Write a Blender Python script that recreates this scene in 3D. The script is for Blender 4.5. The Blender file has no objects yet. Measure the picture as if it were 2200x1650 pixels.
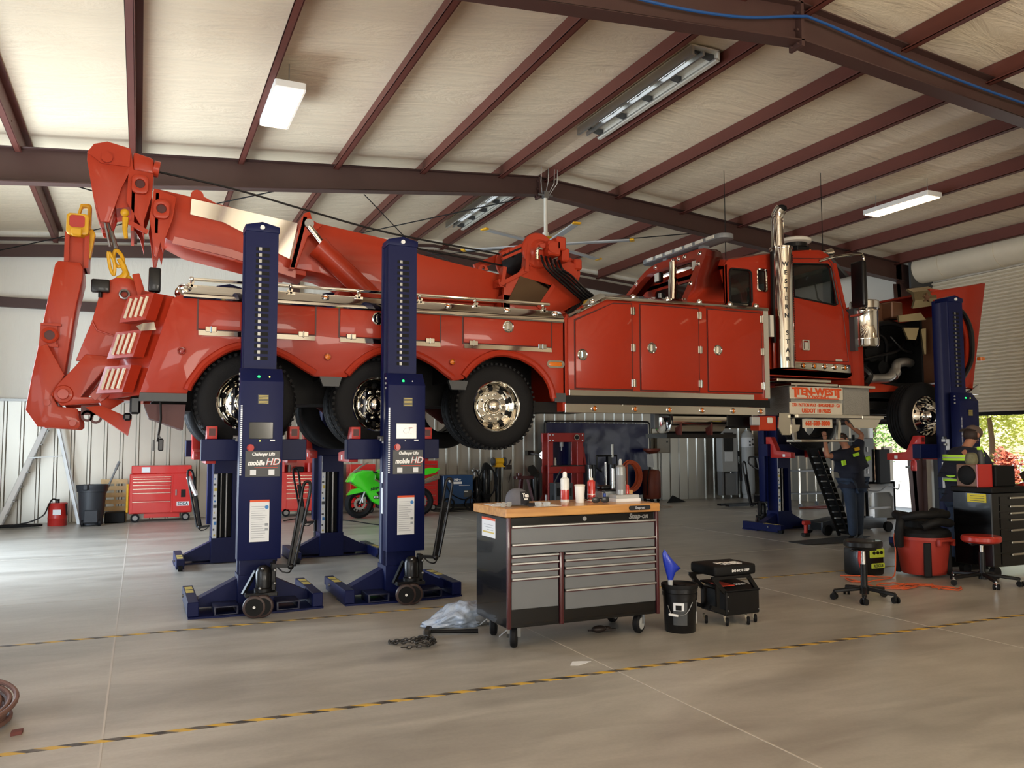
import bpy, bmesh, math, random
from mathutils import Vector, Matrix
random.seed(7)
SC = bpy.context.scene
COL = SC.collection
pi = math.pi

# ------------------------------------------------------------------ camera
YAW, PITCH, ROLL, FPX = math.radians(24.484), math.radians(4.128), math.radians(-0.148), 1754.3
cam_d = bpy.data.cameras.new('camera')
cam = bpy.data.objects.new('camera', cam_d)
COL.objects.link(cam)
cam_d.sensor_width = 36.0
cam_d.lens = 36.0 * FPX / 2200.0
cam_d.clip_start, cam_d.clip_end = 0.05, 300
cam.matrix_world = (Matrix.Translation((0, 0, 1.6)) @ Matrix.Rotation(-YAW, 4, 'Z')
                    @ Matrix.Rotation(pi / 2 + PITCH, 4, 'X') @ Matrix.Rotation(ROLL, 4, 'Z'))
SC.camera = cam

# ------------------------------------------------------------------ world, sun, daylight, exposure
SC.view_settings.view_transform = 'Standard'
SC.view_settings.look = 'None'
SC.view_settings.gamma = 1.0
SC.view_settings.use_curve_mapping = False
SC.view_settings.exposure = 0.0
SC.cycles.max_bounces = 10
SC.cycles.diffuse_bounces = 4
SC.cycles.glossy_bounces = 4
SC.cycles.sample_clamp_indirect = 6.0
SC.cycles.caustics_reflective = False
SC.cycles.caustics_refractive = False
SC.cycles.use_denoising = True
SC.render.use_persistent_data = False

W = bpy.data.worlds.new('sky')
SC.world = W
W.use_nodes = True
wn = W.node_tree
sky = wn.nodes.new('ShaderNodeTexSky')
sky.sky_type = 'NISHITA'
sky.sun_disc = False
sky.sun_elevation = math.radians(52)
sky.sun_rotation = math.radians(60)
wn.links.new(sky.outputs['Color'], wn.nodes['Background'].inputs['Color'])
wn.nodes['Background'].inputs['Strength'].default_value = 0.22

sun_d = bpy.data.lights.new('sun', 'SUN')
sun_d.energy = 10.0
sun_d.angle = math.radians(0.53)
sun_d.color = (1.0, 0.95, 0.86)
sun = bpy.data.objects.new('sun', sun_d)
COL.objects.link(sun)
sun.rotation_euler = Vector((0.15, 0.50, -0.95)).to_track_quat('-Z', 'Y').to_euler()

def area(name, loc, direction, sx, sy, power, color, spread=180):
    d = bpy.data.lights.new(name, 'AREA')
    d.shape = 'RECTANGLE'
    d.size, d.size_y = sx, sy
    d.energy = power
    d.color = color
    d.spread = math.radians(spread)
    o = bpy.data.objects.new(name, d)
    COL.objects.link(o)
    o.location = loc
    o.rotation_euler = Vector(direction).to_track_quat('-Z', 'Y').to_euler()
    return o

# daylight falling through the open bay doors (front wall behind the camera, left wall, right wall)
area('daylight_bay_door', (-0.4, -5.9, 2.1), (0, 1, 1.6), 4.0, 4.0, 500, (1.0, 0.95, 0.88))
area('daylight_bay_door', (5.2, -5.9, 2.1), (0, 1, 1.9), 4.0, 4.0, 1000, (1.0, 0.90, 0.76))
area('daylight_side_door', (-3.25, 4.2, 2.0), (1, 0, 1.2), 4.4, 4.0, 270, (0.97, 0.97, 1.0))
area('daylight_side_door', (-3.25, 13.0, 2.0), (1, 0, 0.3), 5.0, 4.0, 900, (0.74, 0.87, 1.0))
area('daylight_side_door', (16.5, 10.9, 1.1), (-1, 0, 0), 4.0, 2.1, 22, (0.93, 0.97, 1.0))
area('daylight_side_door', (16.5, 14.25, 1.1), (-1, 0, 0), 1.2, 2.0, 10, (0.93, 0.97, 1.0))

# ------------------------------------------------------------------ materials
def lin(h):
    c = [int(h[i:i + 2], 16) / 255 for i in (0, 2, 4)]
    return tuple(x / 12.92 if x <= 0.04045 else ((x + 0.055) / 1.055) ** 2.4 for x in c) + (1.0,)

MATS = {}
def M(name, hexcol, rough=0.5, metal=0.0, coat=0.0, var=0.06, scale=6.0, bump=0.0, bscale=40.0, emit=0.0, alpha=1.0, trans=0.0, spec=0.5, ecol=None):
    m = bpy.data.materials.new(name)
    m.use_nodes = True
    nt = m.node_tree
    b = nt.nodes['Principled BSDF']
    col = lin(hexcol)
    tc = nt.nodes.new('ShaderNodeTexCoord')
    nz = nt.nodes.new('ShaderNodeTexNoise')
    nz.inputs['Scale'].default_value = scale
    nz.inputs['Detail'].default_value = 3
    nt.links.new(tc.outputs['Object'], nz.inputs['Vector'])
    mx = nt.nodes.new('ShaderNodeMix')
    mx.data_type = 'RGBA'
    mx.inputs['A'].default_value = tuple(max(0, c * (1 - var)) for c in col[:3]) + (1,)
    mx.inputs['B'].default_value = tuple(min(1, c * (1 + var)) for c in col[:3]) + (1,)
    nt.links.new(nz.outputs['Fac'], mx.inputs['Factor'])
    nt.links.new(mx.outputs['Result'], b.inputs['Base Color'])
    b.inputs['Roughness'].default_value = rough
    b.inputs['Metallic'].default_value = metal
    b.inputs['Coat Weight'].default_value = coat
    b.inputs['Coat Roughness'].default_value = 0.04
    b.inputs['Specular IOR Level'].default_value = spec
    b.inputs['Alpha'].default_value = alpha
    b.inputs['Transmission Weight'].default_value = trans
    if emit:
        b.inputs['Emission Color'].default_value = lin(ecol or hexcol)
        b.inputs['Emission Strength'].default_value = emit
    if bump:
        n2 = nt.nodes.new('ShaderNodeTexNoise')
        n2.inputs['Scale'].default_value = bscale
        n2.inputs['Detail'].default_value = 4
        nt.links.new(tc.outputs['Object'], n2.inputs['Vector'])
        bp = nt.nodes.new('ShaderNodeBump')
        bp.inputs['Strength'].default_value = bump
        bp.inputs['Distance'].default_value = 0.02
        nt.links.new(n2.outputs['Fac'], bp.inputs['Height'])
        nt.links.new(bp.outputs['Normal'], b.inputs['Normal'])
    MATS[name] = m
    return m

def nodes_of(m):
    nt = m.node_tree
    return nt, nt.nodes['Principled BSDF']

# ------------------------------------------------------------------ mesh building
AX = {'x': (Vector((0, 1, 0)), Vector((0, 0, 1)), Vector((1, 0, 0))),
      'y': (Vector((1, 0, 0)), Vector((0, 0, 1)), Vector((0, 1, 0))),
      'z': (Vector((1, 0, 0)), Vector((0, 1, 0)), Vector((0, 0, 1)))}

class MB:
    """collects shapes into one mesh"""
    def __init__(s):
        s.bm = bmesh.new()
        s.T = Matrix.Identity(4)
    def _merge(s, b2, M=None):
        if M is not None:
            b2.transform(M)
        b2.transform(s.T)
        me = bpy.data.meshes.new('t')
        b2.to_mesh(me)
        b2.free()
        s.bm.from_mesh(me)
        bpy.data.meshes.remove(me)
        return s
    def box(s, x0, x1, y0, y1, z0, z1, b=0.0, seg=1, M=None):
        t = bmesh.new()
        bmesh.ops.create_cube(t, size=1)
        for v in t.verts:
            v.co = Vector(((x0 + x1) / 2 + v.co.x * abs(x1 - x0), (y0 + y1) / 2 + v.co.y * abs(y1 - y0), (z0 + z1) / 2 + v.co.z * abs(z1 - z0)))
        if b:
            bmesh.ops.bevel(t, geom=t.edges[:], offset=b, segments=seg, affect='EDGES', profile=0.5)
        return s._merge(t, M)
    def bar(s, p0, p1, w, h, b=0.0, up=(0, 0, 1)):
        p0, p1 = Vector(p0), Vector(p1)
        d = p1 - p0
        L = d.length
        d.normalize()
        u = Vector(up)
        if abs(d.dot(u)) > 0.98:
            u = Vector((0, 1, 0))
        r = d.cross(u).normalized()
        u = r.cross(d)
        Mx = Matrix((r, d, u)).transposed().to_4x4()
        Mx.translation = p0
        return s.box(-w / 2, w / 2, 0, L, -h / 2, h / 2, b, 1, Mx)
    def prism(s, poly, axis, a, b, bev=0.0, holes=()):
        U, V, N = AX[axis]
        t = bmesh.new()
        if not holes:
            f = t.faces.new([t.verts.new(U * p[0] + V * p[1] + N * a) for p in poly])
            fs = [f]
        else:
            es = []
            for lp in [poly] + list(holes):
                vs = [t.verts.new(U * p[0] + V * p[1] + N * a) for p in lp]
                es += [t.edges.new((vs[i], vs[(i + 1) % len(vs)])) for i in range(len(vs))]
            r = bmesh.ops.triangle_fill(t, use_beauty=True, edges=es)
            fs = [g for g in r['geom'] if isinstance(g, bmesh.types.BMFace)]
        r = bmesh.ops.extrude_face_region(t, geom=fs)
        bmesh.ops.translate(t, vec=N * (b - a), verts=[g for g in r['geom'] if isinstance(g, bmesh.types.BMVert)])
        bmesh.ops.recalc_face_normals(t, faces=t.faces[:])
        if bev:
            es = [e for e in t.edges if len(e.link_faces) == 2 and e.calc_face_angle(0) > 0.5]
            bmesh.ops.bevel(t, geom=es, offset=bev, segments=2, affect='EDGES', profile=0.5)
        return s._merge(t)
    def cyl(s, p0, p1, r0, r1=None, n=20, caps=True):
        p0, p1 = Vector(p0), Vector(p1)
        r1 = r0 if r1 is None else r1
        d = (p1 - p0).normalized()
        a = d.orthogonal().normalized()
        c = d.cross(a)
        t = bmesh.new()
        A, B = [], []
        for i in range(n):
            q = a * math.cos(2 * pi * i / n) + c * math.sin(2 * pi * i / n)
            A.append(t.verts.new(p0 + q * r0))
            B.append(t.verts.new(p1 + q * r1))
        for i in range(n):
            j = (i + 1) % n
            t.faces.new((A[i], A[j], B[j], B[i]))
        if caps:
            if r0 > 1e-6: t.faces.new(A[::-1])
            if r1 > 1e-6: t.faces.new(B)
        return s._merge(t)
    def tube(s, pts, r, n=8, closed=False, caps=True):
        pts = [Vector(p) for p in pts]
        N = len(pts)
        rr = r if isinstance(r, (list, tuple)) else [r] * N
        t = bmesh.new()
        rings = []
        prev = None
        for i, p in enumerate(pts):
            if closed:
                d = pts[(i + 1) % N] - pts[i - 1]
            else:
                d = pts[min(i + 1, N - 1)] - pts[max(i - 1, 0)]
            if d.length < 1e-9: d = Vector((0, 0, 1))
            d.normalize()
            if prev is None:
                a = d.orthogonal().normalized()
            else:
                a = prev - d * prev.dot(d)
                a = a.normalized() if a.length > 1e-6 else d.orthogonal().normalized()
            prev = a
            c = d.cross(a)
            rings.append([t.verts.new(p + (a * math.cos(2 * pi * k / n) + c * math.sin(2 * pi * k / n)) * rr[i]) for k in range(n)])
        for i in range(N if closed else N - 1):
            A, B = rings[i], rings[(i + 1) % N]
            for k in range(n):
                j = (k + 1) % n
                t.faces.new((A[k], A[j], B[j], B[k]))
        if caps and not closed:
            t.faces.new(rings[0][::-1])
            t.faces.new(rings[-1])
        return s._merge(t)
    def lathe(s, prof, origin=(0, 0, 0), axis=(0, 0, 1), n=28, ang=2 * pi):
        """prof: (radius, height) pairs turned round an axis"""
        o, d = Vector(origin), Vector(axis).normalized()
        a = d.orthogonal().normalized()
        if abs(d.z) > 0.99: a = Vector((1, 0, 0))
        c = d.cross(a)
        t = bmesh.new()
        rings = []
        for r, h in prof:
            if r < 1e-6:
                rings.append([t.verts.new(o + d * h)])
            else:
                rings.append([t.verts.new(o + d * h + (a * math.cos(2 * pi * k / n) + c * math.sin(2 * pi * k / n)) * r) for k in range(n)])
        for A, B in zip(rings, rings[1:]):
            for k in range(n):
                j = (k + 1) % n
                if len(A) == 1 and len(B) == 1: continue
                if len(A) == 1: t.faces.new((A[0], B[j], B[k]))
                elif len(B) == 1: t.faces.new((A[k], A[j], B[0]))
                else: t.faces.new((A[k], A[j], B[j], B[k]))
        return s._merge(t)
    def ball(s, c, rx, ry=None, rz=None, u=16, v=10, M=None):
        t = bmesh.new()
        bmesh.ops.create_uvsphere(t, u_segments=u, v_segments=v, radius=1)
        for w in t.verts:
            w.co = Vector((w.co.x * rx, w.co.y * (ry or rx), w.co.z * (rz or rx)))
        if M is not None: t.transform(M)
        return s._merge(t, Matrix.Translation(c))
    def quad(s, *ps):
        t = bmesh.new()
        t.faces.new([t.verts.new(Vector(p)) for p in ps])
        return s._merge(t)
    def hull(s, pts):
        t = bmesh.new()
        for p in pts: t.verts.new(Vector(p))
        bmesh.ops.convex_hull(t, input=t.verts[:])
        for v in [v for v in t.verts if not v.link_faces]: t.verts.remove(v)
        return s._merge(t)
    def loft(s, rings, caps=True, closed=True):
        """rings: equal lists of points joined in order"""
        t = bmesh.new()
        R = [[t.verts.new(Vector(p)) for p in r] for r in rings]
        n = len(R[0])
        for A, B in zip(R, R[1:]):
            for k in range(n if closed else n - 1):
                j = (k + 1) % n
                t.faces.new((A[k], A[j], B[j], B[k]))
        if caps and closed:
            t.faces.new(R[0][::-1])
            t.faces.new(R[-1])
        return s._merge(t)
    def build(s, name, mat, parent=None, ang=35, smooth=True, sub=0):
        bmesh.ops.remove_doubles(s.bm, verts=s.bm.verts[:], dist=1e-5)
        bmesh.ops.recalc_face_normals(s.bm, faces=s.bm.faces[:])
        lim = math.radians(ang)
        for f in s.bm.faces: f.smooth = smooth
        for e in s.bm.edges:
            if len(e.link_faces) == 2 and e.calc_face_angle(0) > lim: e.smooth = False
        me = bpy.data.meshes.new(name)
        o = bpy.data.objects.new(name, me)
        COL.objects.link(o)
        off = Vector((0, 0, 0))
        if parent is not None:
            o.parent = parent
            r = parent
            while r.parent: r = r.parent
            off = Vector(r.get('_o', (0, 0, 0)))
        elif s.bm.verts:
            xs = [v.co for v in s.bm.verts]
            lo = Vector([min(c[i] for c in xs) for i in range(3)])
            hi = Vector([max(c[i] for c in xs) for i in range(3)])
            off = Vector(((lo.x + hi.x) / 2, (lo.y + hi.y) / 2, lo.z))
            o.location = off
        bmesh.ops.translate(s.bm, vec=-off, verts=s.bm.verts[:])
        s.bm.to_mesh(me)
        s.bm.free()
        me.materials.append(mat if not isinstance(mat, str) else MATS[mat])
        if sub:
            md = o.modifiers.new('sub', 'SUBSURF')
            md.levels = md.render_levels = sub
        return o

ROOTS = []
def thing(name, label, cat, loc=(0, 0, 0), group=None, local=False):
    """an Empty at the thing's base; parts are written in world coordinates unless local"""
    o = bpy.data.objects.new(name, None)
    o.empty_display_size = 0.2
    COL.objects.link(o)
    o.location = loc
    if not local: o['_o'] = tuple(loc)
    o['label'], o['category'] = label, cat
    if group: o['group'] = group
    ROOTS.append(o)
    return o

def tag(o, label, cat, group=None, kind=None):
    o['label'], o['category'] = label, cat
    if group: o['group'] = group
    if kind: o['kind'] = kind
    return o

def struct(o, label=None):
    o['kind'] = 'structure'
    if label:
        o['label'], o['category'] = label, 'structure'
    return o

def copy_tree(o, parent=None):
    c = o.copy()
    COL.objects.link(c)
    if parent: c.parent = parent
    for ch in list(o.children): copy_tree(ch, c)
    return c

def text(s, size, loc, rot=(pi / 2, 0, 0), mat='ink', parent=None, ext=0.0008, name='lettering', align='CENTER', shear=0.0, sx=1.0, bold=0.0, M4=None):
    """lettering as a thin mesh; rot turns flat XY text to stand where it belongs"""
    cu = bpy.data.curves.new('txt', 'FONT')
    cu.body = s
    cu.size = size
    cu.extrude = ext
    cu.offset = bold
    cu.shear = shear
    cu.align_x = align
    cu.align_y = 'CENTER'
    cu.resolution_u = 3
    to = bpy.data.objects.new('txt', cu)
    COL.objects.link(to)
    dg = bpy.context.evaluated_depsgraph_get()
    dg.update()
    me = bpy.data.meshes.new_from_object(to.evaluated_get(dg))
    bpy.data.objects.remove(to)
    bpy.data.curves.remove(cu)
    from mathutils import Euler
    Mx = M4 if M4 is not None else Matrix.Translation(loc) @ Euler(rot).to_matrix().to_4x4()
    Mx = Mx @ Matrix.Diagonal((sx, 1, 1, 1))
    r = parent
    while r is not None and r.parent: r = r.parent
    if r is not None: Mx = Matrix.Translation(-Vector(r.get('_o', (0, 0, 0)))) @ Mx
    me.transform(Mx)
    o = bpy.data.objects.new(name, me)
    me.materials.clear()
    me.materials.append(MATS[mat])
    COL.objects.link(o)
    if parent is not None: o.parent = parent
    return o

def arc(cx, cy, r, a0, a1, n):
    return [(cx + r * math.cos(math.radians(a0 + (a1 - a0) * i / n)), cy + r * math.sin(math.radians(a0 + (a1 - a0) * i / n))) for i in range(n + 1)]

def circ(cx, cy, r, n=16):
    return arc(cx, cy, r, 0, 360 * (n - 1) / n, n - 1)

def rrect(x0, x1, z0, z1, r, n=4):
    return (arc(x1 - r, z1 - r, r, 0, 90, n) + arc(x0 + r, z1 - r, r, 90, 180, n) + arc(x0 + r, z0 + r, r, 180, 270, n) + arc(x1 - r, z0 + r, r, 270, 360, n))

def spline(pts, n=6, closed=False):
    """Catmull-Rom through the points"""
    P = [Vector(p) for p in pts]
    N = len(P)
    out = []
    for i in range(N if closed else N - 1):
        if closed: a, b, c, d = P[i - 1], P[i], P[(i + 1) % N], P[(i + 2) % N]
        else: a, b, c, d = P[max(i - 1, 0)], P[i], P[i + 1], P[min(i + 2, N - 1)]
        for k in range(n):
            t = k / n
            out.append(0.5 * ((2 * b) + (c - a) * t + (2 * a - 5 * b + 4 * c - d) * t * t + (3 * b - a - 3 * c + d) * t ** 3))
    if not closed: out.append(P[-1])
    return out

# general materials
M('paint_red', 'a02d18', 0.38, 0, 0.2, 0.03, 1.5, spec=0.22)
M('paint_red_inner', '7d1f12', 0.5, 0, 0.2)
M('boom_red', 'ae371d', 0.42, 0, 0.15, 0.05, 2.0, spec=0.3)
M('chrome', 'e2e0da', 0.06, 1.0, 0, 0.02)
M('polished', 'cfcbc0', 0.16, 1.0, 0, 0.04)
M('alu', 'c3c3c0', 0.35, 0.9, 0, 0.06)
M('steel', '8f8f8e', 0.4, 0.9, 0, 0.1)
M('rubber', '0f0f11', 0.7, 0, 0, 0.1, 10, 0.15, 60, spec=0.25)
M('rubber_floor', '1d1c1c', 0.7)
M('black', '0b0b0d', 0.4, 0, 0.15, spec=0.3)
M('black_matt', '0d0d0e', 0.65, spec=0.25)
M('dark', '151312', 0.65, 0, 0, 0.3, 5, spec=0.25)
M('dark_red', '4a1511', 0.5)
M('grease', '2a201b', 0.55, 0.2, 0, 0.4, 6)
M('lift_blue', '0a1340', 0.45, 0, 0.0, 0.05, 3, spec=0.2)
M('lift_blue_dark', '0c1230', 0.4)
M('fork_red', 'b3261f', 0.45, 0, 0.2)
M('yellow', 'd9a514', 0.5, 0, 0.1, 0.15, 20)
M('amber', 'd8700f', 0.25, 0, 0.6)
M('lens_red', '8e150d', 0.2, 0, 0.7)
M('white', 'e8e8e4', 0.5)
M('offwhite', 'd3cfc2', 0.5)
M('ink', '16171a', 0.6)
M('ink_white', 'f2f2f0', 0.5)
M('ink_red', 'c93a22', 0.5)
M('ink_orange', 'd7501c', 0.5)
M('glass', '20282a', 0.05, 0, 1.0, 0.02, spec=0.8)
M('glass_green', '5c7068', 0.05, 0, 1.0, 0.05, spec=0.8)
M('grey', '77797a', 0.5)
M('grey_dark', '3f4143', 0.5)
M('grey_light', 'a9abaa', 0.5)
M('diamond', 'b9b8b2', 0.3, 0.9, 0, 0.05, 8, 0.5, 90)
M('galv', '9a9b98', 0.42, 0.85, 0, 0.12, 3)
M('tan_card', 'b58a58', 0.75)
M('wood_pale', 'd3b585', 0.6, 0, 0, 0.2, 14)
M('led_green', '20e060', 0.4, emit=3.0)
M('led_yellow', 'e8e060', 0.4, emit=2.0)
M('chest_red', 'c81a18', 0.32, 0, 0.7)
M('skin', 'a9745a', 0.55, 0, 0, 0.05)
M('navy', '15192a', 0.85, 0, 0, 0.15, 20, 0.2, 25)
M('denim', '2c3a50', 0.9, 0, 0, 0.25, 12, 0.3, 30)
M('hi_vis', 'b9f03a', 0.6)
M('lamp_tube', 'e9dfc8', 0.15, 0.3, 0.8)
M('strip_pink', 'c98076', 0.5)
M('polished_dark', '6b5d50', 0.12, 1.0)
M('cab_glass', '1c2422', 0.03, 0, 0.0, 0.02, alpha=0.42, spec=0.9)
M('sign_white', 'd9d0bd', 0.35, 0.2)
M('hood_inner', '6d4a36', 0.4, 0.2)
M('shell_gold', 'a89a78', 0.22, 0.8)
# ------------------------------------------------------------------ the hall
XL, XR, YF, YB = -3.35, 16.6, -6.0, 19.3
XM, ZR, SL = 6.6, 6.72, 0.083
def roof(x): return ZR - SL * abs(x - XM)

def concrete():
    m = M('concrete', 'a39d92', 0.3, 0, 0, 0.02, 1)
    nt, b = nodes_of(m)
    tc = nt.nodes.new('ShaderNodeTexCoord')
    def noise(sc, det, vec=None, dist=0.0):
        n = nt.nodes.new('ShaderNodeTexNoise')
        n.inputs['Scale'].default_value = sc
        n.inputs['Detail'].default_value = det
        n.inputs['Distortion'].default_value = dist
        nt.links.new(vec or tc.outputs['Object'], n.inputs['Vector'])
        return n
    def ramp(src, p0, c0, p1, c1):
        r = nt.nodes.new('ShaderNodeValToRGB')
        r.color_ramp.elements[0].position, r.color_ramp.elements[0].color = p0, c0
        r.color_ramp.elements[1].position, r.color_ramp.elements[1].color = p1, c1
        nt.links.new(src, r.inputs['Fac'])
        return r
    mp = nt.nodes.new('ShaderNodeMapping')
    mp.inputs['Scale'].default_value = (0.55, 1.9, 1)
    nt.links.new(tc.outputs['Object'], mp.inputs['Vector'])
    n1 = noise(0.7, 6, mp.outputs['Vector'], 0.8)
    r1 = ramp(n1.outputs['Fac'], 0.33, lin('96928a'), 0.68, lin('b9b5ac'))
    n2 = noise(2.4, 8, mp.outputs['Vector'], 1.2)
    r2 = ramp(n2.outputs['Fac'], 0.36, (0.82, 0.81, 0.80, 1), 0.6, (1, 1, 1, 1))
    mul = nt.nodes.new('ShaderNodeMix')
    mul.data_type = 'RGBA'
    mul.blend_type = 'MULTIPLY'
    mul.inputs['Factor'].default_value = 0.7
    nt.links.new(r1.outputs['Color'], mul.inputs['A'])
    nt.links.new(r2.outputs['Color'], mul.inputs['B'])
    n3 = noise(45, 4)
    r3 = ramp(n3.outputs['Fac'], 0.3, (0.92, 0.92, 0.92, 1), 0.7, (1.0, 1.0, 1.0, 1))
    mul2 = nt.nodes.new('ShaderNodeMix')
    mul2.data_type = 'RGBA'
    mul2.blend_type = 'MULTIPLY'
    mul2.inputs['Factor'].default_value = 1.0
    nt.links.new(mul.outputs['Result'], mul2.inputs['A'])
    nt.links.new(r3.outputs['Color'], mul2.inputs['B'])
    nt.links.new(mul2.outputs['Result'], b.inputs['Base Color'])
    rr = ramp(n1.outputs['Fac'], 0.3, (0.30, 0.30, 0.30, 1), 0.75, (0.42, 0.42, 0.42, 1))
    nt.links.new(rr.outputs['Color'], b.inputs['Roughness'])
    bp = nt.nodes.new('ShaderNodeBump')
    bp.inputs['Strength'].default_value = 0.06
    bp.inputs['Distance'].default_value = 0.01
    nt.links.new(n2.outputs['Fac'], bp.inputs['Height'])
    nt.links.new(bp.outputs['Normal'], b.inputs['Normal'])
concrete()

def vinyl(name, col, scale, rough, strength):
    """white vinyl facing of the insulation with creases and sags"""
    m = M(name, col, rough, 0, 0, 0.03, 1.2)
    nt, b = nodes_of(m)
    tc = nt.nodes.new('ShaderNodeTexCoord')
    mp = nt.nodes.new('ShaderNodeMapping')
    mp.inputs['Scale'].default_value = scale
    nt.links.new(tc.outputs['Object'], mp.inputs['Vector'])
    n = nt.nodes.new('ShaderNodeTexNoise')
    n.inputs['Scale'].default_value = 1.0
    n.inputs['Detail'].default_value = 7
    n.inputs['Roughness'].default_value = 0.62
    n.inputs['Distortion'].default_value = 0.7
    nt.links.new(mp.outputs['Vector'], n.inputs['Vector'])
    bp = nt.nodes.new('ShaderNodeBump')
    bp.inputs['Strength'].default_value = strength
    bp.inputs['Distance'].default_value = 0.12
    nt.links.new(n.outputs['Fac'], bp.inputs['Height'])
    nt.links.new(bp.outputs['Normal'], b.inputs['Normal'])
vinyl('vinyl_roof', 'ebdabd', (0.9, 3.2, 1), 0.38, 0.34)
vinyl('vinyl_wall', 'e6e2d6', (3.5, 1, 0.5), 0.4, 0.3)
M('primer', '5f3026', 0.55, 0, 0, 0.12, 4)
M('primer_shaded', '47302b', 0.5, 0, 0, 0.12, 4)  # same primer as the purlins, with the frames' shade put into its colour
M('door_curtain', 'd6cbb4', 0.5, 0.1)
M('apron', 'b5b2aa', 0.8, 0, 0, 0.1, 2)

# floor slab and the ground outside
struct(MB().box(XL - 0.2, XR + 0.2, YF - 0.2, YB + 0.2, -0.25, 0).build('floor', 'concrete'))
g = MB().box(-60, 90, -70, 80, -0.40, -0.06).build('outside_ground', 'apron')
struct(g)
joint = M('joint_filler', 'b9b2a8', 0.6)
k = 1
for x in (-0.14, 3.1, 6.3, 9.5, 12.7):
    struct(MB().box(x - 0.006, x + 0.006, YF, YB, 0, 0.0012).build('trim_%d' % k, joint)); k += 1
for y in (9.6, 13.3):
    struct(MB().box(XL, XR, y - 0.005, y + 0.005, 0, 0.0012).build('trim_%d' % k, joint)); k += 1

# back wall: ribbed bright metal liner below, white vinyl above
def ribbed(x0, x1, y, z0, z1, pitch=0.305):
    prof = []
    x = x0
    while x < x1:
        for dx, dy in ((0, 0), (0.225, 0), (0.245, -0.032), (0.285, -0.032)):
            if x + dx <= x1: prof.append((x + dx, y + dy))
        for q in (0.07, 0.15):
            pass
        x += pitch
    prof.append((x1, y))
    back = [(p[0], y + 0.04) for p in (prof[-1], prof[0])]
    return prof + back
wb = MB().prism(ribbed(XL, XR, YB - 0.05, 0, 2.5), 'z', 0.0, 2.5).build('wall_back', M('liner', 'b5b2a8', 0.36, 0.7, 0, 0.1, 0.8))
struct(wb)
ins = MB()
ins.prism([(XL, 2.5), (XR, 2.5), (XR, roof(XR)), (XM, ZR), (XL, roof(XL))], 'y', YB - 0.03, YB + 0.1)
struct(ins.build('wall_back_insulation', 'vinyl_wall'))
struct(MB().box(XL, XR, YB - 0.10, YB - 0.02, 2.47, 2.52).build('trim_20', 'galv'))

liner_r = MB().prism([(XR - 0.02 + (q[1] - (YB - 0.05)), q[0]) for q in ribbed(14.95, YB - 0.06, YB - 0.05, 0, 2.5)], 'z', 0.0, 2.5).build('wall_right_liner', 'liner')
struct(liner_r)

def wall_with_openings(name, axis, pos, a0, a1, ops, mat, thick=0.12):
    m = MB()
    segs = sorted(ops)
    cur = a0
    def put(u0, u1, z0, z1):
        if axis == 'x': m.box(pos, pos + thick, u0, u1, z0, z1)
        else: m.box(u0, u1, pos, pos + thick, z0, z1)
    for o0, o1, zt in segs:
        put(cur, o0, 0, 6.8)
        put(o0, o1, zt, 6.8)
        cur = o1
    put(cur, a1, 0, 6.8)
    return struct(m.build(name, mat))
wall_with_openings('wall_left', 'x', XL - 0.12, YF, YB, [(2.0, 6.4, 4.0), (10.5, 15.5, 4.0)], 'vinyl_wall')
wall_with_openings('wall_front', 'y', YF - 0.12, XL, XR, [(-2.4, 1.6, 4.1), (3.2, 7.2, 4.1)], 'vinyl_wall')
wall_with_openings('wall_right', 'x', XR, YF, YB, [(8.4, 12.95, 5.2), (13.62, 14.9, 2.15)], 'vinyl_wall')

# roof: vinyl-faced insulation on two slopes
for sx, nm in ((XL, 'ceiling_left'), (XR, 'ceiling_right')):
    c = MB().prism([(sx, roof(sx)), (XM, ZR), (XM, ZR + 0.12), (sx, roof(sx) + 0.12)], 'y', YF - 0.1, YB + 0.1)
    struct(c.build(nm, 'vinyl_roof'))

# purlins (Z sections running to the back wall)
def zpurlin(x, mir=1):
    z1 = roof(x) - 0.012
    z0 = z1 - 0.26
    m = MB()
    m.box(x - 0.006, x + 0.006, YF, 19.10, z0, z1)
    m.box(min(x, x - 0.085 * mir), max(x, x - 0.085 * mir), YF, 19.10, z0, z0 + 0.008)
    m.box(min(x, x - 0.085 * mir), min(x, x - 0.085 * mir) + 0.006, YF, 19.10, z0, z0 + 0.025)
    m.box(min(x, x + 0.085 * mir), max(x, x + 0.085 * mir), YF, 19.10, z1 - 0.01, z1)
    for y in (6.9, 13.45, 12.2, 14.6):
        m.cyl((x - 0.012, y, z0 + 0.06), (x + 0.012, y, z0 + 0.06), 0.012, n=8)
    return m.build('purlin', 'primer')
ords = ['first', 'second', 'third', 'fourth', 'fifth', 'sixth', 'seventh']
left = [5.87, 4.39, 2.89, 1.38, -0.17, -1.65, -3.0]
right = [6.80, 8.33, 9.85, 11.30, 12.80, 14.32, 15.85]
for i, x in enumerate(left):
    tag(zpurlin(x), 'red-brown steel roof purlin, %s to the left of the ridge' % ords[i], 'purlin', 'purlins under the roof')
for i, x in enumerate(right):
    tag(zpurlin(x), 'red-brown steel roof purlin, %s to the right of the ridge' % ords[i], 'purlin', 'purlins under the roof')

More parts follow.
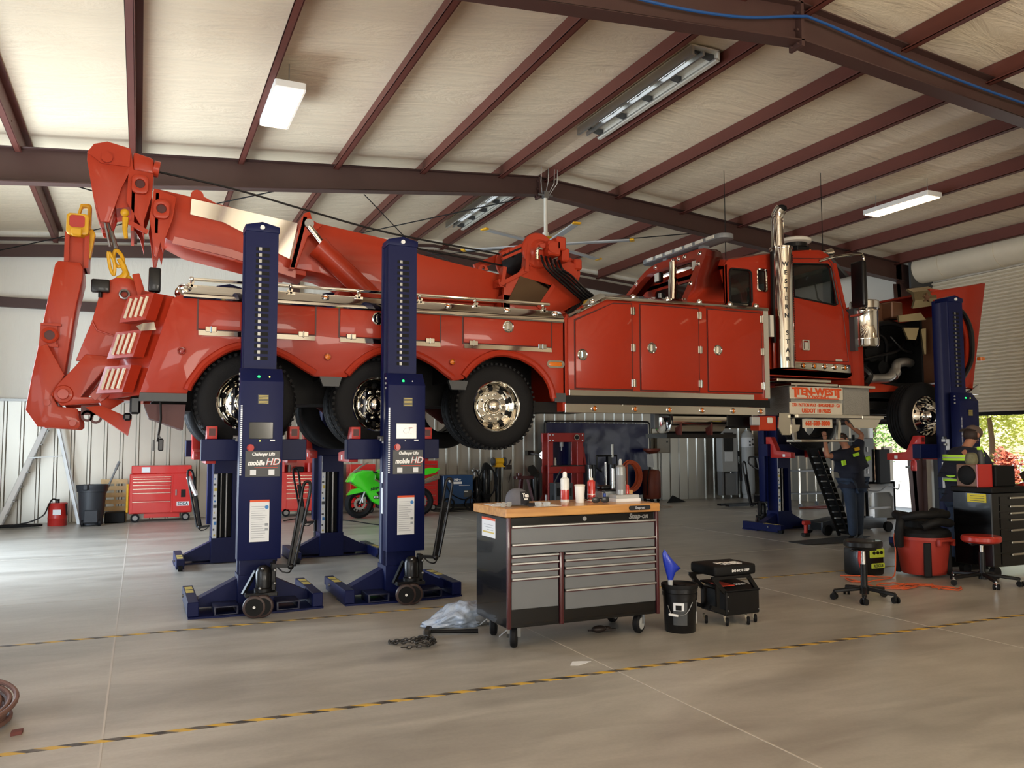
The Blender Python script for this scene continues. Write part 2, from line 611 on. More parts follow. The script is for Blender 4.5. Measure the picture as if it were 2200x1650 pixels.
# rigid frames across the hall
def rigid_frame(Y, d_mid, d_left, d_right, label, splice=True):
    top = lambda x: roof(x) - 0.21
    root = thing('roof_frame', label, 'roof beam', (XM, Y, 0), 'rigid frames across the hall')
    bl, br = XL + 0.15, XR - 0.15
    dep = lambda x: d_mid + ((d_left - d_mid) * min(1, (XM - x) / 8) if x < XM else (d_right - d_mid) * min(1, (x - XM) / 8))
    xs = [bl + 0.3, 0, 3.3, XM, 10, 13, br - 0.45]
    w = MB()
    w.prism([(x, top(x)) for x in xs] + [(x, top(x) - dep(x)) for x in xs[::-1]], 'y', Y - 0.008, Y + 0.008)
    w.build('web', 'primer_shaded', root)
    tf, bf = MB(), MB()
    for a, b in zip(xs, xs[1:]):
        tf.bar((a, Y, top(a) - 0.008), (b, Y, top(b) - 0.008), 0.2, 0.016)
        bf.bar((a, Y, top(a) - dep(a)), (b, Y, top(b) - dep(b)), 0.2, 0.016)
    tf.build('top_flange', 'primer_shaded', root)
    bf.build('bottom_flange', 'primer_shaded', root)
    if splice:
        s = MB()
        s.box(XM - 0.022, XM + 0.022, Y - 0.1, Y + 0.1, top(XM) - d_mid - 0.07, top(XM) + 0.02)
        for q in (-0.05, 0.05):
            for zz in (-0.03, d_mid * 0.3, d_mid * 0.75):
                s.cyl((XM - 0.05, Y + q, top(XM) - d_mid + zz), (XM + 0.05, Y + q, top(XM) - d_mid + zz), 0.016, n=8)
        s.build('splice_plate', 'primer_shaded', root)
    for x, e in ((bl, 1), (br, -1)):
        c = MB()
        c.prism([(x, 0), (x + 0.28 * e, 0), (x + 0.62 * e, top(x) - 0.45), (x + 0.62 * e, top(x + 0.6 * e)), (x, top(x))], 'y', Y - 0.008, Y + 0.008)
        c.box(min(x, x + 0.016 * e), max(x, x + 0.016 * e), Y - 0.11, Y + 0.11, 0, top(x))
        c.bar((x + 0.28 * e, Y, 0), (x + 0.62 * e, Y, top(x) - 0.45), 0.22, 0.016)
        c.build('column', 'primer_shaded', root)
    return root
rigid_frame(13.3, 0.33, 0.52, 0.42, 'dark brown steel roof frame crossing the hall above the tow truck')
fr = rigid_frame(6.75, 0.44, 0.5, 0.34, 'near dark brown roof frame with a blue cable along it, top right')
cb = MB()
cb.tube(spline([(3.0, 6.62, 6.12), (4.4, 6.62, 6.02), (5.6, 6.62, 6.10), (6.5, 6.62, 6.30), (6.75, 6.62, 6.32), (7.6, 6.62, 6.22), (8.6, 6.62, 6.1), (9.6, 6.62, 6.02), (10.6, 6.62, 5.96), (12.2, 6.62, 5.86)], 6), 0.016, 8)
tag(cb.build('blue_cable', M('cable_blue', '1d4c86', 0.4)), 'blue hose clipped along the web of the near roof frame', 'cable')

# end wall framing
def beam(name, p0, p1, w, h, label, grp=None, mat='primer_shaded'):
    return tag(MB().bar(p0, p1, w, h).build(name, mat), label, 'beam', grp)
er = MB()
for x0, x1 in ((XL, XM), (XM, XR)):
    er.bar((x0, 19.18, roof(x0) - 0.42), (x1, 19.18, roof(x1) - 0.42), 0.06, 0.26)
    er.bar((x0, 19.22, roof(x0) - 0.17), (x1, 19.22, roof(x1) - 0.17), 0.04, 0.07)
tag(er.build('end_rafter', 'primer_shaded'), 'red-brown end rafter along the top of the back wall', 'beam')
beam('wall_girt', (XL, 19.2, 4.48), (XR, 19.2, 4.48), 0.1, 0.2, 'red-brown horizontal girt across the white back wall')
beam('wall_post', (3.2, 19.2, 2.53), (3.2, 19.2, roof(3.2) - 0.6), 0.2, 0.12, 'dark steel post of the back wall seen under the truck boom')
rods = [((-1.6, 13.4, 5.52), (3.9, 19.0, 5.95), 'thin brace rod under the roof above the raised yellow hook'),
        ((-3.2, 19.0, 5.3), (2.5, 13.4, 5.9), 'thin brace rod rising left to right under the roof behind the boom'),
        ((2.2, 19.0, 5.82), (6.3, 13.4, 6.1), 'thin brace rod between the roof frame and the end rafter, left of the fan'),
        ((5.0, 19.0, 6.0), (10.7, 13.4, 5.95), 'thin brace rod behind the fan and the light arch')]
for a, b, l in rods:
    tag(MB().cyl(a, b, 0.011, n=6).build('brace_rod', 'dark'), l, 'rod', 'brace rods under the roof')
tag(MB().tube([(3.33, 13.3, 5.78), (3.6, 11.4, 4.5), (3.72, 10.2, 4.05)], 0.008, 6).build('hanging_cord', 'dark'), 'thin dark cord hanging from the far roof frame to the lift top', 'cord')

# lamps hung under the purlins
def led_lamp(x, y, label):
    z = roof(x) - 0.375
    root = thing('bay_light', label, 'light', (x, y, z), 'LED bay lights')
    MB().prism(rrect(x - 0.19, x + 0.19, y - 0.70, y + 0.70, 0.03, 3), 'z', z, z + 0.08).build('housing', 'white', root)
    MB().box(x - 0.165, x + 0.165, y - 0.665, y + 0.665, z - 0.012, z + 0.002, 0.004).build('diffuser', 'lamp_glow', root)
    br = MB()
    for dy in (-0.55, 0.55):
        br.cyl((x, y + dy, z + 0.08), (x, y + dy, roof(x) - 0.02), 0.006, n=6)
        br.box(x - 0.05, x + 0.05, y + dy - 0.02, y + dy + 0.02, z + 0.08, z + 0.11)
    br.build('hanger', 'galv', root)
    return root
M('lamp_glow', 'fff1d8', 0.4, emit=5.5, ecol='ffdcae')
led_lamp(1.56, 10.6, 'glowing rectangular LED light nearest the truck boom, upper left')
led_lamp(12.45, 10.3, 'glowing LED strip light hung under the roof right of the exhaust stack')
led_lamp(12.3, 17.1, 'glowing LED light seen through the red light arch')
for p in ((-1.9, 4.1), (5.6, 3.0), (12.45, 3.6)):  # out-of-frame lamps added for light; the first follows the bright ceiling corner
    led_lamp(p[0], p[1], 'unseen LED light added under the roof nearest the front wall')

# ridge vents: galvanized troughs with baffles and a daylight slit
def ridge_vent(y0, y1, label):
    z = 6.545
    root = thing('ridge_vent', label, 'vent', (6.5, (y0 + y1) / 2, z), 'ridge vents under the roof peak')
    MB().box(6.26, 6.70, y0, y1, z + 0.10, z + 0.12).box(6.68, 6.70, y0, y1, z - 0.02, z + 0.11).box(6.64, 6.70, y0, y1, z - 0.03, z - 0.01).build('trough', 'offwhite', root)
    MB().box(6.62, 6.66, y0, y1, z - 0.012, z + 0.0).box(6.43, 6.46, y0, y1, z, z + 0.06).box(6.26, 6.30, y0, y1, z - 0.02, z + 0.10).build('rail', 'alu', root)
    n = 5
    for i in range(n):
        y = y0 + 0.1 + (y1 - y0 - 0.2) * i / (n - 1)
        MB().prism([(6.30, z + 0.10), (6.70, z + 0.10), (6.68, z - 0.0), (6.52, z + 0.02)], 'y', y - 0.012, y + 0.012).build('baffle', 'grey_dark', root)
    for i in range(3):
        a = y0 + 0.35 + (y1 - y0 - 0.6) * i / 3
        MB().box(6.33, 6.41, a, a + (y1 - y0) * 0.2, z + 0.06, z + 0.07).build('daylight_slit', 'slit_glow', root)
    return root
M('slit_glow', 'dfeaf2', 0.4, emit=1.6, ecol='e4eef6')
ridge_vent(8.2, 11.2, 'open grey ridge vent with baffles, the nearer one top centre')
ridge_vent(14.5, 17.4, 'open grey ridge vent with baffles, the one beyond the far roof frame')

# ceiling fan
fan = thing('ceiling_fan', 'large pale ceiling fan with yellow blade tips behind the winch', 'fan', (6.6, 12.9, 5.0), None)
FX, FY, FZ = 6.55, 12.9, 5.15
MB().cyl((FX, FY, FZ + 0.2), (FX, FY, 6.05), 0.035, n=14).cyl((FX, FY, FZ + 0.1), (FX, FY, FZ + 0.22), 0.06, n=14).build('down_rod', 'offwhite', fan)
hb = MB().box(FX - 0.05, FX + 0.05, FY - 0.05, FY + 0.05, 6.0, 6.12).cyl((FX - 0.14, FY, 6.06), (FX + 0.14, FY, 6.06), 0.02, n=8)
for q in (-0.16, -0.02, 0.1, 0.16):
    hb.tube([(FX + q * 0.4, FY, 6.05), (FX + q, FY - 0.14, 6.25), (FX + q, FY - 0.16, 6.5)], 0.008, 6)
hb.build('hanger', 'steel', fan)
MB().lathe([(0, FZ - 0.12), (0.12, FZ - 0.12), (0.16, FZ - 0.05), (0.16, FZ + 0.06), (0.1, FZ + 0.12), (0, FZ + 0.12)], (FX, FY, 0)).build('motor', 'grey', fan)
MB().lathe([(0.17, FZ + 0.03), (0.14, FZ + 0.12), (0.07, FZ + 0.14)], (FX, FY, 0)).build('motor_cover', 'yellow', fan)
for i in range(6):
    a = math.radians(22 + 60 * i)
    dx, dy = math.cos(a), math.sin(a)
    bl = MB().bar((FX + dx * 0.15, FY + dy * 0.15, FZ), (FX + dx * 1.5, FY + dy * 1.5, FZ - 0.01), 0.13, 0.025, 0.008).build('blade', 'grey_light', fan)
    MB().bar((FX + dx * 1.5, FY + dy * 1.5, FZ - 0.01), (FX + dx * 1.58, FY + dy * 1.58, FZ - 0.01), 0.14, 0.03, 0.008).build('blade_tip', 'yellow', bl)

# roll-up door in the right wall
dr = thing('door_1', 'cream roll-up door, half open, in the right wall', 'door', (XR, 10.7, 0))
dr['kind'] = 'structure'
prof = []
z = 2.22
while z < 5.25:
    prof += [(XR - 0.02, z), (XR - 0.055, z + 0.02), (XR - 0.055, z + 0.055), (XR - 0.02, z + 0.075)]
    z += 0.078
prof2 = prof + [(XR + 0.01, 5.25), (XR + 0.01, 2.22)]
MB().prism([(p[0], p[1]) for p in prof2], 'y', 8.4, 12.95).build('curtain', 'door_curtain', dr, ang=20)
MB().box(XR - 0.08, XR + 0.02, 8.4, 12.95, 2.16, 2.24, 0.01).build('bottom_bar', 'dark', dr)
hd = MB()
for i in range(7):
    hd.lathe([(0.0, 0), (0.34 - 0.012 * (i % 2), 0), (0.34 - 0.012 * (i % 2), 4.55 / 7), (0.0, 4.55 / 7)], (XR - 0.36, 8.4 + 4.55 * i / 7, 5.56), (0, 1, 0), 28)
hd.build('barrel', 'door_curtain', dr)
MB().box(XR - 0.72, XR, 12.95, 13.0, 5.1, 5.98).box(XR - 0.1, XR, 12.93, 13.05, 0, 5.2).box(XR - 0.1, XR, 8.3, 8.42, 0, 5.2).build('guide', 'grey_dark', dr)
# ------------------------------------------------------------------ the lifted tow truck
TK = thing('tow_truck', 'big orange-red heavy tow truck raised on blue column lifts', 'tow truck', (5.0, 10.0, 1.53))
NY, FY_ = 8.75, 11.25          # near and far body sides

def arches():
    return [(-.01, 2.10), (.42, 2.10), (.44, 2.16), (.5, 2.26), (.58, 2.37), (.72, 2.485), (.86, 2.555), (1.02, 2.58), (1.2, 2.555), (1.4, 2.475), (1.55, 2.385), (1.68, 2.31),
            (2.02, 2.31), (2.12, 2.42), (2.25, 2.52), (2.4, 2.585), (2.6, 2.6), (2.8, 2.565), (3.0, 2.475), (3.15, 2.37), (3.24, 2.31),
            (3.37, 2.33), (3.45, 2.43), (3.58, 2.535), (3.74, 2.605), (3.9, 2.62), (4.1, 2.585), (4.28, 2.5), (4.42, 2.37), (4.5, 2.23), (4.53, 2.10), (4.70, 2.10)]
A = arches()
side = A + [(4.70, 3.09), (.33, 3.09), (.26, 3.05)]
bd = MB()
bd.prism(side, 'y', NY, NY + 0.05, 0.008)
bd.prism(side, 'y', FY_ - 0.05, FY_)
bd.box(.3, 4.68, NY + 0.05, FY_ - 0.05, 3.0, 3.08)
bd.prism([(-.01, 2.10), (.03, 2.10), (.34, 3.09), (.30, 3.09)], 'y', NY + 0.05, FY_ - 0.05)
bd.prism([(4.66, 1.98), (4.735, 1.98), (4.735, 3.18), (4.66, 3.09)], 'y', NY, FY_, 0.01)
# rear corner panel turning in behind the side
bd.hull([(.0, 8.76, 2.08), (.27, 8.76, 3.07), (-.30, 9.28, 2.06), (-.02, 9.28, 3.20), (.02, 8.80, 2.08), (.29, 8.80, 3.07), (-.26, 9.34, 2.06), (.02, 9.34, 3.20)])
bd.hull([(-.30, 9.28, 2.06), (-.02, 9.28, 3.20), (-.26, 9.60, 2.06), (.02, 9.60, 3.25), (.1, 9.6, 2.06), (.3, 9.6, 3.2)])
body = bd.build('wrecker_body', 'paint_red', TK)
fl = MB()
for a, b in ((1, 12), (12, 21), (21, 31)):
    fl.tube([(p.x, NY - 0.005, p.y + 0.035) for p in spline([Vector((q[0], q[1], 0)) for q in A[a:b]], 3)], 0.042, 8)
fl.build('fender_flare', 'paint_red', body)
inn = MB()
inn.box(.12, 4.6, 9.5, 10.5, 2.05, 2.98)
inn.box(.35, 4.66, NY + 0.06, FY_ - 0.06, 2.66, 2.98)
for x in (1.85, 3.3):
    inn.box(x - 0.05, x + 0.05, NY + 0.06, FY_ - 0.06, 2.31, 2.7)
inn.build('wheel_well', 'dark', TK)
tr = MB()
tr.prism([(-.02, 2.02), (.42, 2.02), (.42, 2.10), (-.01, 2.10)], 'y', NY - 0.004, NY + 0.05)
for x in (1.85, 3.31):
    tr.prism([(x - .12, 2.315), (x + .12, 2.315), (x + .09, 2.21), (x - .08, 2.21)], 'y', NY + 0.002, NY + 0.06)
tr.prism([(4.55, 2.2), (4.7, 2.2), (4.7, 2.09), (4.55, 2.09)], 'y', NY - 0.004, NY + 0.02)
tr.build('lower_trim', 'grey_dark', body)

def door_panel(name, poly, y, parent, hinges, latch, strip=None, hv=False):
    cx = sum(p[0] for p in poly) / len(poly)
    cz = sum(p[1] for p in poly) / len(poly)
    grow = [(cx + (p[0] - cx) * 1.0 + math.copysign(0.018, p[0] - cx), cz + (p[1] - cz) + math.copysign(0.016, p[1] - cz)) for p in poly]
    d = MB().prism(poly, 'y', y - 0.016, y + 0.004, 0.005).build(name, 'paint_red', parent)
    MB().prism(grow, 'y', y - 0.002, y + 0.003).build('door_gap', 'dark_red', d)
    for hx, hz in hinges:
        w, h = (.035, .05) if hv else (.055, .03)
        MB().box(hx - w, hx + w, y - 0.028, y - 0.010, hz - h, hz + h, 0.006).cyl((hx, y - 0.028, hz - h), (hx, y - 0.028, hz + h), 0.008, n=8).build('hinge', 'chrome', d)
    if strip:
        MB().prism([(y - 0.035, strip[2]), (y - 0.02, strip[3]), (y, strip[3]), (y, strip[2])], 'x', strip[0], strip[1]).build('hinge_strip', 'chrome', d)
    if latch:
        lx, lz = latch
        MB().lathe([(0.072, 0), (0.072, -0.012), (0.062, -0.02), (0.055, -0.012), (0.0, -0.012)], (lx, y - 0.012, lz), (0, 1, 0), 24).box(lx - 0.02, lx + 0.02, y - 0.045, y - 0.02, lz - 0.045, lz + 0.045, 0.01).cyl((lx + .03, y - .03, lz + .02), (lx + .03, y - .02, lz + .02), .012, n=10).build('latch', 'chrome', d)
    return d
for x0, x1, lx in ((.51, 1.67, 1.12), (1.94, 3.08, 2.36), (3.37, 4.50, 3.93)):
    door_panel('bin_door', [(x0, 2.755), (x1, 2.755), (x1, 3.055), (x0, 3.055)], NY, TK,
               [(x0 + .12, 2.755), (x1 - .12, 2.755)], (lx, 2.97), (x0, x1, 2.69, 2.742))

# polished top rail with hand rail and markers
rl = MB()
rl.prism([(8.715, 3.055), (8.70, 3.07), (8.71, 3.12), (8.80, 3.21), (9.0, 3.22), (9.0, 3.06)], 'x', .36, 4.66)
rl.ball((.38, 8.86, 3.13), .10, .16, .08)
rail = rl.build('top_rail', 'chrome', TK)
hr = MB().tube([(.42, 8.82, 3.27), (4.52, 8.82, 3.29)], 0.019, 10).build('hand_rail', 'chrome', rail)
for x in (.44, 1.42, 2.15, 2.86, 3.54, 4.43):
    p = MB().cyl((x, 8.82, 3.27), (x, 8.80, 3.19), 0.014, n=8).ball((x, 8.82, 3.272), .026, .026, .026, 10, 6)
    for k in range(5):
        a = 2 * pi * k / 5
        p.bar((x, 8.775, 3.195), (x + .045 * math.cos(a), 8.775, 3.195 + .045 * math.sin(a)), .016, .02)
    p.build('rail_post', 'chrome', rail)

def marker(x, y, z, r, lens, parent, nrm=(0, -1, 0)):
    n = Vector(nrm).normalized()
    o = Vector((x, y, z))
    b = MB().lathe([(r * 0.72, 0.016), (r * 0.8, 0.022), (r, 0.012), (r * 1.05, 0), (r * 1.05, -0.01)], o, n, 20).build('marker_light', 'chrome', parent)
    MB().lathe([(0, 0.018), (r * .45, 0.014), (r * .74, 0.004)], o, n, 16).build('lens', lens, b)
for x, l in ((.355, 'lens_red'), (1.78, 'amber'), (3.18, 'amber'), (3.92, 'amber'), (4.56, 'amber')):
    marker(x, 8.752, 3.165, .042, l, TK, (0, -.7, .72))
for x, l in ((.36, 'lens_red'), (1.81, 'amber'), (3.23, 'amber')):
    marker(x, NY - 0.002, 2.525, .04, l, TK)
b = MB().prism(rrect(4.44, 4.68, 2.505, 2.595, .044, 5), 'y', NY - 0.018, NY, 0, [rrect(4.47, 4.65, 2.525, 2.575, .024, 5)]).build('side_indicator', 'chrome', TK)
MB().prism(rrect(4.47, 4.65, 2.525, 2.575, .024, 5), 'y', NY - 0.012, NY, 0.004).build('lens', 'amber', b)

# tail lamp pods on the rear corner
for cx, cz in ((.03, 2.955), (-.07, 2.585), (-.155, 2.235)):
    h = .135
    p = MB()
    def q(u, v, w):     # u along the pod face, v up the slope, w out
        fx, fy = -.707, .707
        return (cx + u * fx * .0 - w * .72 + v * .27 - u * .12, 8.98 + u * .17 - w * .5, cz + v)
    ps = [q(u, v, w) for u in (-1, 1) for v in (-h, h) for w in (0, .13)]
    p.hull(ps)
    pod = p.build('tail_lamp_pod', 'paint_red', TK)
    for k in range(4):
        u = -.62 + .41 * k
        a, c2 = Vector(q(u, -h * .72, .138)), Vector(q(u, h * .78, .138))
        MB().tube([a, a.lerp(c2, .5), c2], .016, 8).build('tail_lamp_tube', 'lamp_tube', pod)
wk = MB().hull([(-.02, 8.70, 2.70), (.12, 8.72, 2.72), (.10, 8.82, 2.79), (-.06, 8.82, 2.76), (0, 8.72, 2.78), (.1, 8.74, 2.80)]).build('work_lamp', 'chrome', TK)
for p, s in (((.10, 9.35, 3.33), (.06, .05, .13)), ((-.42, 9.6, 3.27), (.09, .05, .07))):
    MB().box(p[0] - s[0], p[0] + s[0], p[1] - s[1], p[1] + s[1], p[2] - s[2], p[2] + s[2], .02, 2).cyl((p[0], p[1], p[2] - s[2] - .05), (p[0], p[1], p[2] - s[2]), .02).build('rear_work_lamp', 'black', TK)

# tall tool compartment behind the cab
CBP = [(4.74, 2.17), (7.86, 2.17), (7.86, 3.42), (5.30, 3.40), (4.74, 3.14)]
cb = MB().prism(CBP, 'y', NY, FY_, 0.01).build('tool_compartment', 'paint_red', TK)
cap, far = MB(), MB()
for a, b2 in (((4.73, 3.13), (5.27, 3.39)), ((5.27, 3.39), (7.87, 3.42))):
    ring = lambda x, z: [(x, NY - 0.03, z - .01), (x, NY - 0.045, z + 0.01), (x, NY - 0.03, z + .035), (x, NY + 0.12, z + 0.10), (x, NY + 0.30, z + 0.10), (x, NY + .3, z - .01)]
    cap.loft([ring(*a), ring(*b2)])
    ring2 = lambda x, z: [(x, FY_ + .03, z), (x, FY_ - .2, z + .1), (x, FY_ - .2, z)]
    far.loft([ring2(*a), ring2(*b2)])
cap.box(7.79, 7.875, NY - .02, NY + .02, 2.2, 3.42)
cap.build('compartment_trim', 'chrome', cb)
far.build('compartment_trim', 'chrome', cb)
MB().box(5.3, 7.84, NY + .28, FY_ - .2, 3.38, 3.44).build('compartment_roof', 'grey_dark', cb)
door_panel('compartment_door', [(4.84, 2.27), (5.65, 2.27), (5.65, 3.355), (5.37, 3.345), (4.84, 3.10)], NY, TK, [(5.67, z) for z in (3.27, 2.80, 2.35)], (4.93, 2.68), None, True)
door_panel('compartment_door', [(5.79, 2.27), (6.69, 2.27), (6.69, 3.36), (5.79, 3.36)], NY, TK, [(6.71, z) for z in (3.28, 2.82, 2.37)], (5.95, 2.81), None, True)
door_panel('compartment_door', [(6.85, 2.28), (7.75, 2.28), (7.75, 3.37), (6.85, 3.37)], NY, TK, [(7.765, z) for z in (3.29, 2.84, 2.37)], (7.0, 2.83), None, True)
MB().box(4.74, 7.6, NY - .02, NY, 2.175, 2.25, .006).build('sill_strip', 'chrome', TK)
MB().box(4.70, 7.88, NY - .005, NY + .4, 2.07, 2.175).build('sill_channel', 'black', TK)
sk = MB().box(4.68, 7.78, NY - .03, NY + .02, 1.965, 2.075, .006).build('running_board', 'chrome', TK)
for x in (5.08, 5.67, 6.19, 6.71, 7.22, 7.69):
    marker(x, NY - .03, 2.02, .036, 'lens_red' if x < 5 else 'amber', sk)
for x, z in ((5.10, 3.37), (5.70, 3.475), (6.23, 3.48), (6.74, 3.485), (7.25, 3.49), (7.70, 3.495)):
    marker(x, NY + .02, z - .015, .036, 'amber', cb, (0, -.55, .83))

# ---------------- wheels
def wheel(x, z, y0, d, R, w, steer=False, detail=True, dish=True):
    """y0: outer face, d: +1 when the tyre lies beyond that face"""
    t = MB()
    P = [(R * .56, .02), (R * .60, .0), (R * .78, -.012), (R * .90, 0), (R * .97, .028), (R, .055)]
    gr = [.085, .125, .165, .205] if not steer else [.08, .13, .18, .22]
    for g in gr:
        if g < w - .06: P += [(R, g - .009), (R - .016, g - .007), (R - .016, g + .007), (R, g + .009)]
    P += [(R, w - .055), (R * .97, w - .028), (R * .9, w), (R * .6, w), (R * .56, w - .02), (R * .56, .02)]
    t.lathe([(r, h * d) for r, h in P], (x, y0, z), (0, 1, 0), 56)
    if not steer and detail:
        for k in range(52):
            a = 2 * pi * k / 52
            u = Vector((math.cos(a), 0, math.sin(a)))
            for yy in (.034, w - .034):
                c = Vector((x, y0 + d * yy, z)) + u * (R * .985)
                t.bar(c - Vector((0, .02, 0)), c + Vector((0, .02, 0)), .028, .028, 0, tuple(u))
    wh = t.build('wheel', 'rubber', TK)
    if not detail: return wh
    r = MB()
    if steer:
        prof = [(R * .585, .0), (R * .56, -.008), (R * .52, .02), (R * .50, .06), (R * .42, .02), (R * .36, -.03), (R * .22, -.03), (R * .21, -.06), (0, -.06)]
        hy, hr, nr = -.035, R * .30, .0
    else:
        prof = [(R * .60, .0), (R * .575, -.012), (R * .55, .012), (R * .537, .08), (R * .525, .09), (R * .515, .15), (R * .49, .20), (R * .46, .207), (R * .385, .18), (R * .37, .165), (R * .362, .152), (R * .2, .148), (0, .148)]
        hy, hr = .148, R * .295
    r.lathe([(a, b * d) for a, b in prof], (x, y0, z), (0, 1, 0), 48)
    rim = r.build('rim', 'chrome', wh)
    hr_ = R * .435 if not steer else R * .45
    hb = .194 if not steer else .028
    for k in range(10):
        a = 2 * pi * (k + .5) / 10
        c = Vector((x + math.cos(a) * hr_, y0 + d * hb, z + math.sin(a) * hr_))
        MB().ball(c, .031, .012, .031, 12, 6).build('hand_hole', 'black_matt', wh)
    hu = MB().lathe([(R * .22, hy * d), (R * .20, (hy - .05) * d), (R * .16, (hy - .085) * d), (R * .08, (hy - .11) * d), (0, (hy - .115) * d)], (x, y0, z), (0, 1, 0), 28)
    hu.build('hub_cap', 'chrome', wh)
    for k in range(10):
        a = 2 * pi * k / 10 + .1
        c = Vector((x + math.cos(a) * hr, y0 + d * hy, z + math.sin(a) * hr))
        MB().cyl(c, c - Vector((0, d * .03, 0)), .019, .016, 8).ball(c - Vector((0, d * .03, 0)), .016, .014, .016, 8, 5).build('lug_nut', 'chrome', wh)
    return wh
WX = (1.0, 2.39, 3.81)
for x in WX:
    wheel(x, 2.03, 8.79, 1, .505, .27)
    wheel(x, 2.03, 9.12, 1, .505, .27, detail=False)
    wheel(x, 2.03, 10.62, 1, .505, .27, detail=False)
    wheel(x, 2.03, 10.95, 1, .505, .27, detail=False)
wheel(11.06, 1.99, 8.83, 1, .535, .33, steer=True)
wheel(10.90, 1.99, 10.95, 1, .535, .33, steer=True, detail=False)

# ---------------- chassis below
ch = MB()
for y in (9.62, 10.30):
    ch.box(.2, 12.3, y, y + .09, 2.05, 2.32)
ch.box(.1, .5, 9.5, 10.5, 1.95, 2.05)
ch.build('chassis_rail', 'dark', TK)
ax = MB()
for x in WX:
    ax.cyl((x, 9.3, 2.03), (x, 10.8, 2.03), .09).ball((x, 10.0, 2.03), .24, .22, .24)
ax.cyl((11.06, 9.1, 1.95), (11.06, 10.9, 1.95), .06)
ax.build('axle', 'grease', TK)
su = MB()
for y in (9.55, 10.36):
    for x in WX:
        su.hull([(x - .38, y, 2.06), (x + .38, y, 2.06), (x - .38, y + .09, 2.06), (x + .38, y + .09, 2.06), (x - .1, y, 1.86), (x + .1, y, 1.86), (x - .1, y + .09, 1.86), (x + .1, y + .09, 1.86)])
su.build('suspension', 'dark_red', TK)
rb = MB().hull([(.03, 8.98, 2.0), (.42, 8.98, 2.0), (.08, 8.98, 1.86), (.4, 8.98, 1.74), (.22, 8.98, 1.86), (.03, 9.5, 2.0), (.42, 9.5, 2.0), (.08, 9.5, 1.86), (.4, 9.5, 1.74)])
rb.build('rear_bracket', 'dark_red', TK)
MB().tube([(.18, 8.9, 2.06), (.19, 8.9, 1.85), (.165, 8.9, 1.62)], .011, 6).build('loose_cable', 'dark', TK)
MB().box(.12, .14, 8.88, 8.92, 1.53, 1.64).box(.17, .22, 8.87, 8.93, 1.53, 1.65, .01).bar((.165, 8.9, 1.68), (.21, 8.9, 1.64), .02, .02).build('trailer_plug', 'black', TK)
MB().box(-.1, .0, 9.05, 9.2, 1.9, 2.08, .02).build('tow_socket', 'black', TK)
ft = MB().lathe([(0, 0), (.2, 0), (.23, .02), (.23, .9), (.2, .92), (0, .92)], (6.35, 9.12, 1.93), (1, 0, 0), 28).build('fuel_tank', 'chrome', TK)
for x in (6.5, 7.0):
    MB().box(x, x + .02, 8.9, 9.36, 1.70, 2.16).build('tank_strap', 'dark_red', ft)
MB().box(6.35, 7.5, 9.0, 9.5, 1.66, 1.72).box(7.3, 7.75, 8.95, 9.5, 1.80, 2.05, .02).build('underbody_box', 'black', TK)
MB().box(6.12, 6.2, 8.95, 9.05, 1.78, 2.0, .01).cyl((6.2, 9, 1.95), (6.35, 9, 1.95), .02).build('drain_valve', 'grey_dark', TK)
MB().box(4.65, 5.2, 9.0, 9.6, 1.98, 2.1).box(5.2, 12.0, 9.5, 10.5, 2.12, 2.4).build('gearbox', 'dark', TK)
MB().box(4.2, 4.66, 8.9, 11.1, 1.97, 2.1).build('crossmember', 'dark', TK)

# ---------------- boom, winch and underlift
B0, B1 = 9.68, 10.34
ob = MB().prism([(1.70, 4.24), (1.91, 4.22), (2.77, 4.11), (3.13, 3.97), (4.28, 3.80), (4.20, 3.42), (3.13, 3.40), (2.77, 3.31), (1.92, 3.62), (1.58, 3.655)], 'y', B0, B1, 0.012)
ob.prism([(2.2, 3.5), (4.5, 3.5), (4.5, 3.1), (1.95, 3.1)], 'y', 9.8, 10.2)
boom = ob.build('main_boom', 'boom_red', TK)
ib = MB().prism([(.08, 4.43), (.47, 4.38), (1.75, 4.17), (1.75, 3.58), (1.07, 3.655), (.42, 3.775), (.2, 3.88)], 'y', B0 + .04, B1 - .04, 0.012)
inner = ib.build('extending_boom', 'boom_red', TK)
MB().prism([(.29, 3.90), (.91, 3.81), (1.62, 3.63), (1.62, 3.545), (.86, 3.73), (.27, 3.825)], 'y', B0 + .015, B0 + .045).build('wear_strip', 'strip_pink', inner)
MB().prism([(.46, 4.35), (1.63, 4.20), (1.60, 3.74), (1.43, 3.81), (1.14, 3.97), (.80, 4.12), (.45, 4.17)], 'y', B0 + .01, B0 + .035).build('polished_panel', 'chrome', inner)
MB().prism(arc(.52, 4.40, .07, 0, 180, 8) + [(.45, 4.36), (.75, 4.32), (.7, 4.35)], 'y', B0 + .05, B0 + .08).build('boom_lug', 'boom_red', inner)
# head: cheek plates, block, lugs with bosses
ck = [(-.59, 4.72), (-.53, 4.80), (-.47, 4.83), (-.40, 4.845), (-.17, 4.80), (-.18, 4.54), (-.25, 4.36), (-.36, 3.97), (-.44, 3.97), (-.52, 4.23), (-.59, 4.62)]
cheeks = MB()
for y in (9.62, 9.88, 10.10, 10.36):
    cheeks.prism(ck, 'y', y, y + .035, .006)
cheeks.prism([(-.59, 4.70), (-.53, 4.80), (-.40, 4.845), (-.17, 4.80), (-.18, 4.60), (-.45, 4.60)], 'y', 9.60, 9.62)
cheeks.prism([(-.35, 4.44), (-.05, 4.47), (-.1, 4.2), (-.3, 4.15)], 'y', 9.7, 10.3)
head = cheeks.build('boom_head', 'boom_red', TK)
MB().cyl((-.40, 9.56, 4.66), (-.40, 10.42, 4.66), .055, n=16).build('sheave_pin', 'boom_red', head)
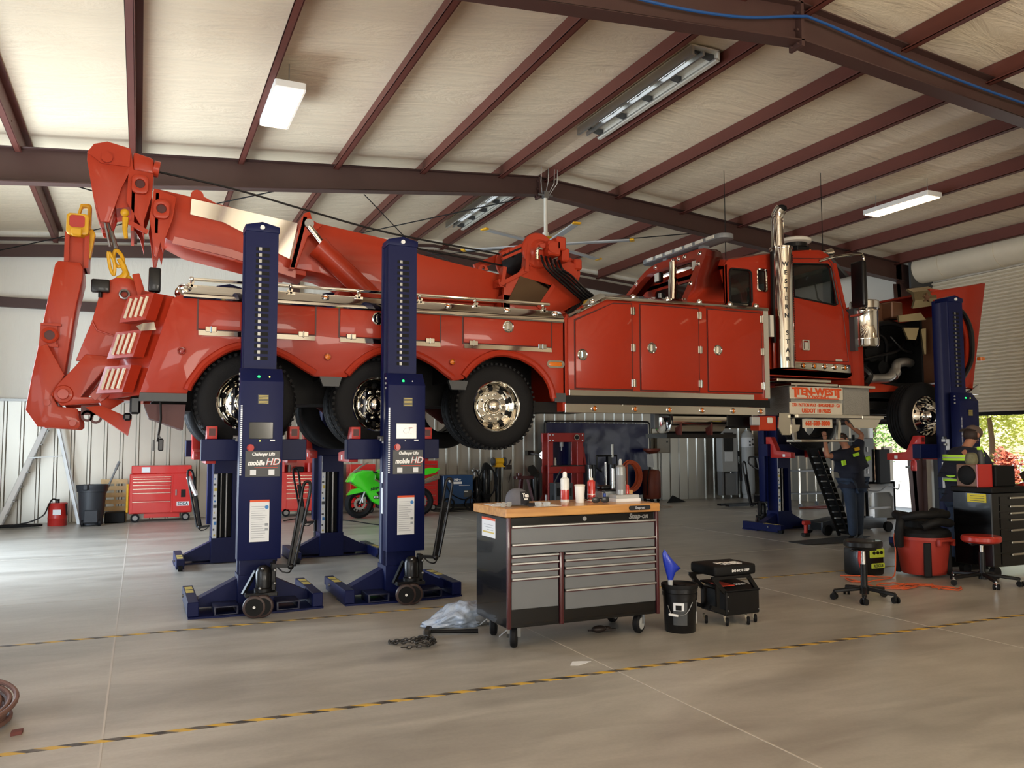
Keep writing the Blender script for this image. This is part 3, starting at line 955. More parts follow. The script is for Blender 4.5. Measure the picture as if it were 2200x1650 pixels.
for y in (9.77, 10.24):
    MB().lathe([(.06, -.06), (.2, -.06), (.21, -.05), (.17, 0), (.21, .05), (.2, .06), (.06, .06)], (-.33, y, 4.60), (0, 1, 0), 28).build('sheave', 'boom_red', head)
MB().prism([(-.15, 4.79), (.06, 4.74), (.07, 4.56), (-.15, 4.58)], 'y', 9.64, 10.36, .03).cyl((.06, 9.72, 4.65), (.12, 9.72, 4.64), .09, n=18).build('head_block', 'boom_red', head)
for pl, hc, y in (([(-.17, 4.80), (-.14, 4.58), (.06, 4.56), (.05, 4.30), (-.02, 4.02), (-.01, 3.80), (-.06, 3.98), (-.2, 4.22), (-.19, 4.5)], (-.07, 4.42), 9.62),
                  ([(.07, 4.40), (.30, 4.33), (.27, 4.08), (.20, 3.86), (.18, 3.69), (.15, 3.80), (.12, 3.64), (.09, 3.66), (.06, 3.91), (.03, 4.06)], (.15, 4.17), 9.62)):
    lp = MB()
    lp.prism(pl, 'y', y, y + .04, .006).prism(pl, 'y', y + .7, y + .74, .006)
    lp.box(pl[0][0] + .02, pl[0][0] + .05, y, y + .74, 3.9, 4.35)
    lug = lp.build('lug_plate', 'boom_red', head)
    MB().prism(rrect(hc[0] - .085, hc[0] + .085, hc[1] - .11, hc[1] + .10, .06, 5), 'y', y - .05, y + .01, .01, [circ(hc[0], hc[1], .05)]).build('lug_boss', 'boom_red', lug)
    MB().cyl((hc[0], y - .02, hc[1]), (hc[0], y + .02, hc[1]), .05, n=16).build('lug_hole', 'dark_red', lug)
MB().bar((-.2, 9.6, 4.0), (.02, 9.62, 3.9), .03, .05).build('head_brace', 'boom_red', head)
MB().tube([(-.20, 9.58, 4.03), (-.205, 9.58, 3.9), (-.19, 9.58, 3.80)], [.035, .025, .02], 8).ball((-.21, 9.58, 4.08), .045).build('pin_handle', 'yellow', head)
# lift ram
br = MB()
for y in (9.56, 10.4):
    br.prism([(1.68, 4.29), (1.75, 4.32), (1.78, 4.22), (1.90, 4.17), (1.80, 4.08), (1.73, 4.02), (1.60, 3.63), (1.53, 3.63), (1.63, 4.06)], 'y', y, y + .05, .006)
br.prism([(1.66, 4.25), (1.72, 4.25), (1.58, 3.62), (1.53, 3.62)], 'y', 9.56, 10.45)
bk = br.build('ram_bracket', 'boom_red', TK)
MB().cyl((1.74, 9.53, 4.17), (1.74, 9.62, 4.17), .055, n=16).build('ram_pin', 'steel', bk)
MB().cyl((1.74, 9.57, 4.14), (2.0, 9.57, 3.82), .045, n=16).build('ram_rod', 'chrome', TK)
MB().cyl((1.86, 9.55, 3.90), (2.72, 9.55, 3.16), .125, n=28).cyl((1.84, 9.55, 3.915), (1.9, 9.55, 3.865), .135, n=28).build('ram_cylinder', 'boom_red', TK)
# turret and winch
tu = MB()
for y in (9.5, 10.45):
    tu.prism([(4.20, 3.42), (4.22, 3.68), (4.42, 3.80), (4.56, 3.98), (4.95, 3.93), (5.13, 3.74), (5.58, 3.42), (5.50, 3.2), (4.2, 3.2)], 'y', y, y + .05, .008)
tu.prism([(4.9, 3.93), (4.97, 3.93), (5.15, 3.74), (5.58, 3.42), (5.5, 3.38), (5.08, 3.7)], 'y', 9.5, 10.5)
tu.prism([(4.20, 3.2), (4.20, 3.5), (4.3, 3.5), (4.3, 3.2)], 'y', 9.5, 10.5)
tu.bar((4.93, 9.49, 3.68), (4.70, 9.49, 3.36), .03, .05)
tur = tu.build('turret', 'boom_red', TK)
MB().prism([(4.44, 3.76), (4.91, 3.67), (4.70, 3.38), (4.24, 3.38)], 'y', 9.485, 9.5).build('turret_panel', 'polished_dark', tur)
wf = MB()
for a, b2 in (((4.18, 4.03), (4.64, 4.26)), ((4.20, 3.97), (4.64, 4.19))):
    wf.bar((a[0], 9.52, a[1]), (b2[0], 9.52, b2[1]), .05, .035)
wf.bar((4.14, 9.5, 3.62), (4.56, 9.5, 3.86), .06, .05)
wf.bar((4.18, 9.52, 3.62), (4.22, 9.52, 3.86), .05, .11)
wf.bar((4.52, 9.52, 3.82), (4.56, 9.52, 4.2), .05, .13)
wf.box(4.14, 4.24, 9.5, 10.4, 3.6, 3.70)
wf.bar((4.18, 10.42, 4.03), (4.64, 10.42, 4.26), .05, .1)
for x, z in ((4.24, 4.05), (4.30, 4.08), (4.55, 4.2), (4.6, 4.22), (4.19, 3.67), (4.52, 3.9), (4.58, 3.92)):
    wf.cyl((x, 9.47, z), (x, 9.5, z), .016, n=8)
wf.build('winch_frame', 'boom_red', TK)
dm = MB().lathe([(0, 0), (.22, 0), (.235, .015), (.235, .045), (.13, .05), (.13, .85), (.235, .86), (.235, .90), (0, .90)], (4.70, 9.46, 4.12), (0, 1, 0), 32)
wd = dm.build('winch_drum', 'boom_red', TK)
MB().lathe([(.135, .1), (.18, .1), (.185, .45), (.18, .8), (.135, .8)], (4.70, 9.46, 4.12), (0, 1, 0), 24).build('wound_rope', 'dark', wd)
MB().lathe([(0, -.05), (.1, -.05), (.12, -.02), (.15, 0)], (4.72, 9.46, 4.12), (0, 1, 0), 24).box(4.74, 4.92, 9.25, 9.45, 4.02, 4.22, .02).box(4.86, 5.0, 9.25, 9.45, 4.1, 4.28, .02).box(4.95, 5.06, 9.27, 9.42, 3.96, 4.14, .02).cyl((4.80, 9.24, 4.12), (4.80, 9.40, 4.12), .07).bar((4.68, 9.40, 4.14), (4.9, 9.36, 4.22), .08, .06).build('winch_motor', 'boom_red', wd)
MB().lathe([(0, 0), (.2, 0), (.2, .05), (.1, .05), (.1, .5), (.2, .5), (.2, .55), (0, .55)], (5.14, 9.5, 3.88), (0, 1, 0), 24).box(5.0, 5.26, 9.42, 9.55, 3.76, 4.0, .02).box(5.2, 5.32, 9.4, 9.5, 3.9, 4.05, .02).build('second_winch', 'boom_red', TK)
hz = MB()
for k in range(5):
    o = .03 * k
    hz.tube(spline([(4.66 + o * 2.2, 9.32, 4.02 - o * .4), (4.70 + o * 2, 9.25, 3.84), (4.98 + o, 9.3, 3.66 + o), (5.3 + o, 9.36, 3.48 + o * .8), (5.72 + o, 9.44, 3.34 + o)], 5), .017, 7)
hz.build('hydraulic_hoses', 'black', TK)
MB().tube(spline([(4.66, 9.3, 4.10), (4.60, 9.28, 4.09), (4.585, 9.28, 4.02), (4.585, 9.28, 3.95)], 4), .022, 8).build('hose_elbow', 'chrome', TK)
rp = MB()
rp.tube(spline([(4.55, 9.86, 4.10), (2.83, 9.86, 4.24), (1.74, 9.86, 4.42), (.92, 9.86, 4.57), (.12, 9.86, 4.66)], 4), .012, 6)
rp.build('wire_rope', 'dark', TK)
MB().tube([(4.5, 10.2, 4.05), (1.7, 10.2, 4.32), (.1, 10.2, 4.52)], .012, 6).build('wire_rope', 'dark', TK)
MB().prism(arc(4.02, 3.85, .07, 0, 180, 8), 'y', 9.72, 9.75, 0, [circ(4.02, 3.875, .025, 10)]).build('boom_lug', 'boom_red', boom)

# hook chain hanging from the boom head
MB().tube([(-.43, 9.74, 4.17), (-.30, 9.74, 3.76)], .015, 6).tube([(-.42, 9.68, 4.05), (-.345, 9.68, 3.72)], .015, 6).tube([(-.345, 9.74, 3.9), (-.29, 9.74, 3.72)], .026, 8).build('hook_rope', 'steel', TK)
hk = MB()
hk.tube(spline([(-.29, 9.74, 3.70), (-.23, 9.72, 3.64), (-.215, 9.72, 3.55), (-.27, 9.72, 3.52), (-.31, 9.73, 3.6)], 5, True), .02, 8, True)
hk.tube(spline([(-.36, 9.68, 3.66), (-.30, 9.68, 3.55), (-.30, 9.7, 3.42), (-.34, 9.7, 3.50)], 5, True), .018, 8, True)
hk.tube(spline([(-.25, 9.71, 3.60), (-.20, 9.7, 3.50), (-.19, 9.7, 3.42), (-.26, 9.7, 3.36), (-.30, 9.7, 3.26), (-.22, 9.7, 3.20), (-.14, 9.7, 3.25)], 5), [.03] * 8 + [.04] * 15 + [.035] * 8, 10)
hk.tube([(-.19, 9.7, 3.44), (-.12, 9.69, 3.37), (-.10, 9.69, 3.32), (-.11, 9.69, 3.28)], .02, 8)
hk.build('hook_chain', 'yellow', TK)

# underlift
mp = MB()
mst = [(-.37, 3.33), (-.41, 3.27), (-.49, 2.90), (-.63, 2.47), (-.20, 2.46), (.02, 3.22), (-.13, 3.38), (-.27, 3.38)]
for y in (9.62, 10.42):
    mp.prism(mst, 'y', y, y + .06, .008, [circ(-.19, 3.20, .05)])
mp.prism([(-.2, 3.3), (-.05, 3.3), (-.25, 2.4), (-.4, 2.4)], 'y', 9.66, 10.44)
mp.prism([(-.12, 3.40), (-.05, 3.42), (.05, 3.1), (.0, 2.95)], 'y', 9.48, 9.54, .008)
mp.prism([(-.10, 2.46), (.0, 3.2), (.14, 3.2), (.05, 2.1), (-.2, 2.1)], 'y', 9.55, 10.5)
mp.tube([(-.49, 9.61, 2.90), (-.44, 9.61, 2.80), (-.20, 9.61, 2.72)], .008, 6)
ma = mp.build('underlift_mast', 'boom_red', TK)
MB().lathe([(.03, 0), (.055, 0), (.055, -.03), (.04, -.035), (.03, -.01)], (-.19, 9.62, 3.20), (0, 1, 0), 20).build('mast_bushing', 'steel', ma)
lo = [(-.84, 2.11), (-.79, 2.21), (-.63, 2.41), (-.54, 2.54), (-.20, 2.52), (-.27, 2.17), (-.30, 2.04), (-.75, 1.995)]
MB().prism(lo, 'y', 10.40, 10.45, .008, [[(-.57, 2.09), (-.36, 2.38), (-.27, 2.37), (-.33, 2.09)]]).build('underlift_link', 'boom_red', TK)
lk = MB().prism(lo, 'y', 9.60, 9.65, .008, [[(-.57, 2.09), (-.36, 2.38), (-.27, 2.37), (-.33, 2.09)]])
lk.bar((-.32, 9.60, 2.26), (-.46, 9.60, 2.08), .04, .075).bar((-.40, 9.61, 2.06), (-.28, 9.61, 2.18), .04, .06)
lk.cyl((-.32, 9.57, 2.27), (-.32, 9.63, 2.27), .055)
lnk = lk.build('underlift_link', 'boom_red', TK)
MB().lathe([(0, -.05), (.05, -.05), (.055, -.045), (.055, -.02), (.085, -.015), (.095, 0)], (-.73, 9.60, 2.115), (0, 1, 0), 28).cyl((-.73, 9.6, 2.115), (-.73, 10.5, 2.115), .06).build('pivot_pin', 'boom_red', lnk)
ft_ = MB()
foot = [(-1.07, 1.95), (-.96, 1.78), (-.60, 1.755), (-.57, 1.78), (-.57, 1.83), (-.60, 1.97), (-.78, 1.99), (-.83, 2.09), (-.73, 2.32), (-.90, 2.64), (-.98, 2.60), (-1.03, 2.28)]
for y in (9.66, 10.38):
    ft_.prism(foot, 'y', y, y + .05, .008)
ft_.prism([(-1.03, 1.97), (-.95, 1.83), (-.75, 1.83), (-.9, 2.3), (-.98, 2.5)], 'y', 9.7, 10.4)
for x, z in ((-.88, 2.03), (-.64, 1.82)):
    ft_.cyl((x, 9.64, z), (x, 9.68, z), .035, n=14)
fto = ft_.build('underlift_foot', 'boom_red', TK)
am = MB().prism([(-1.0, 2.56), (-.91, 3.19), (-.865, 3.50), (-.84, 3.54), (-.63, 3.54), (-.60, 3.48), (-.60, 3.37), (-.65, 3.08), (-.74, 2.32), (-.9, 2.32)], 'y', 9.76, 10.30, .015)
am.prism([(-.97, 2.86), (-.78, 2.86), (-.78, 2.835), (-.97, 2.835)], 'y', 9.70, 9.77).prism([(-.98, 2.64), (-.80, 2.64), (-.80, 2.615), (-.98, 2.615)], 'y', 9.70, 9.77)
am.prism([(-.98, 2.62), (-.82, 2.62), (-.82, 2.86), (-.97, 2.86)], 'y', 9.72, 9.77)
arm = am.build('underlift_arm', 'boom_red', TK)
MB().lathe([(.05, 0), (.085, 0), (.085, -.04), (.07, -.05), (.05, -.04)], (-.885, 9.74, 2.735), (0, 1, 0), 22).build('arm_boss', 'boom_red', arm)
MB().cyl((-.885, 9.71, 2.735), (-.885, 9.72, 2.735), .055, n=18).build('arm_hole', 'dark_red', arm)
te = MB().box(-.79, -.745, 9.84, 10.2, 3.5, 3.88).box(-.60, -.555, 9.84, 10.2, 3.5, 3.88).box(-.76, -.58, 9.9, 10.2, 3.5, 3.86)
te.build('crossbar_tube', 'boom_red', arm)
yc = MB().prism(rrect(-.775, -.56, 3.84, 4.07, .04, 4), 'y', 9.76, 10.1, .008, [rrect(-.745, -.60, 3.92, 4.05, .03, 4)])
yc.box(-.72, -.62, 9.7, 9.78, 3.82, 3.9, .01)
yh = yc.build('crossbar_collar', 'yellow', arm)
MB().prism(rrect(-.745, -.60, 3.92, 4.05, .03, 4), 'y', 9.77, 9.80).build('collar_plate', 'fork_red', yh)
MB().prism([(-.69, 4.10), (-.66, 4.23), (-.58, 4.24), (-.55, 4.22), (-.55, 3.95), (-.63, 3.95), (-.69, 4.05)], 'y', 9.96, 10.06, .01, [[(-.66, 4.11), (-.64, 4.2), (-.59, 4.2), (-.59, 4.0), (-.62, 4.0)]]).prism([(-.54, 3.62), (-.5, 3.9), (-.53, 3.95), (-.58, 3.92), (-.57, 3.62)], 'y', 9.9, 10.0, .01).build('crossbar_grip', 'yellow', arm)
wg = MB().hull([(-.52, 9.5, 1.98), (-.37, 9.5, 2.0), (-.08, 9.38, 1.86), (-.11, 9.38, 1.69), (-.39, 9.5, 1.90), (-.50, 9.58, 1.96), (-.08, 9.46, 1.85), (-.11, 9.46, 1.68), (-.37, 9.58, 1.98)])
wg.bar((-.36, 9.55, 1.98), (-.2, 9.6, 2.1), .06, .12)
wg.build('fork_wing', 'boom_red', TK)
sh = MB()
for x, z in ((-.50, 1.89), (-.42, 1.87)):
    sh.lathe([(.035, -.015), (.06, -.015), (.06, .015), (.035, .015), (.035, -.015)], (x, 9.55, z), (0, 1, 0), 14)
sh.bar((-.56, 9.55, 1.95), (-.36, 9.55, 1.95), .03, .1)
sh.build('chain_grab', 'dark_red', TK)
sidebar = MB().box(-.16, -.08, 9.3, 9.6, 1.84, 1.92, .02).build('tow_pintle', 'black', TK)
# ---------------- light arch, cab, engine, hood (parts of the truck)
hp = MB()
def hoop_ring(y, z, out):
    t = z - 3.45
    xr = 6.62 + .72 * t
    return [(xr, y, z), (7.28 + .26 * t if y < 9.6 else xr + .24, y, z)]
half_o = [(8.92, 3.44), (9.02, 3.75), (9.12, 4.05), (9.18, 4.22), (9.25, 4.32), (9.36, 4.38), (9.50, 4.40)]
half_i = [(9.07, 3.44), (9.17, 3.75), (9.26, 4.02), (9.31, 4.13), (9.37, 4.20), (9.45, 4.235), (9.55, 4.245)]
outer = half_o + [(20.02 - y, z) for y, z in half_o[::-1]]
innr = half_i + [(20.02 - y, z) for y, z in half_i[::-1]]
for i in range(len(outer) - 1):
    q4 = [hoop_ring(y, z, 0) for (y, z) in (outer[i], outer[i + 1], innr[i + 1], innr[i])]
    hp.loft([[r[0] for r in q4], [r[1] for r in q4]])
hoop = hp.build('light_arch', 'paint_red', TK, ang=30)
for y, z in ((9.01, 3.52), (9.10, 3.78), (9.22, 4.10), (9.36, 4.29), (9.75, 4.325), (9.9, 4.325), (10.05, 4.325), (10.5, 4.32), (10.80, 4.10), (10.92, 3.8)):
    marker(6.62 + .72 * (z - 3.45) - .002, y, z, .034, 'lens_red', hoop, (-.83, 0, .56))
for y in (9.46, 10.40):
    MB().box(7.20, 7.28, y - .07, y + .07, 4.06, 4.22, .02).build('work_lamp', 'black', hoop)
    MB().box(7.19, 7.20, y - .055, y + .055, 4.075, 4.205).build('work_lamp_lens', 'offwhite', hoop)
MB().cyl((7.1, 9.85, 3.44), (7.1, 9.85, 3.62), .05).cyl((7.1, 9.85, 3.62), (7.1, 9.85, 4.0), .07, n=20).cyl((7.1, 9.85, 3.95), (7.1, 9.85, 4.26), .055, n=20).build('light_mast', 'chrome', TK)
MB().cyl((7.12, 10.2, 3.44), (7.12, 10.2, 3.85), .04).tube(spline([(7.0, 10.6, 3.5), (7.05, 10.5, 3.75), (7.1, 10.3, 3.8)], 5), .015, 6).build('mast_pipe', 'steel', TK)
MB().box(7.0, 7.2, 9.62, 9.82, 3.44, 3.66, .01).build('mast_base', 'offwhite', TK)
lb = MB().prism(rrect(7.30, 7.58, 8.98, 11.02, .13, 6), 'z', 4.46, 4.53, .01).box(7.38, 7.50, 9.5, 9.6, 4.38, 4.46).box(7.38, 7.50, 10.4, 10.5, 4.38, 4.46)
lbo = lb.build('light_bar', 'grey', TK)
for k in range(7):
    y = 9.14 + .25 * k
    MB().box(7.285, 7.30, y, y + .17, 4.475, 4.52).build('light_bar_lens', 'offwhite', lbo)
for x, y, z0, z1 in ((9.40, 9.2, 4.40, 5.72), (7.55, 9.2, 4.2, 5.5)):
    MB().cyl((x, y, z0), (x, y, z1), .008, .005, 6).build('antenna', 'dark', TK)

# cab shell
CY0, CY1 = 9.0, 11.06
SIDE = [(7.36, 2.56), (7.36, 4.06), (7.42, 4.15), (8.2, 4.31), (8.9, 4.43), (9.15, 4.45), (9.30, 4.40), (9.40, 4.28), (9.58, 3.62), (9.70, 3.52), (9.74, 2.60), (9.6, 2.54)]
H1 = rrect(7.44, 7.83, 3.54, 4.03, .06)
H2 = rrect(7.935, 8.10, 3.75, 4.06, .03)
H3 = [(8.60, 4.20), (9.28, 4.25), (9.34, 4.20), (9.46, 3.66), (9.40, 3.64), (8.62, 3.71)]
cs = MB()
for y in (CY0, CY1 - .05):
    cs.prism(SIDE, 'y', y, y + .05, .006, [H1, H2, H3])
tops = SIDE[1:9]
rings = [[(x, CY0 + .02, z - .04), (x, CY0 + .02, z - .005), (x, CY0 + .16, z + .035), (x, CY1 - .16, z + .035), (x, CY1 - .02, z - .005), (x, CY1 - .02, z - .04)] for x, z in tops[:7]]
cs.loft(rings)
cs.prism([(CY0, 2.56), (CY1, 2.56), (CY1, 4.08), (CY0, 4.08)], 'x', 7.36, 7.40, 0, [rrect(9.35, 10.70, 3.48, 3.98, .06)]).box(7.36, 9.7, CY0, CY1, 2.54, 2.64)
cs.prism([(9.58, 3.62), (9.72, 3.52), (10.0, 3.45), (10.0, 2.44), (9.74, 2.44)], 'y', CY0 + .04, CY1 - .04, .01)
for y in (CY0, CY1 - .08):
    cs.prism([(9.40, 4.28), (9.46, 4.28), (9.64, 3.60), (9.57, 3.60)], 'y', y, y + .08)
cab = cs.build('cab', 'paint_red', TK)
for nm, h in (('rear_side_window', H1), ('quarter_window', H2), ('door_window', H3)):
    for y in (CY0 + .02, CY1 - .04):
        MB().prism(h, 'y', y, y + .008).build(nm, 'cab_glass', cab)
MB().prism(rrect(9.35, 10.70, 3.48, 3.98, .06), 'x', 7.375, 7.385).build('rear_window', 'cab_glass', cab)
MB().prism([(9.42, 4.27), (9.43, 4.28), (9.60, 3.62), (9.59, 3.61)], 'y', CY0 + .09, CY1 - .09).build('windshield', 'cab_glass', cab)
for h in (H1, H3):
    MB().tube([(p[0], CY0 - .004, p[1]) for p in h], .014, 6, True).build('window_seal', 'black', cab)
MB().tube([(p[0], CY0 - .006, p[1]) for p in H2], .016, 8, True).build('quarter_window_trim', 'chrome', cab)
dg = MB()
dr_o = [(8.53, 2.78), (8.53, 4.24), (8.6, 4.28), (9.28, 4.33), (9.36, 4.27), (9.56, 3.56), (9.64, 2.80)]
dg.tube([(p[0], CY0 - .001, p[1]) for p in dr_o], .007, 6, True)
dg.build('door_seam', 'dark_red', cab)
MB().prism(rrect(8.72, 8.86, 2.93, 3.09, .02), 'y', CY0 - .03, CY0, .006, [rrect(8.745, 8.835, 2.95, 3.07, .015)]).box(8.76, 8.83, CY0 - .025, CY0 - .005, 2.95, 3.05).build('door_handle', 'chrome', cab)
MB().box(9.38, 9.42, CY0 + .02, CY0 + .05, 3.66, 4.1).tube([(9.18, CY0 + .12, 3.98), (9.12, CY0 + .1, 3.95), (9.17, CY0 + .1, 3.74), (9.26, CY0 + .12, 3.70)], .012, 6).build('grab_handle', 'black', cab)
MB().box(9.38, 9.52, CY0 - .004, CY0, 2.80, 2.83).build('door_badge', 'chrome', cab)
seat = MB()
for y in (9.2, 10.3):
    seat.box(8.35, 8.85, y, y + .5, 2.7, 3.25, .05).box(8.3, 8.45, y, y + .5, 3.2, 3.85, .05)
seat.box(7.45, 7.9, 9.2, 10.8, 2.7, 3.5)
seat.build('seat', 'black_matt', cab)
MB().lathe([(.2, -.012), (.215, 0), (.2, .012), (.185, 0), (.2, -.012)], (9.22, 9.5, 3.62), (-.75, 0, .66), 24).bar((9.22, 9.5, 3.62), (9.45, 9.5, 3.4), .05, .05).box(9.4, 9.6, 9.1, 11.0, 3.2, 3.58).build('steering_wheel', 'black_matt', cab)
MB().prism([(8.45, 2.66), (9.62, 2.62), (9.62, 2.745), (8.45, 2.76)], 'y', 8.94, 8.99, .005).build('cab_light_strip', 'polished', cab)
for x in (8.69, 8.90, 9.10, 9.30, 9.50):
    marker(x, 8.94, 2.703, .04, 'amber', cab)
MB().lathe([(0, 0), (.2, 0), (.24, .02), (.24, .06), (.2, .08), (0, .08)], (8.98, 9.34, 4.60), (0, 0, 1), 28).build('roof_beacon', 'offwhite', cab)
MB().box(8.90, 9.14, 9.2, 9.45, 4.40, 4.56, .01).cyl((8.98, 9.34, 4.54), (8.98, 9.34, 4.61), .18).build('beacon_mount', 'black', cab)
MB().cyl((9.22, 9.3, 4.44), (9.22, 9.3, 4.53), .05, .03).build('roof_marker', 'amber', cab)
MB().cyl((9.22, 9.1, 4.42), (9.34, 9.1, 4.44), .035).cyl((9.34, 9.1, 4.44), (9.46, 9.1, 4.46), .05, .07).build('air_horn', 'chrome', cab)
MB().prism([(9.3, 4.42), (9.34, 4.44), (9.78, 4.12), (9.72, 4.10)], 'y', CY0 + .05, CY1 - .05).build('sun_visor', 'grey_dark', cab)
# mirror
MB().tube(spline([(9.12, 9.0, 4.28), (9.28, 8.86, 4.33), (9.60, 8.72, 4.37), (9.68, 8.70, 4.34), (9.70, 8.70, 4.2), (9.72, 8.70, 3.6), (9.70, 8.75, 3.5), (9.66, 8.95, 3.48)], 6), .02, 10).build('mirror_arm', 'chrome', cab)
MB().box(9.58, 9.67, 8.62, 8.86, 3.58, 4.27, .03, 3).build('mirror_head', 'black', cab)
# air cleaner
MB().lathe([(0, 0), (.18, 0), (.195, .03), (.195, .1), (.2, .11), (.2, .13), (.195, .14), (.195, .52), (.2, .53), (.2, .55), (.195, .56), (.215, .58), (.215, .68), (.20, .70), (.0, .70)], (9.92, 8.92, 3.02), (0, 0, 1), 36).build('air_cleaner', 'chrome', TK)
MB().box(9.68, 9.74, 8.9, 9.1, 2.96, 3.6).build('air_cleaner_bracket', 'grey_dark', TK)
# exhaust stack
stk = MB().cyl((8.20, 8.86, 4.30), (8.20, 8.86, 4.72), .085, n=24)
stk.tube(spline([(8.20, 8.86, 4.70), (8.20, 8.86, 4.80), (8.215, 8.84, 4.87), (8.235, 8.80, 4.92)], 4), [.085, .085, .085, .085, .086, .087, .088, .088, .088, .088, .088, .088, .088], 24)
sto = stk.build('exhaust_stack', 'chrome', TK)
MB().ball((8.238, 8.795, 4.925), .083, .05, .05, 16, 8, Matrix.Rotation(-.9, 4, 'X')).build('stack_mouth', 'black_matt', sto)
shd = MB().cyl((8.26, 8.86, 2.64), (8.26, 8.86, 4.36), .150, n=36).cyl((8.26, 8.86, 4.34), (8.26, 8.86, 4.37), .16, n=36)
sdo = shd.build('heat_shield', 'chrome', sto)
ho = MB()
for k in range(46):
    z = 2.75 + k * .033
    for a in (-.45, -.30):
        x, y = 8.26 + .151 * math.cos(a - .3), 8.86 + .151 * math.sin(a - .3)
        ho.box(x - .006, x + .006, y - .006, y + .006, z, z + .02)
ho.build('shield_slots', 'black_matt', sdo)
MB().bar((8.43, 8.92, 2.9), (8.43, 8.92, 4.3), .03, .03).build('grab_rail', 'chrome', sto)
for k, c in enumerate('WESTERN STAR'):
    if c == ' ': continue
    a = math.radians(-112)
    p = Vector((8.26 + .1505 * math.cos(a), 8.86 + .1505 * math.sin(a), 4.10 - k * .122))
    text(c, .085, p, (pi / 2, 0, math.radians(-22)), 'ink', sdo, .0012, 'stack_letter', bold=.003)
MB().box(8.09, 8.12, 8.86, 8.9, 3.0, 4.3).build('stack_mount', 'dark', TK)
MB().box(7.92, 7.98, 8.74, 8.78, 3.06, 3.36).build('stack_bracket', 'offwhite', TK)

# steps and sign panels
sp = MB()
sp.box(8.0, 9.0, 8.72, 9.0, 2.445, 2.485, .006).box(8.2, 9.06, 8.66, 9.0, 2.385, 2.425, .006).box(9.08, 9.80, 8.66, 9.0, 2.375, 2.415, .006)
sp.box(8.24, 9.45, 8.60, 8.95, 1.935, 1.985, .006).box(9.45, 9.88, 8.6, 8.95, 1.93, 1.98, .006)
sp.prism([(9.22, 1.93), (9.86, 1.93), (9.76, 1.80), (9.34, 1.80)], 'y', 8.64, 8.66)
sp.box(8.3, 9.2, 8.62, 8.9, 1.60, 1.64, .006)
sp.bar((8.28, 8.75, 1.93), (8.32, 8.75, 1.62), .05, .04).bar((9.15, 8.75, 1.93), (9.12, 8.75, 1.62), .05, .04)
stp = sp.build('cab_step', 'polished', TK)
MB().prism([(9.22, 2.0), (9.68, 2.0), (9.70, 2.36), (9.22, 2.36)], 'y', 8.72, 8.74).box(8.25, 9.75, 8.74, 9.3, 1.99, 2.38).build('step_box', 'diamond', stp)
MB().prism([(8.0, 2.0), (8.2, 2.0), (8.2, 1.70), (8.05, 1.70), (7.98, 1.8)], 'y', 8.70, 8.72).prism([(8.2, 1.84), (8.36, 1.84), (8.34, 1.76), (8.2, 1.72)], 'y', 8.69, 8.7).build('step_bracket', 'polished', stp)
def sign(x0, x1, z0, z1, y, tilt=0.0):
    return MB().prism([(y - tilt, z1), (y, z0), (y + .012, z0), (y + .012 - tilt, z1)], 'x', x0, x1).build('sign_panel', 'sign_white', stp)
s1 = sign(8.20, 9.19, 2.205, 2.375, 8.70)
text('TEN-WEST', .135, (8.70, 8.697, 2.305), (pi / 2, 0, 0), 'ink_orange', s1, .002, 'lettering', sx=1.22, bold=.007)
text('TOWING', .06, (8.70, 8.697, 2.232), (pi / 2, 0, 0), 'ink_orange', s1, .002, 'lettering', sx=1.7, bold=.002)
MB().prism([(8.28, 2.226), (8.32, 2.226), (8.32, 2.36), (8.24, 2.36), (8.24, 2.335), (8.28, 2.335)], 'y', 8.694, 8.70).prism([(9.08, 2.226), (9.12, 2.226), (9.12, 2.335), (9.16, 2.335), (9.16, 2.36), (9.08, 2.36)], 'y', 8.694, 8.70).prism([(8.3, 2.22), (9.1, 2.22), (9.1, 2.207), (8.3, 2.207)], 'y', 8.694, 8.70).build('logo_flourish', 'ink_orange', s1)
s2 = sign(8.19, 9.17, 1.99, 2.155, 8.70)
text('2701 PATTON WAY - BAKERSFIELD - CA', .062, (8.68, 8.697, 2.118), (pi / 2, 0, 0), 'ink_orange', s2, .002, 'lettering', sx=.80, bold=.002)
text('USDOT 1019605', .078, (8.68, 8.697, 2.038), (pi / 2, 0, 0), 'ink_orange', s2, .002, 'lettering', sx=.98, bold=.003)
s3 = sign(8.40, 8.95, 1.80, 1.92, 8.68)
text('661-589-3800', .085, (8.675, 8.677, 1.86), (pi / 2, 0, 0), 'ink_orange', s3, .002, 'lettering', sx=.95, bold=.004)
MB().ball((8.31, 8.69, 2.40), .025).build('step_lamp', 'lamp_tube', stp)
MB().box(7.7, 8.0, 8.76, 8.95, 1.76, 1.96, .01).build('frame_bracket', 'boom_red', TK)
MB().box(7.56, 7.70, 8.74, 8.80, 1.83, 1.95, .01).build('reverse_lamp', 'grey_light', TK)
MB().box(7.83, 7.92, 8.735, 8.76, 1.86, 1.94, .01).build('reflector', 'offwhite', TK)

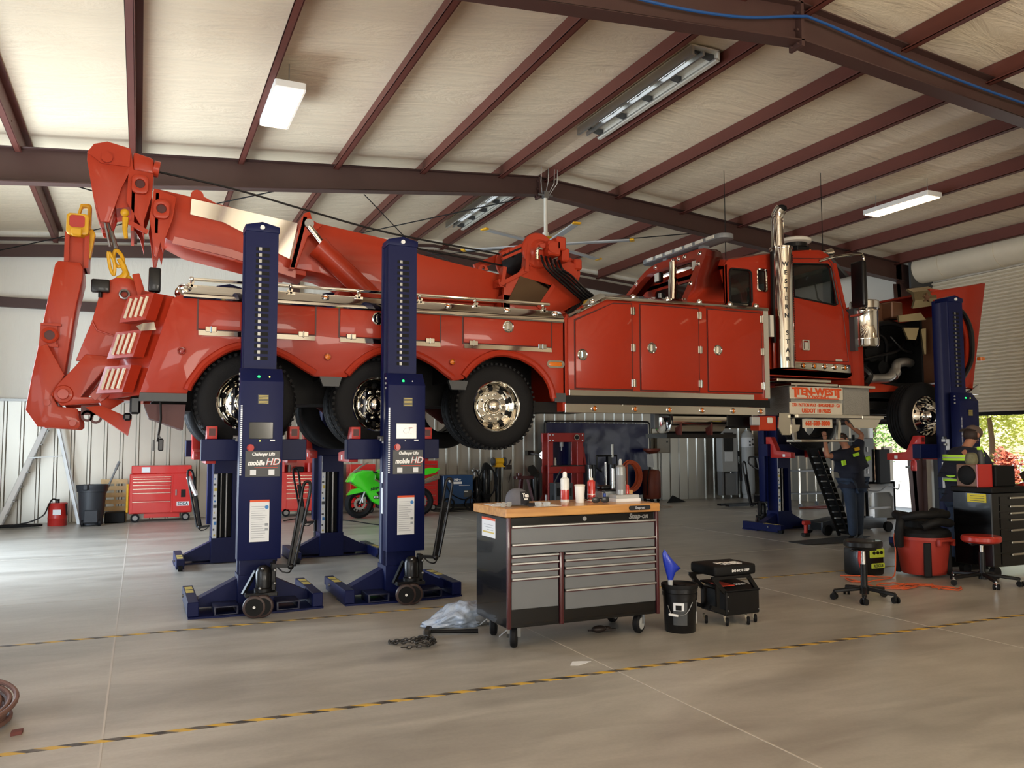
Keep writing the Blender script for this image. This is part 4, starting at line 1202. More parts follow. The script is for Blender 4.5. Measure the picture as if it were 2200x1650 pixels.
# engine in the open bay
eg = MB()
eg.box(10.0, 11.6, 9.75, 10.55, 2.45, 3.3, .05)
eg.box(10.1, 11.4, 9.85, 10.45, 3.3, 3.55, .06)
for k in range(6):
    eg.cyl((10.25 + .2 * k, 9.72, 2.75), (10.25 + .2 * k, 9.78, 2.75), .06)
eg.box(10.0, 11.9, 9.4, 9.5, 2.3, 2.55).box(11.6, 11.75, 9.3, 10.9, 2.4, 3.6, .02)
eg.cyl((10.7, 9.5, 3.05), (10.7, 9.75, 3.05), .16).cyl((10.95, 9.5, 2.8), (10.95, 9.75, 2.8), .12)
eng = eg.build('engine', 'black_matt', TK)
MB().tube(spline([(10.35, 9.45, 2.55), (10.55, 9.38, 2.60), (10.85, 9.36, 2.62), (11.02, 9.36, 2.72), (11.12, 9.38, 2.86), (11.35, 9.42, 2.90), (11.55, 9.5, 2.90)], 6), .075, 14).cyl((10.98, 9.36, 2.66), (11.06, 9.37, 2.74), .09).build('exhaust_pipe', 'alu', eng)
hs = MB()
for pts, r in (([(10.3, 9.4, 3.2), (10.6, 9.3, 3.3), (10.9, 9.4, 3.2), (11.0, 9.5, 2.9)], .03), ([(10.4, 9.4, 2.9), (10.8, 9.3, 3.0), (11.2, 9.4, 3.1), (11.5, 9.5, 3.3)], .025), ([(10.6, 9.4, 3.45), (10.9, 9.3, 3.5), (11.3, 9.3, 3.4), (11.6, 9.4, 3.2)], .045), ([(11.0, 9.4, 3.3), (11.2, 9.35, 3.1), (11.5, 9.4, 3.05)], .02), ([(10.25, 9.35, 2.8), (10.4, 9.3, 2.65), (10.3, 9.3, 2.5)], .06)):
    hs.tube(spline(pts, 6), r, 8)
hs.build('engine_hose', 'black', eng)
MB().box(10.5, 10.7, 9.5, 9.7, 3.4, 3.5, .02).cyl((10.2, 9.5, 3.38), (10.45, 9.5, 3.42), .07).build('turbo', 'steel', eng)
MB().hull([(10.0, 9.3, 2.35), (10.3, 9.3, 2.4), (11.2, 9.3, 2.42), (10.0, 9.4, 2.6), (10.3, 9.4, 2.55), (11.2, 9.42, 2.5)]).box(9.9, 11.9, 9.5, 9.56, 2.25, 2.5).build('inner_fender', 'boom_red', TK)
MB().prism([(10.0, 3.62), (10.6, 3.72), (11.0, 3.85), (11.2, 3.62), (10.7, 3.52), (10.0, 3.48)], 'y', 9.5, 9.56).box(10.95, 11.2, 9.3, 9.9, 3.58, 3.86, .02).build('firewall_cover', 'hood_inner', TK)
gs = MB()
sec = lambda x, e: [(x, 9.0, 3.70 + e), (x, 8.95, 3.82 + e), (x, 8.98, 3.96 + e), (x, 9.1, 4.03 + e), (x, 9.11, 4.0 + e), (x, 9.02, 3.94 + e), (x, 8.99, 3.82 + e), (x, 9.03, 3.72 + e)]
gs.loft([sec(11.05, 0), sec(11.25, .03), sec(11.55, .08)])
gs.prism([(10.80, 3.58), (11.30, 3.66), (11.42, 3.55), (10.82, 3.48)], 'y', 9.06, 9.09).prism([(10.95, 3.40), (11.30, 3.42), (11.22, 3.22), (11.05, 3.22)], 'y', 9.1, 9.13).prism([(11.35, 3.4), (11.46, 3.42), (11.44, 3.0), (11.40, 3.0)], 'y', 9.1, 9.13)
gro = gs.build('grille_shell', 'shell_gold', TK)
star = [(11.32 + (.085 if k % 2 == 0 else .036) * math.sin(pi * k / 5), 3.885 + (.085 if k % 2 == 0 else .036) * math.cos(pi * k / 5)) for k in range(10)]
MB().prism(star, 'y', 8.94, 8.96).build('star_emblem', 'hood_inner', gro)
# tilted hood
HS = [(11.42, 3.98), (12.74, 4.23), (12.66, 3.9), (12.56, 3.50), (12.32, 2.46), (12.05, 2.5), (12.2, 2.9), (12.22, 3.3), (12.1, 3.65), (11.85, 3.80), (11.5, 3.82)]
hd2 = MB()
for y in (8.96, 11.08):
    hd2.prism(HS, 'y', y, y + .04, .006)
hd2.prism([(12.70, 4.235), (12.75, 4.235), (12.58, 3.50), (12.34, 2.46), (12.29, 2.46)], 'y', 9.0, 11.1)
hd2.prism([(11.42, 3.96), (12.74, 4.20), (12.74, 4.235), (11.42, 3.995)], 'y', 9.0, 11.1)
hood = hd2.build('hood', 'paint_red', TK, ang=30)
MB().tube(spline([(11.85, 8.95, 3.83), (12.12, 8.93, 3.68), (12.27, 8.92, 3.42), (12.29, 8.92, 3.1), (12.22, 8.92, 2.85), (12.05, 8.95, 2.6)], 6), .04, 8).build('fender_flare', 'black', hood)
MB().box(11.62, 11.98, 9.06, 9.5, 2.55, 3.62, .02).build('radiator_shroud', 'hood_inner', TK)
MB().hull([(12.2, 8.9, 2.42), (12.42, 8.9, 2.55), (12.44, 8.95, 2.36), (12.15, 8.92, 2.38), (12.25, 9.1, 2.38), (12.4, 9.1, 2.45)]).build('headlamp', 'chrome', hood)
MB().box(12.44, 12.54, 8.88, 8.96, 2.92, 2.98, .01).build('fender_marker', 'amber', hood)
MB().box(11.42, 11.7, 8.97, 9.02, 3.995, 4.04).build('hood_lip', 'paint_red', hood)
# ------------------------------------------------------------------ mobile column lifts
M('screen', '1b1f1e', 0.12, 0, 0.6)
M('paper_white', 'dfe2e4', 0.6)
M('decal_black', '16181c', 0.35)
M('paper_text', '9aa0a6', 0.6)
M('sticker_yellow', 'c9b45a', 0.5)
M('caster_brown', '3a2a27', 0.5)
M('edge_light', 'b9bcc4', 0.35, 0.5)
M('sheet_blue', '3a7fc0', 0.5)
def lift(x, y, rot, label, dz=0.0, logo=False, front=True, wrap=False):
    t = thing('column_lift', label, 'vehicle lift', (0, 0, 0), 'mobile column lifts', local=True)
    B, K = 'lift_blue', 'black'
    c = MB()
    c.box(-.15, .16, -.12, -.08, .02, 3.74)
    c.box(-.15, -.09, -.08, .16, .02, 3.74).box(.10, .16, -.08, .16, .02, 3.74)
    c.prism([(-.16, 3.70), (.17, 3.70), (.17, 3.76), (.0, 3.80), (-.16, 3.76)], 'y', -.13, .10, .004)
    col = c.build('column', B, t)
    MB().box(-.09, .10, -.078, .04, .05, 3.7).build('mast_channel', 'black_matt', t)
    MB().cyl((-.02, .08, .1), (-.02, .08, 3.6), .018, n=12).cyl((.05, .08, .1), (.05, .08, 3.6), .012, n=10).build('ram_rod', 'steel', t)
    for k in range(19):
        z = 2.42 + k * .0605
        MB().box(-.055, .075, -.1225, -.115, z, z + .034).build('latch_slot', 'black_matt', col)
    lt = MB()
    for k in range(19):
        z = 2.42 + k * .0605
        lt.box(-.026, .0, -.127, -.122, z + .001, z + .033)
    lt.build('latch_bar', 'galv', col)
    MB().cyl((0, -.15, 3.74), (0, -.12, 3.74), .022, n=14).build('cap_bolt', 'white', col)
    b = MB().prism([(-.12, .50), (-.12, 2.33), (-.18, 2.33), (-.28, 2.20), (-.28, .50)], 'x', -.19, .21, .004)
    bx = b.build('control_box', B, t)
    yf = -.282
    ys = lambda z: -.18 - (2.33 - z) / .13 * .1
    for xx, m, r, l in ((-.02, 'led_green', .014, 'status_lamp'), (.08, 'led_yellow' if not logo else 'white', .008, 'status_lamp')):
        MB().ball((xx, ys(2.245) - .002, 2.245), r, r * .8, r, 12, 8).build(l, m, bx)
    v = MB().box(-.03, .07, yf - .004, yf, 1.98, 2.07)
    vo = v.build('vent_plate', 'decal_black', bx)
    vs = MB()
    for k in range(6): vs.box(-.02, .065, yf - .006, yf - .003, 1.988 + .014 * k, 1.993 + .014 * k)
    vs.build('vent_marks', 'sticker_yellow', vo)
    s = MB().box(-.105, .115, yf - .006, yf, 1.645, 1.805, .003).build('screen', 'screen', bx)
    if logo:
        text('CL', .085, (.01, yf - .008, 1.725), (pi / 2, 0, 0), 'ink_white', s, .001, 'screen_mark', shear=.25, bold=-.002)
        MB().box(.03, .07, yf - .009, yf - .007, 1.755, 1.762).build('screen_stroke', 'ink_red', s)
    MB().box(.09, .135, yf - .004, yf, 1.624, 1.637).build('card_slot', 'paper_white', bx)
    MB().ball((-.005, yf - .002, 1.625), .007).build('status_lamp', 'led_yellow' if not logo else 'white', bx)
    MB().cyl((-.09, yf - .03, 1.56), (-.09, yf, 1.56), .026, n=18).cyl((-.09, yf - .006, 1.56), (-.09, yf, 1.56), .034, n=18).build('stop_button', 'fork_red', bx)
    d = MB().box(-.135, .185, yf - .003, yf, 1.285, 1.53).build('brand_plate', 'decal_black', bx)
    text('Challenger Lifts', .042, (.03, yf - .0045, 1.498), (pi / 2, 0, 0), 'ink_white', d, .0008, 'lettering', shear=.2, sx=.8, bold=.0015)
    text('mobile', .066, (-.035, yf - .0045, 1.415), (pi / 2, 0, 0), 'ink_white', d, .0008, 'lettering', shear=.2, sx=.84, bold=.003)
    text('HD', .088, (.115, yf - .0045, 1.424), (pi / 2, 0, 0), 'paper_white', d, .0008, 'lettering', shear=.25, sx=1.02, bold=.001)
    text('HD', .088, (.118, yf - .0038, 1.422), (pi / 2, 0, 0), 'ink_red', d, .0006, 'lettering', shear=.25, sx=1.03, bold=.0035)
    MB().box(-.05, .165, yf - .0045, yf - .003, 1.368, 1.374).build('plate_stroke', 'ink_red', d)
    for xx in (-.09, .08):
        MB().box(xx, xx + .055, yf - .0045, yf - .003, 1.30, 1.352).build('plate_sticker', 'paper_white', d)
    p = MB().box(-.085, .095, yf - .003, yf, .67, 1.045).build('instruction_sheet', 'paper_white', bx)
    MB().box(-.085, .095, yf - .005, yf - .003, 1.045, 1.065).build('sheet_header', 'ink_orange', p)
    for k in range(15):
        z = 1.00 - .021 * k
        MB().box(-.07, .03 + .04 * ((k * 7) % 3) / 3 + (.0 if k % 4 else .03), yf - .0045, yf - .003, z, z + .004).build('sheet_line', 'paper_text', p)
    MB().cyl((.07, yf - .005, .995), (.07, yf - .003, .995), .018, n=16).build('sheet_symbol', 'sheet_blue', p)
    for z in (.83, .785):
        MB().box(.055, .085, yf - .0045, yf - .003, z - .012, z + .012).build('sheet_symbol', 'paper_text', p)
    ch = MB()
    for k in range(34):
        ch.box(-.186, -.170, yf - .008, yf, 1.30 + k * .0198, 1.312 + k * .0198)
    ch.build('edge_strip', 'edge_light', bx)
    for k in range(3):
        MB().cyl((-.20, -.2, 2.27 - .05 * k), (-.188, -.2, 2.27 - .05 * k), .012, n=10).build('cable_gland', 'grey_light', bx)
    # stickers down the left side of the column
    for (z0, z1, yy, m) in ((1.48, 1.64, -.02, 'paper_white'), (1.60, 1.64, .05, 'paper_white'), (1.20, 1.34, -.02, 'tan_card'), (1.18, 1.30, .06, 'paper_white'), (.92, 1.13, -.03, 'sticker_yellow'), (.86, 1.13, .06, 'paper_white'), (.55, .80, -.03, 'paper_white')):
        MB().box(-.152, -.150, yy - .03, yy + .03, z0, z1).build('warning_sticker', m, col)
    st = MB().box(.104, .156, .16, .163, .25, 1.42).build('ruler_strip', 'paper_white', col)
    for k in range(15):
        MB().box(.108 + .012 * (k % 3), .152 - .01 * (k % 2), .163, .1645, .29 + k * .075, .315 + k * .075 + .02 * (k % 3 == 0)).build('strip_print', ('grey_dark', 'sticker_yellow', 'grey_dark', 'sheet_blue')[k % 4], st)
    # base frame and legs
    bs = MB().prism([(-.61, -.30), (-.30, -.34), (.30, -.34), (.62, -.30), (.62, .1), (-.61, .1)], 'z', 0.0, .018)
    for e in (-1, 1):
        bs.hull([(.14 * e, -.02, .05), (.14 * e, -.02, .31), (.53 * e, -.02, .12), (.53 * e, -.02, .05), (.14 * e, .13, .05), (.14 * e, .13, .31), (.53 * e, .13, .12), (.53 * e, .13, .05)])
    bs.box(-.16, .17, -.14, .17, .018, .34)
    base = bs.build('base_frame', B, t)
    for e in (-1, 1):
        MB().prism([(e * .28 - .11, .018), (e * .28 + .11, .018), (e * .28 + .11, .10), (e * .28 - .11, .10)], 'y', -.33, -.05, .004, [[(e * .28 - .09, .03), (e * .28 + .09, .03), (e * .28 + .09, .088), (e * .28 - .09, .088)]]).build('fork_pocket', 'lift_blue_dark', base)
        lg = MB().box(e * .565 - .05, e * .565 + .05, -.29, .62, .018, .15, .006)
        lg.box(e * .565 - .05, e * .565 + .05, .62, .70, .06, .15, .006)
        lo = lg.build('leg', B, t)
        MB().box(e * .565 - .035, e * .565 + .035, .45, .60, .15, .152).box(e * .565 - .035, e * .565 + .035, .25, .40, .15, .152).build('leg_sticker', 'sticker_yellow', lo)
        MB().cyl((e * .565 - .025, .66, .05), (e * .565 + .025, .66, .05), .05, n=20).build('leg_caster', 'rubber', lo)
        MB().cyl((e * .615, .4, .1), (e * .635, .4, .1), .014, n=10).build('leg_bolt', 'steel', lo)
    # towing jack
    j = MB().lathe([(0, .22), (.085, .22), (.085, .25), (.072, .26), (.072, .40), (.055, .44), (.03, .46), (0, .46)], (.04, -.38, 0), (0, 0, 1), 20)
    j.box(-.13, .16, -.46, -.28, .18, .22, .006).bar((-.14, -.36, .20), (-.02, -.30, .40), .03, .03).box(.10, .15, -.42, -.34, .22, .48, .01)
    jk = j.build('tow_jack', 'black', t)
    for xx, z in ((.02, .44), (.13, .30), (.13, .42), (.0, .26)):
        MB().ball((xx, -.465, z), .014).build('jack_bolt', 'steel', jk)
    for xx in (-.075, -.005):
        w = MB().lathe([(0, -.024), (.085, -.024), (.098, -.018), (.104, 0), (.098, .018), (.085, .024), (0, .024)], (xx + .02, -.50, .104), (-.12, -.99, 0), 28).build('tow_wheel', 'caster_brown', t)
        w2 = MB().lathe([(0, .027), (.03, .027), (.035, .022), (.08, .022), (.08, .026), (.0, .026)], (xx + .02, -.50, .104), (-.12, -.99, 0), 24).build('wheel_disc', 'black_matt', w)
        if xx < -.05: MB().cyl((xx + .02, -.50, .104), (xx + .015, -.535, .104), .013, n=10).build('wheel_nut', 'white', w)
    MB().box(-.10, .08, -.50, -.44, .09, .2, .01).build('wheel_fork', 'black', t)
    h = MB().bar((.12, -.40, .455), (.29, -.42, .44), .04, .03)
    h.tube(spline([(.26, -.43, .44), (.36, -.44, 1.06), (.385, -.44, 1.20), (.42, -.44, 1.235), (.45, -.44, 1.20), (.43, -.44, 1.04), (.31, -.43, .44)], 5), .015, 8)
    h.bar((.27, -.43, .45), (.37, -.44, 1.0), .05, .018)
    h.ball((.28, -.43, .44), .03)
    hd = h.build('tow_handle', 'black', t)
    MB().tube(spline([(.16, -.42, .44), (.2, -.46, .40), (.26, -.46, .39), (.29, -.44, .43)], 5), .007, 6).build('handle_hose', 'black', hd)
    if wrap:
        MB().tube([(.33, -.44, .88), (.39, -.45, 1.02), (.44, -.46, 1.14)], [.03, .034, .03], 8).build('handle_rag', 'white', hd)
    # carriage and red wheel forks
    ca = MB().box(-.50, .52, .165, .31, 1.43 + dz, 1.645 + dz, .006).box(-.14, .15, .0, .17, 1.2 + dz, 1.9 + dz)
    cao = ca.build('carriage', B, t)
    for e in (-1, 1):
        f = MB().prism([(.20, 1.646 + dz), (.20, 1.775 + dz), (.33, 1.775 + dz), (.47, 1.53 + dz), (.82, 1.50 + dz), (.82, 1.40 + dz), (.312, 1.40 + dz), (.312, 1.646 + dz)], 'x', e * .40 - .05, e * .40 + .05, .006)
        fo = f.build('wheel_fork', 'fork_red', t)
        MB().box(e * .40 - .03, e * .40 + .03, .196, .20, 1.68 + dz, 1.75 + dz).build('fork_slot', 'dark_red', fo)
        MB().box(e * .40 + .0505 * e - .001, e * .40 + .0505 * e + .001, .62, .68, 1.42 + dz, 1.47 + dz).build('fork_sticker', 'paper_white', fo)
    MB().box(-.20, -.155, -.02, .02, 1.62 + dz, 1.66 + dz, .008).cyl((-.22, 0, 1.66), (-.16, 0, 1.66), .02, n=10).build('release_lever', 'steel', t)
    t.location = (x, y, 0)
    t.rotation_euler = (0, 0, rot)
    return t
lift(1.055, 8.42, 0, 'blue column lift in front with a blank dark screen, at the rear wheel', 0)
lift(2.50, 8.42, 0, 'blue column lift in front with a logo lit on its screen, at the middle wheel', 0, True)
lift(1.075, 11.86, pi, 'blue column lift standing behind the rear wheels, a white rag on its tow handle', 0, wrap=True)
lift(2.52, 11.86, pi, 'blue column lift standing behind the truck, left of the green motorcycle')
lift(11.12, 8.44, 0, 'blue column lift at the near front wheel, beside the man in the cap', -.08)
lift(10.84, 11.86, pi, 'blue column lift behind the far front wheel, left of the man reaching up', -.08)
# ------------------------------------------------------------------ grey-fronted rolling tool cabinet
M('cab_black', '0a0a0c', 0.22, 0, 0.35, spec=0.3)
M('drawer_grey', '6b6e71', 0.42, 0.2)
M('maroon', '43141a', 0.3, 0, 0.4)
def butcher():
    m = M('maple_top', 'c08a45', 0.32, 0, 0.3, 0.05, 3)
    nt, b = nodes_of(m)
    tc = nt.nodes.new('ShaderNodeTexCoord')
    mp = nt.nodes.new('ShaderNodeMapping')
    mp.inputs['Scale'].default_value = (2.0, 26, 26)
    nz = nt.nodes.new('ShaderNodeTexNoise')
    nz.inputs['Scale'].default_value = 1.0
    nz.inputs['Detail'].default_value = 5
    rp = nt.nodes.new('ShaderNodeValToRGB')
    rp.color_ramp.elements[0].position, rp.color_ramp.elements[0].color = .3, lin('a8723a')
    rp.color_ramp.elements[1].position, rp.color_ramp.elements[1].color = .7, lin('d09a55')
    nt.links.new(tc.outputs['Object'], mp.inputs['Vector'])
    nt.links.new(mp.outputs['Vector'], nz.inputs['Vector'])
    nt.links.new(nz.outputs['Fac'], rp.inputs['Fac'])
    nt.links.new(rp.outputs['Color'], b.inputs['Base Color'])
butcher()
tcab = thing('tool_cabinet', 'black rolling tool cabinet with grey drawers and a wooden top', 'tool cabinet', (3.33, 6.16, 0))
X0, X1, YA, YD = 2.62, 4.02, 5.86, 6.49
MB().box(X0, X1, YA, YD, .165, 1.02, .008).build('carcass', 'cab_black', tcab)
MB().box(X0 - .02, X1 + .01, YA - .03, YD + .02, 1.02, 1.09, .006).build('worktop', 'maple_top', tcab)
for x0, x1 in ((X0 - .002, X0 + .03), (X1 - .028, X1 + .002), (3.075, 3.11)):
    z1 = .73 if 3.0 < x0 < 3.2 else 1.02
    MB().box(x0, x1, YA - .02, YA + .01, .165, z1, .006, 2).build('corner_trim', 'maroon', tcab)
def drawer(x0, x1, z0, z1):
    d = MB().box(x0, x1, YA - .010, YA + .002, z0 + .004, z1 - .014, .003).build('drawer', 'drawer_grey', tcab)
    MB().prism([(YA - .008, z1 - .012), (YA - .03, z1 - .008), (YA - .03, z1 + .002), (YA - .008, z1 + .006)], 'x', x0, x1).build('drawer_pull', 'alu', d)
    MB().box(x0, x1, YA - .012, YA - .004, z1 - .020, z1 - .010).build('drawer_gap', 'maroon', d)
L0, L1, R0, R1 = 2.655, 3.065, 3.125, 3.985
for a, b in ((.81, .95), (.725, .81)): drawer(L0, R1, a, b)
for a, b in ((.665, .72), (.605, .665), (.545, .605), (.305, .545)): drawer(L0, L1, a, b)
for a, b in ((.665, .72), (.605, .665), (.545, .605), (.43, .545), (.27, .43)): drawer(R0, R1, a, b)
lk = MB().cyl((3.31, YA - .012, .985), (3.31, YA, .985), .018, n=18).cyl((3.31, YA - .016, .985), (3.31, YA - .012, .985), .008, n=10).build('lock', 'steel', tcab)
text('Snap-on', .058, (3.83, YA - .002, .985), (pi / 2, 0, 0), 'steel', tcab, .002, 'brand_lettering', shear=.25, sx=1.0, bold=.002)
pl = MB().prism(rrect(3.72, 3.93, 1.038, 1.075, .016, 4), 'y', YA - .036, YA - .029).build('brand_plate', 'decal_black', tcab)
text('Snap-on', .030, (3.825, YA - .0365, 1.057), (pi / 2, 0, 0), 'edge_light', pl, .001, 'lettering', shear=.2, bold=.001)
wl = MB().box(X0 - .003, X0, 6.08, 6.36, .835, .99).build('warning_sheet', 'paper_white', tcab)
MB().box(X0 - .004, X0 - .003, 6.08, 6.36, .972, .992).build('sheet_header', 'ink_orange', wl)
MB().box(X0 - .004, X0 - .003, 6.10, 6.34, .868, .88).build('sheet_band', 'sticker_yellow', wl)
for k in range(3):
    MB().box(X0 - .004, X0 - .003, 6.12, 6.25 + .03 * k, .892 + .02 * k, .896 + .02 * k).build('sheet_line', 'paper_text', wl)
def caster(x, y, brake):
    w = MB().lathe([(.0, -.028), (.045, -.028), (.05, -.024), (.07, -.028), (.082, -.015), (.082, .015), (.07, .028), (.05, .024), (.045, .028), (0, .028)], (x, y, .082), (.88, -.47, 0) if brake else (.55, -.84, 0), 28).build('caster_wheel', 'rubber', tcab)
    d = Vector((-.88, .47, 0)) if brake else Vector((.55, -.84, 0))
    c = Vector((x, y, .082))
    MB().cyl(c + d * .02, c + d * .031, .05, n=24).build('caster_disc', 'grey_light', w)
    fk = MB()
    n = Vector((-d.y, d.x, 0))
    for s in (-1, 1):
        fk.bar(c + d * .036 * s, c + d * .036 * s + Vector((0, 0, .09)), .035, .004, 0, tuple(n))
    fk.box(x - .045, x + .045, y - .045, y + .045, .158, .168)
    if brake:
        fk.bar(c + d * .04 + Vector((0, 0, .06)), c + d * .11 + Vector((0, 0, .0)) - n * .02, .05, .008)
        fk.bar(c + d * .045 - n * .03 + Vector((0, 0, .03)), c + d * .045 + n * .03 + Vector((0, 0, -.0)), .02, .012)
    fk.build('caster_fork', 'steel', tcab)
caster(2.72, 5.95, True)
caster(2.74, 6.40, True)
caster(3.88, 5.95, False)
caster(3.90, 6.40, False)
MB().lathe([(.10, -.004), (.105, 0), (.10, .004), (.095, 0), (.10, -.004)], (4.12, 5.95, 1.045), (0, 0, 1), 20).bar((4.02, 5.95, 1.045), (4.03, 5.95, 1.045), .03, .02).build('can_ring', 'steel', tcab)
T = 1.09      # worktop height

# things lying on the worktop
capm = MB()
rings = []
for zz, sc in ((0, 1.0), (.035, 1.01), (.075, .93), (.105, .72), (.122, .42), (.128, .1)):
    rings.append([(2.83 + .098 * sc * math.cos(2 * pi * k / 24), 6.12 + .088 * sc * math.sin(2 * pi * k / 24), T + .012 + zz) for k in range(24)])
capm.loft(rings)
cpt = thing('baseball_cap', 'dark grey cap with white stitched letters lying on the wooden worktop', 'cap', (2.84, 6.10, T))
capm.build('crown', M('cap_grey', '5b5b62', 0.85, 0, 0, .1, 30), cpt)
fp = MB()
rg = []
for zz, sc in ((0.0, 1.01), (.035, 1.02), (.075, .94), (.104, .74)):
    rg.append([(2.83 + .0995 * sc * math.cos(a), 6.12 + .0895 * sc * math.sin(a), T + .0125 + zz) for a in [math.radians(-95 + 130 * k / 14) for k in range(15)]])
fp.loft(rg, caps=False, closed=False)
fp.build('front_panel', M('cap_dark', '222228', 0.85, 0, 0, .1, 30), cpt)
bm = []
for r, dz in ((1.0, .014), (1.5, .012), (1.85, .002)):
    bm.append([(2.83 + .095 * r * math.cos(a), 6.12 + .085 * r * math.sin(a) - .01 * r, T + dz + .008 * abs(math.cos(2 * (a + .52)))) for a in [math.radians(-80 + 100 * k / 12) for k in range(13)]])
bo = MB().loft(bm, caps=False, closed=False).build('brim', MATS['cap_dark'], cpt)
sm = bo.modifiers.new('thick', 'SOLIDIFY'); sm.thickness = .004
text('Ten', .045, (2.862, 6.028, T + .085), (math.radians(72), 0, math.radians(22)), 'ink_white', cpt, .001, 'stitching', shear=.2, bold=.002)
text('WEST', .018, (2.866, 6.022, T + .055), (math.radians(80), 0, math.radians(22)), 'ink_white', cpt, .001, 'stitching', bold=.001)
def glasses(x, y, mat, label, s=1.0, rz=0.0):
    t = thing('sunglasses', label, 'glasses', (0, 0, 0), None, local=True)
    for e in (-1, 1):
        MB().prism(rrect(e * .034 - .028, e * .034 + .028, .004, .042, .016, 4), 'y', -.003, .003, .001).build('lens', mat, t)
        MB().tube([(e * .062, 0, .036), (e * .066, .03, .036), (e * .060, .12, .012)], .0035, 6).build('temple', mat, t)
    MB().tube([(-.01, 0, .03), (0, -.003, .034), (.01, 0, .03)], .004, 6).build('bridge', mat, t)
    t.location, t.rotation_euler, t.scale = (x, y, T), (0, 0, rz), (s, s, s)
    return t
M('clear_plastic', 'b9c0c0', 0.08, 0, 0.3, alpha=0.45)
glasses(2.66, 5.96, 'clear_plastic', 'clear safety glasses lying at the left front corner of the worktop', 1.0, .4)
glasses(2.95, 5.895, 'clear_plastic', 'clear safety glasses lying on the white papers beside the cap', 1.0, -.5)
glasses(3.56, 6.02, 'black', 'wraparound black sunglasses lying in front of the spray cans', 1.25, -.15)
def paper(x0, x1, y0, y1, z, label, rz=0.0):
    cx, cy = (x0 + x1) / 2, (y0 + y1) / 2
    o = MB().box(x0, x1, y0, y1, z, z + .002).build('paper_sheet', 'paper_white')
    o.rotation_euler = (0, 0, rz)
    return tag(o, label, 'paper')
paper(2.90, 3.14, 5.93, 6.12, T, 'white paper sheet lying on the worktop right of the cap', .1)
paper(2.62, 2.76, 6.10, 6.35, T, 'white paper sheet on the worktop behind and left of the cap', -.1)
def can(nm, x, y, r, h, label, body, cap, band=None, cat='spray can', neck=.5, caph=.035):
    t = thing(nm, label, cat, (x, y, T))
    MB().lathe([(0, 0), (r, 0), (r, h * .82), (r * .92, h * .86), (r * .55, h * .90), (r * .5, h * .92), (0, h * .92)], (x, y, T), (0, 0, 1), 24).build('can_body', body, t)
    MB().lathe([(0, h * .92), (r * neck, h * .92), (r * neck, h * .92 + caph * .6), (r * neck * .6, h * .92 + caph), (0, h * .92 + caph)], (x, y, T), (0, 0, 1), 18).build('cap', cap, t)
    if band:
        for z0, z1, m, a0, a1 in band:
            MB().lathe([(r * 1.01, z0 * h), (r * 1.012, z0 * h + .001), (r * 1.012, z1 * h - .001), (r * 1.01, z1 * h)], (x, y, T), (0, 0, 1), 24).build('label_band', m, t)
    return t
M('can_red', 'b8261c', 0.3, 0, 0.5)
M('can_white', 'd8d8d4', 0.3, 0, 0.4)
M('can_grey', '8d8f8e', 0.35, 0.5)
can('spray_can', 3.36, 6.28, .038, .235, 'tall white spray can with a red band, leftmost on the worktop', 'can_white', 'white', [(.1, .45, 'can_red', 0, 0)], caph=.045)
tm = thing('tumbler', 'short white tumbler cup standing on the worktop', 'cup', (3.44, 6.16, T))
MB().lathe([(0, 0), (.034, 0), (.036, .01), (.043, .12), (.043, .14), (0, .14)], (3.44, 6.16, T), (0, 0, 1), 26).build('cup', 'white', tm)
MB().lathe([(0, .14), (.046, .14), (.046, .152), (.03, .156), (0, .156)], (3.44, 6.16, T), (0, 0, 1), 26).build('lid', 'offwhite', tm)
can('spray_can', 3.575, 6.2, .034, .205, 'red and white spray can next to the white tumbler', 'can_red', 'offwhite', [(.30, .34, 'white', 0, 0), (.04, .10, 'white', 0, 0)], caph=.02)
can('spray_can', 3.64, 6.30, .030, .20, 'red aerosol can half hidden behind the red and white can', 'can_red', 'black', None, caph=.02)
can('spray_bottle', 3.93, 6.33, .042, .28, 'grey dirty squeeze bottle standing on the stacked boxes', 'can_grey', 'grey_light', [(.15, .6, 'grey', 0, 0)], 'bottle', .35, .05).location.z = T + .06
sb = thing('solvent_bottle', 'tall white bottle with a long nozzle behind the boxes on the worktop', 'bottle', (4.01, 6.36, T))
MB().lathe([(0, 0), (.045, 0), (.046, .01), (.046, .16), (.02, .22), (.018, .24), (0, .24)], (4.0, 6.40, T), (0, 0, 1), 24).build('bottle', 'can_white', sb)
MB().lathe([(.02, .235), (.022, .26), (.014, .28), (.008, .34), (0, .345)], (4.0, 6.40, T), (0, 0, 1), 16).build('nozzle', 'offwhite', sb)
MB().lathe([(.0465, .04), (.047, .041), (.047, .13), (.0465, .131)], (4.0, 6.40, T), (0, 0, 1), 24).build('bottle_label', 'grey_light', sb)
tb = thing('blue_tube', 'small dark blue tube standing in front of the clear case', 'tube', (3.66, 6.12, T))
MB().cyl((3.66, 6.12, T), (3.66, 6.12, T + .075), .013, n=14).build('tube_body', M('tube_blue', '1d3d8c', 0.4), tb)
MB().cyl((3.66, 6.12, T + .075), (3.66, 6.12, T + .10), .007, n=12).build('tube_tip', 'black', tb)
cc = thing('parts_case', 'clear plastic case with a dark lid stacked behind the sunglasses', 'case', (3.76, 6.30, T))
MB().box(3.69, 3.84, 6.2, 6.36, T, T + .085, .006).build('case_body', 'clear_plastic', cc)
MB().box(3.69, 3.84, 6.2, 6.36, T + .085, T + .10, .004).box(3.70, 3.80, 6.22, 6.33, T + .10, T + .135, .01).build('case_lid', 'black', cc)
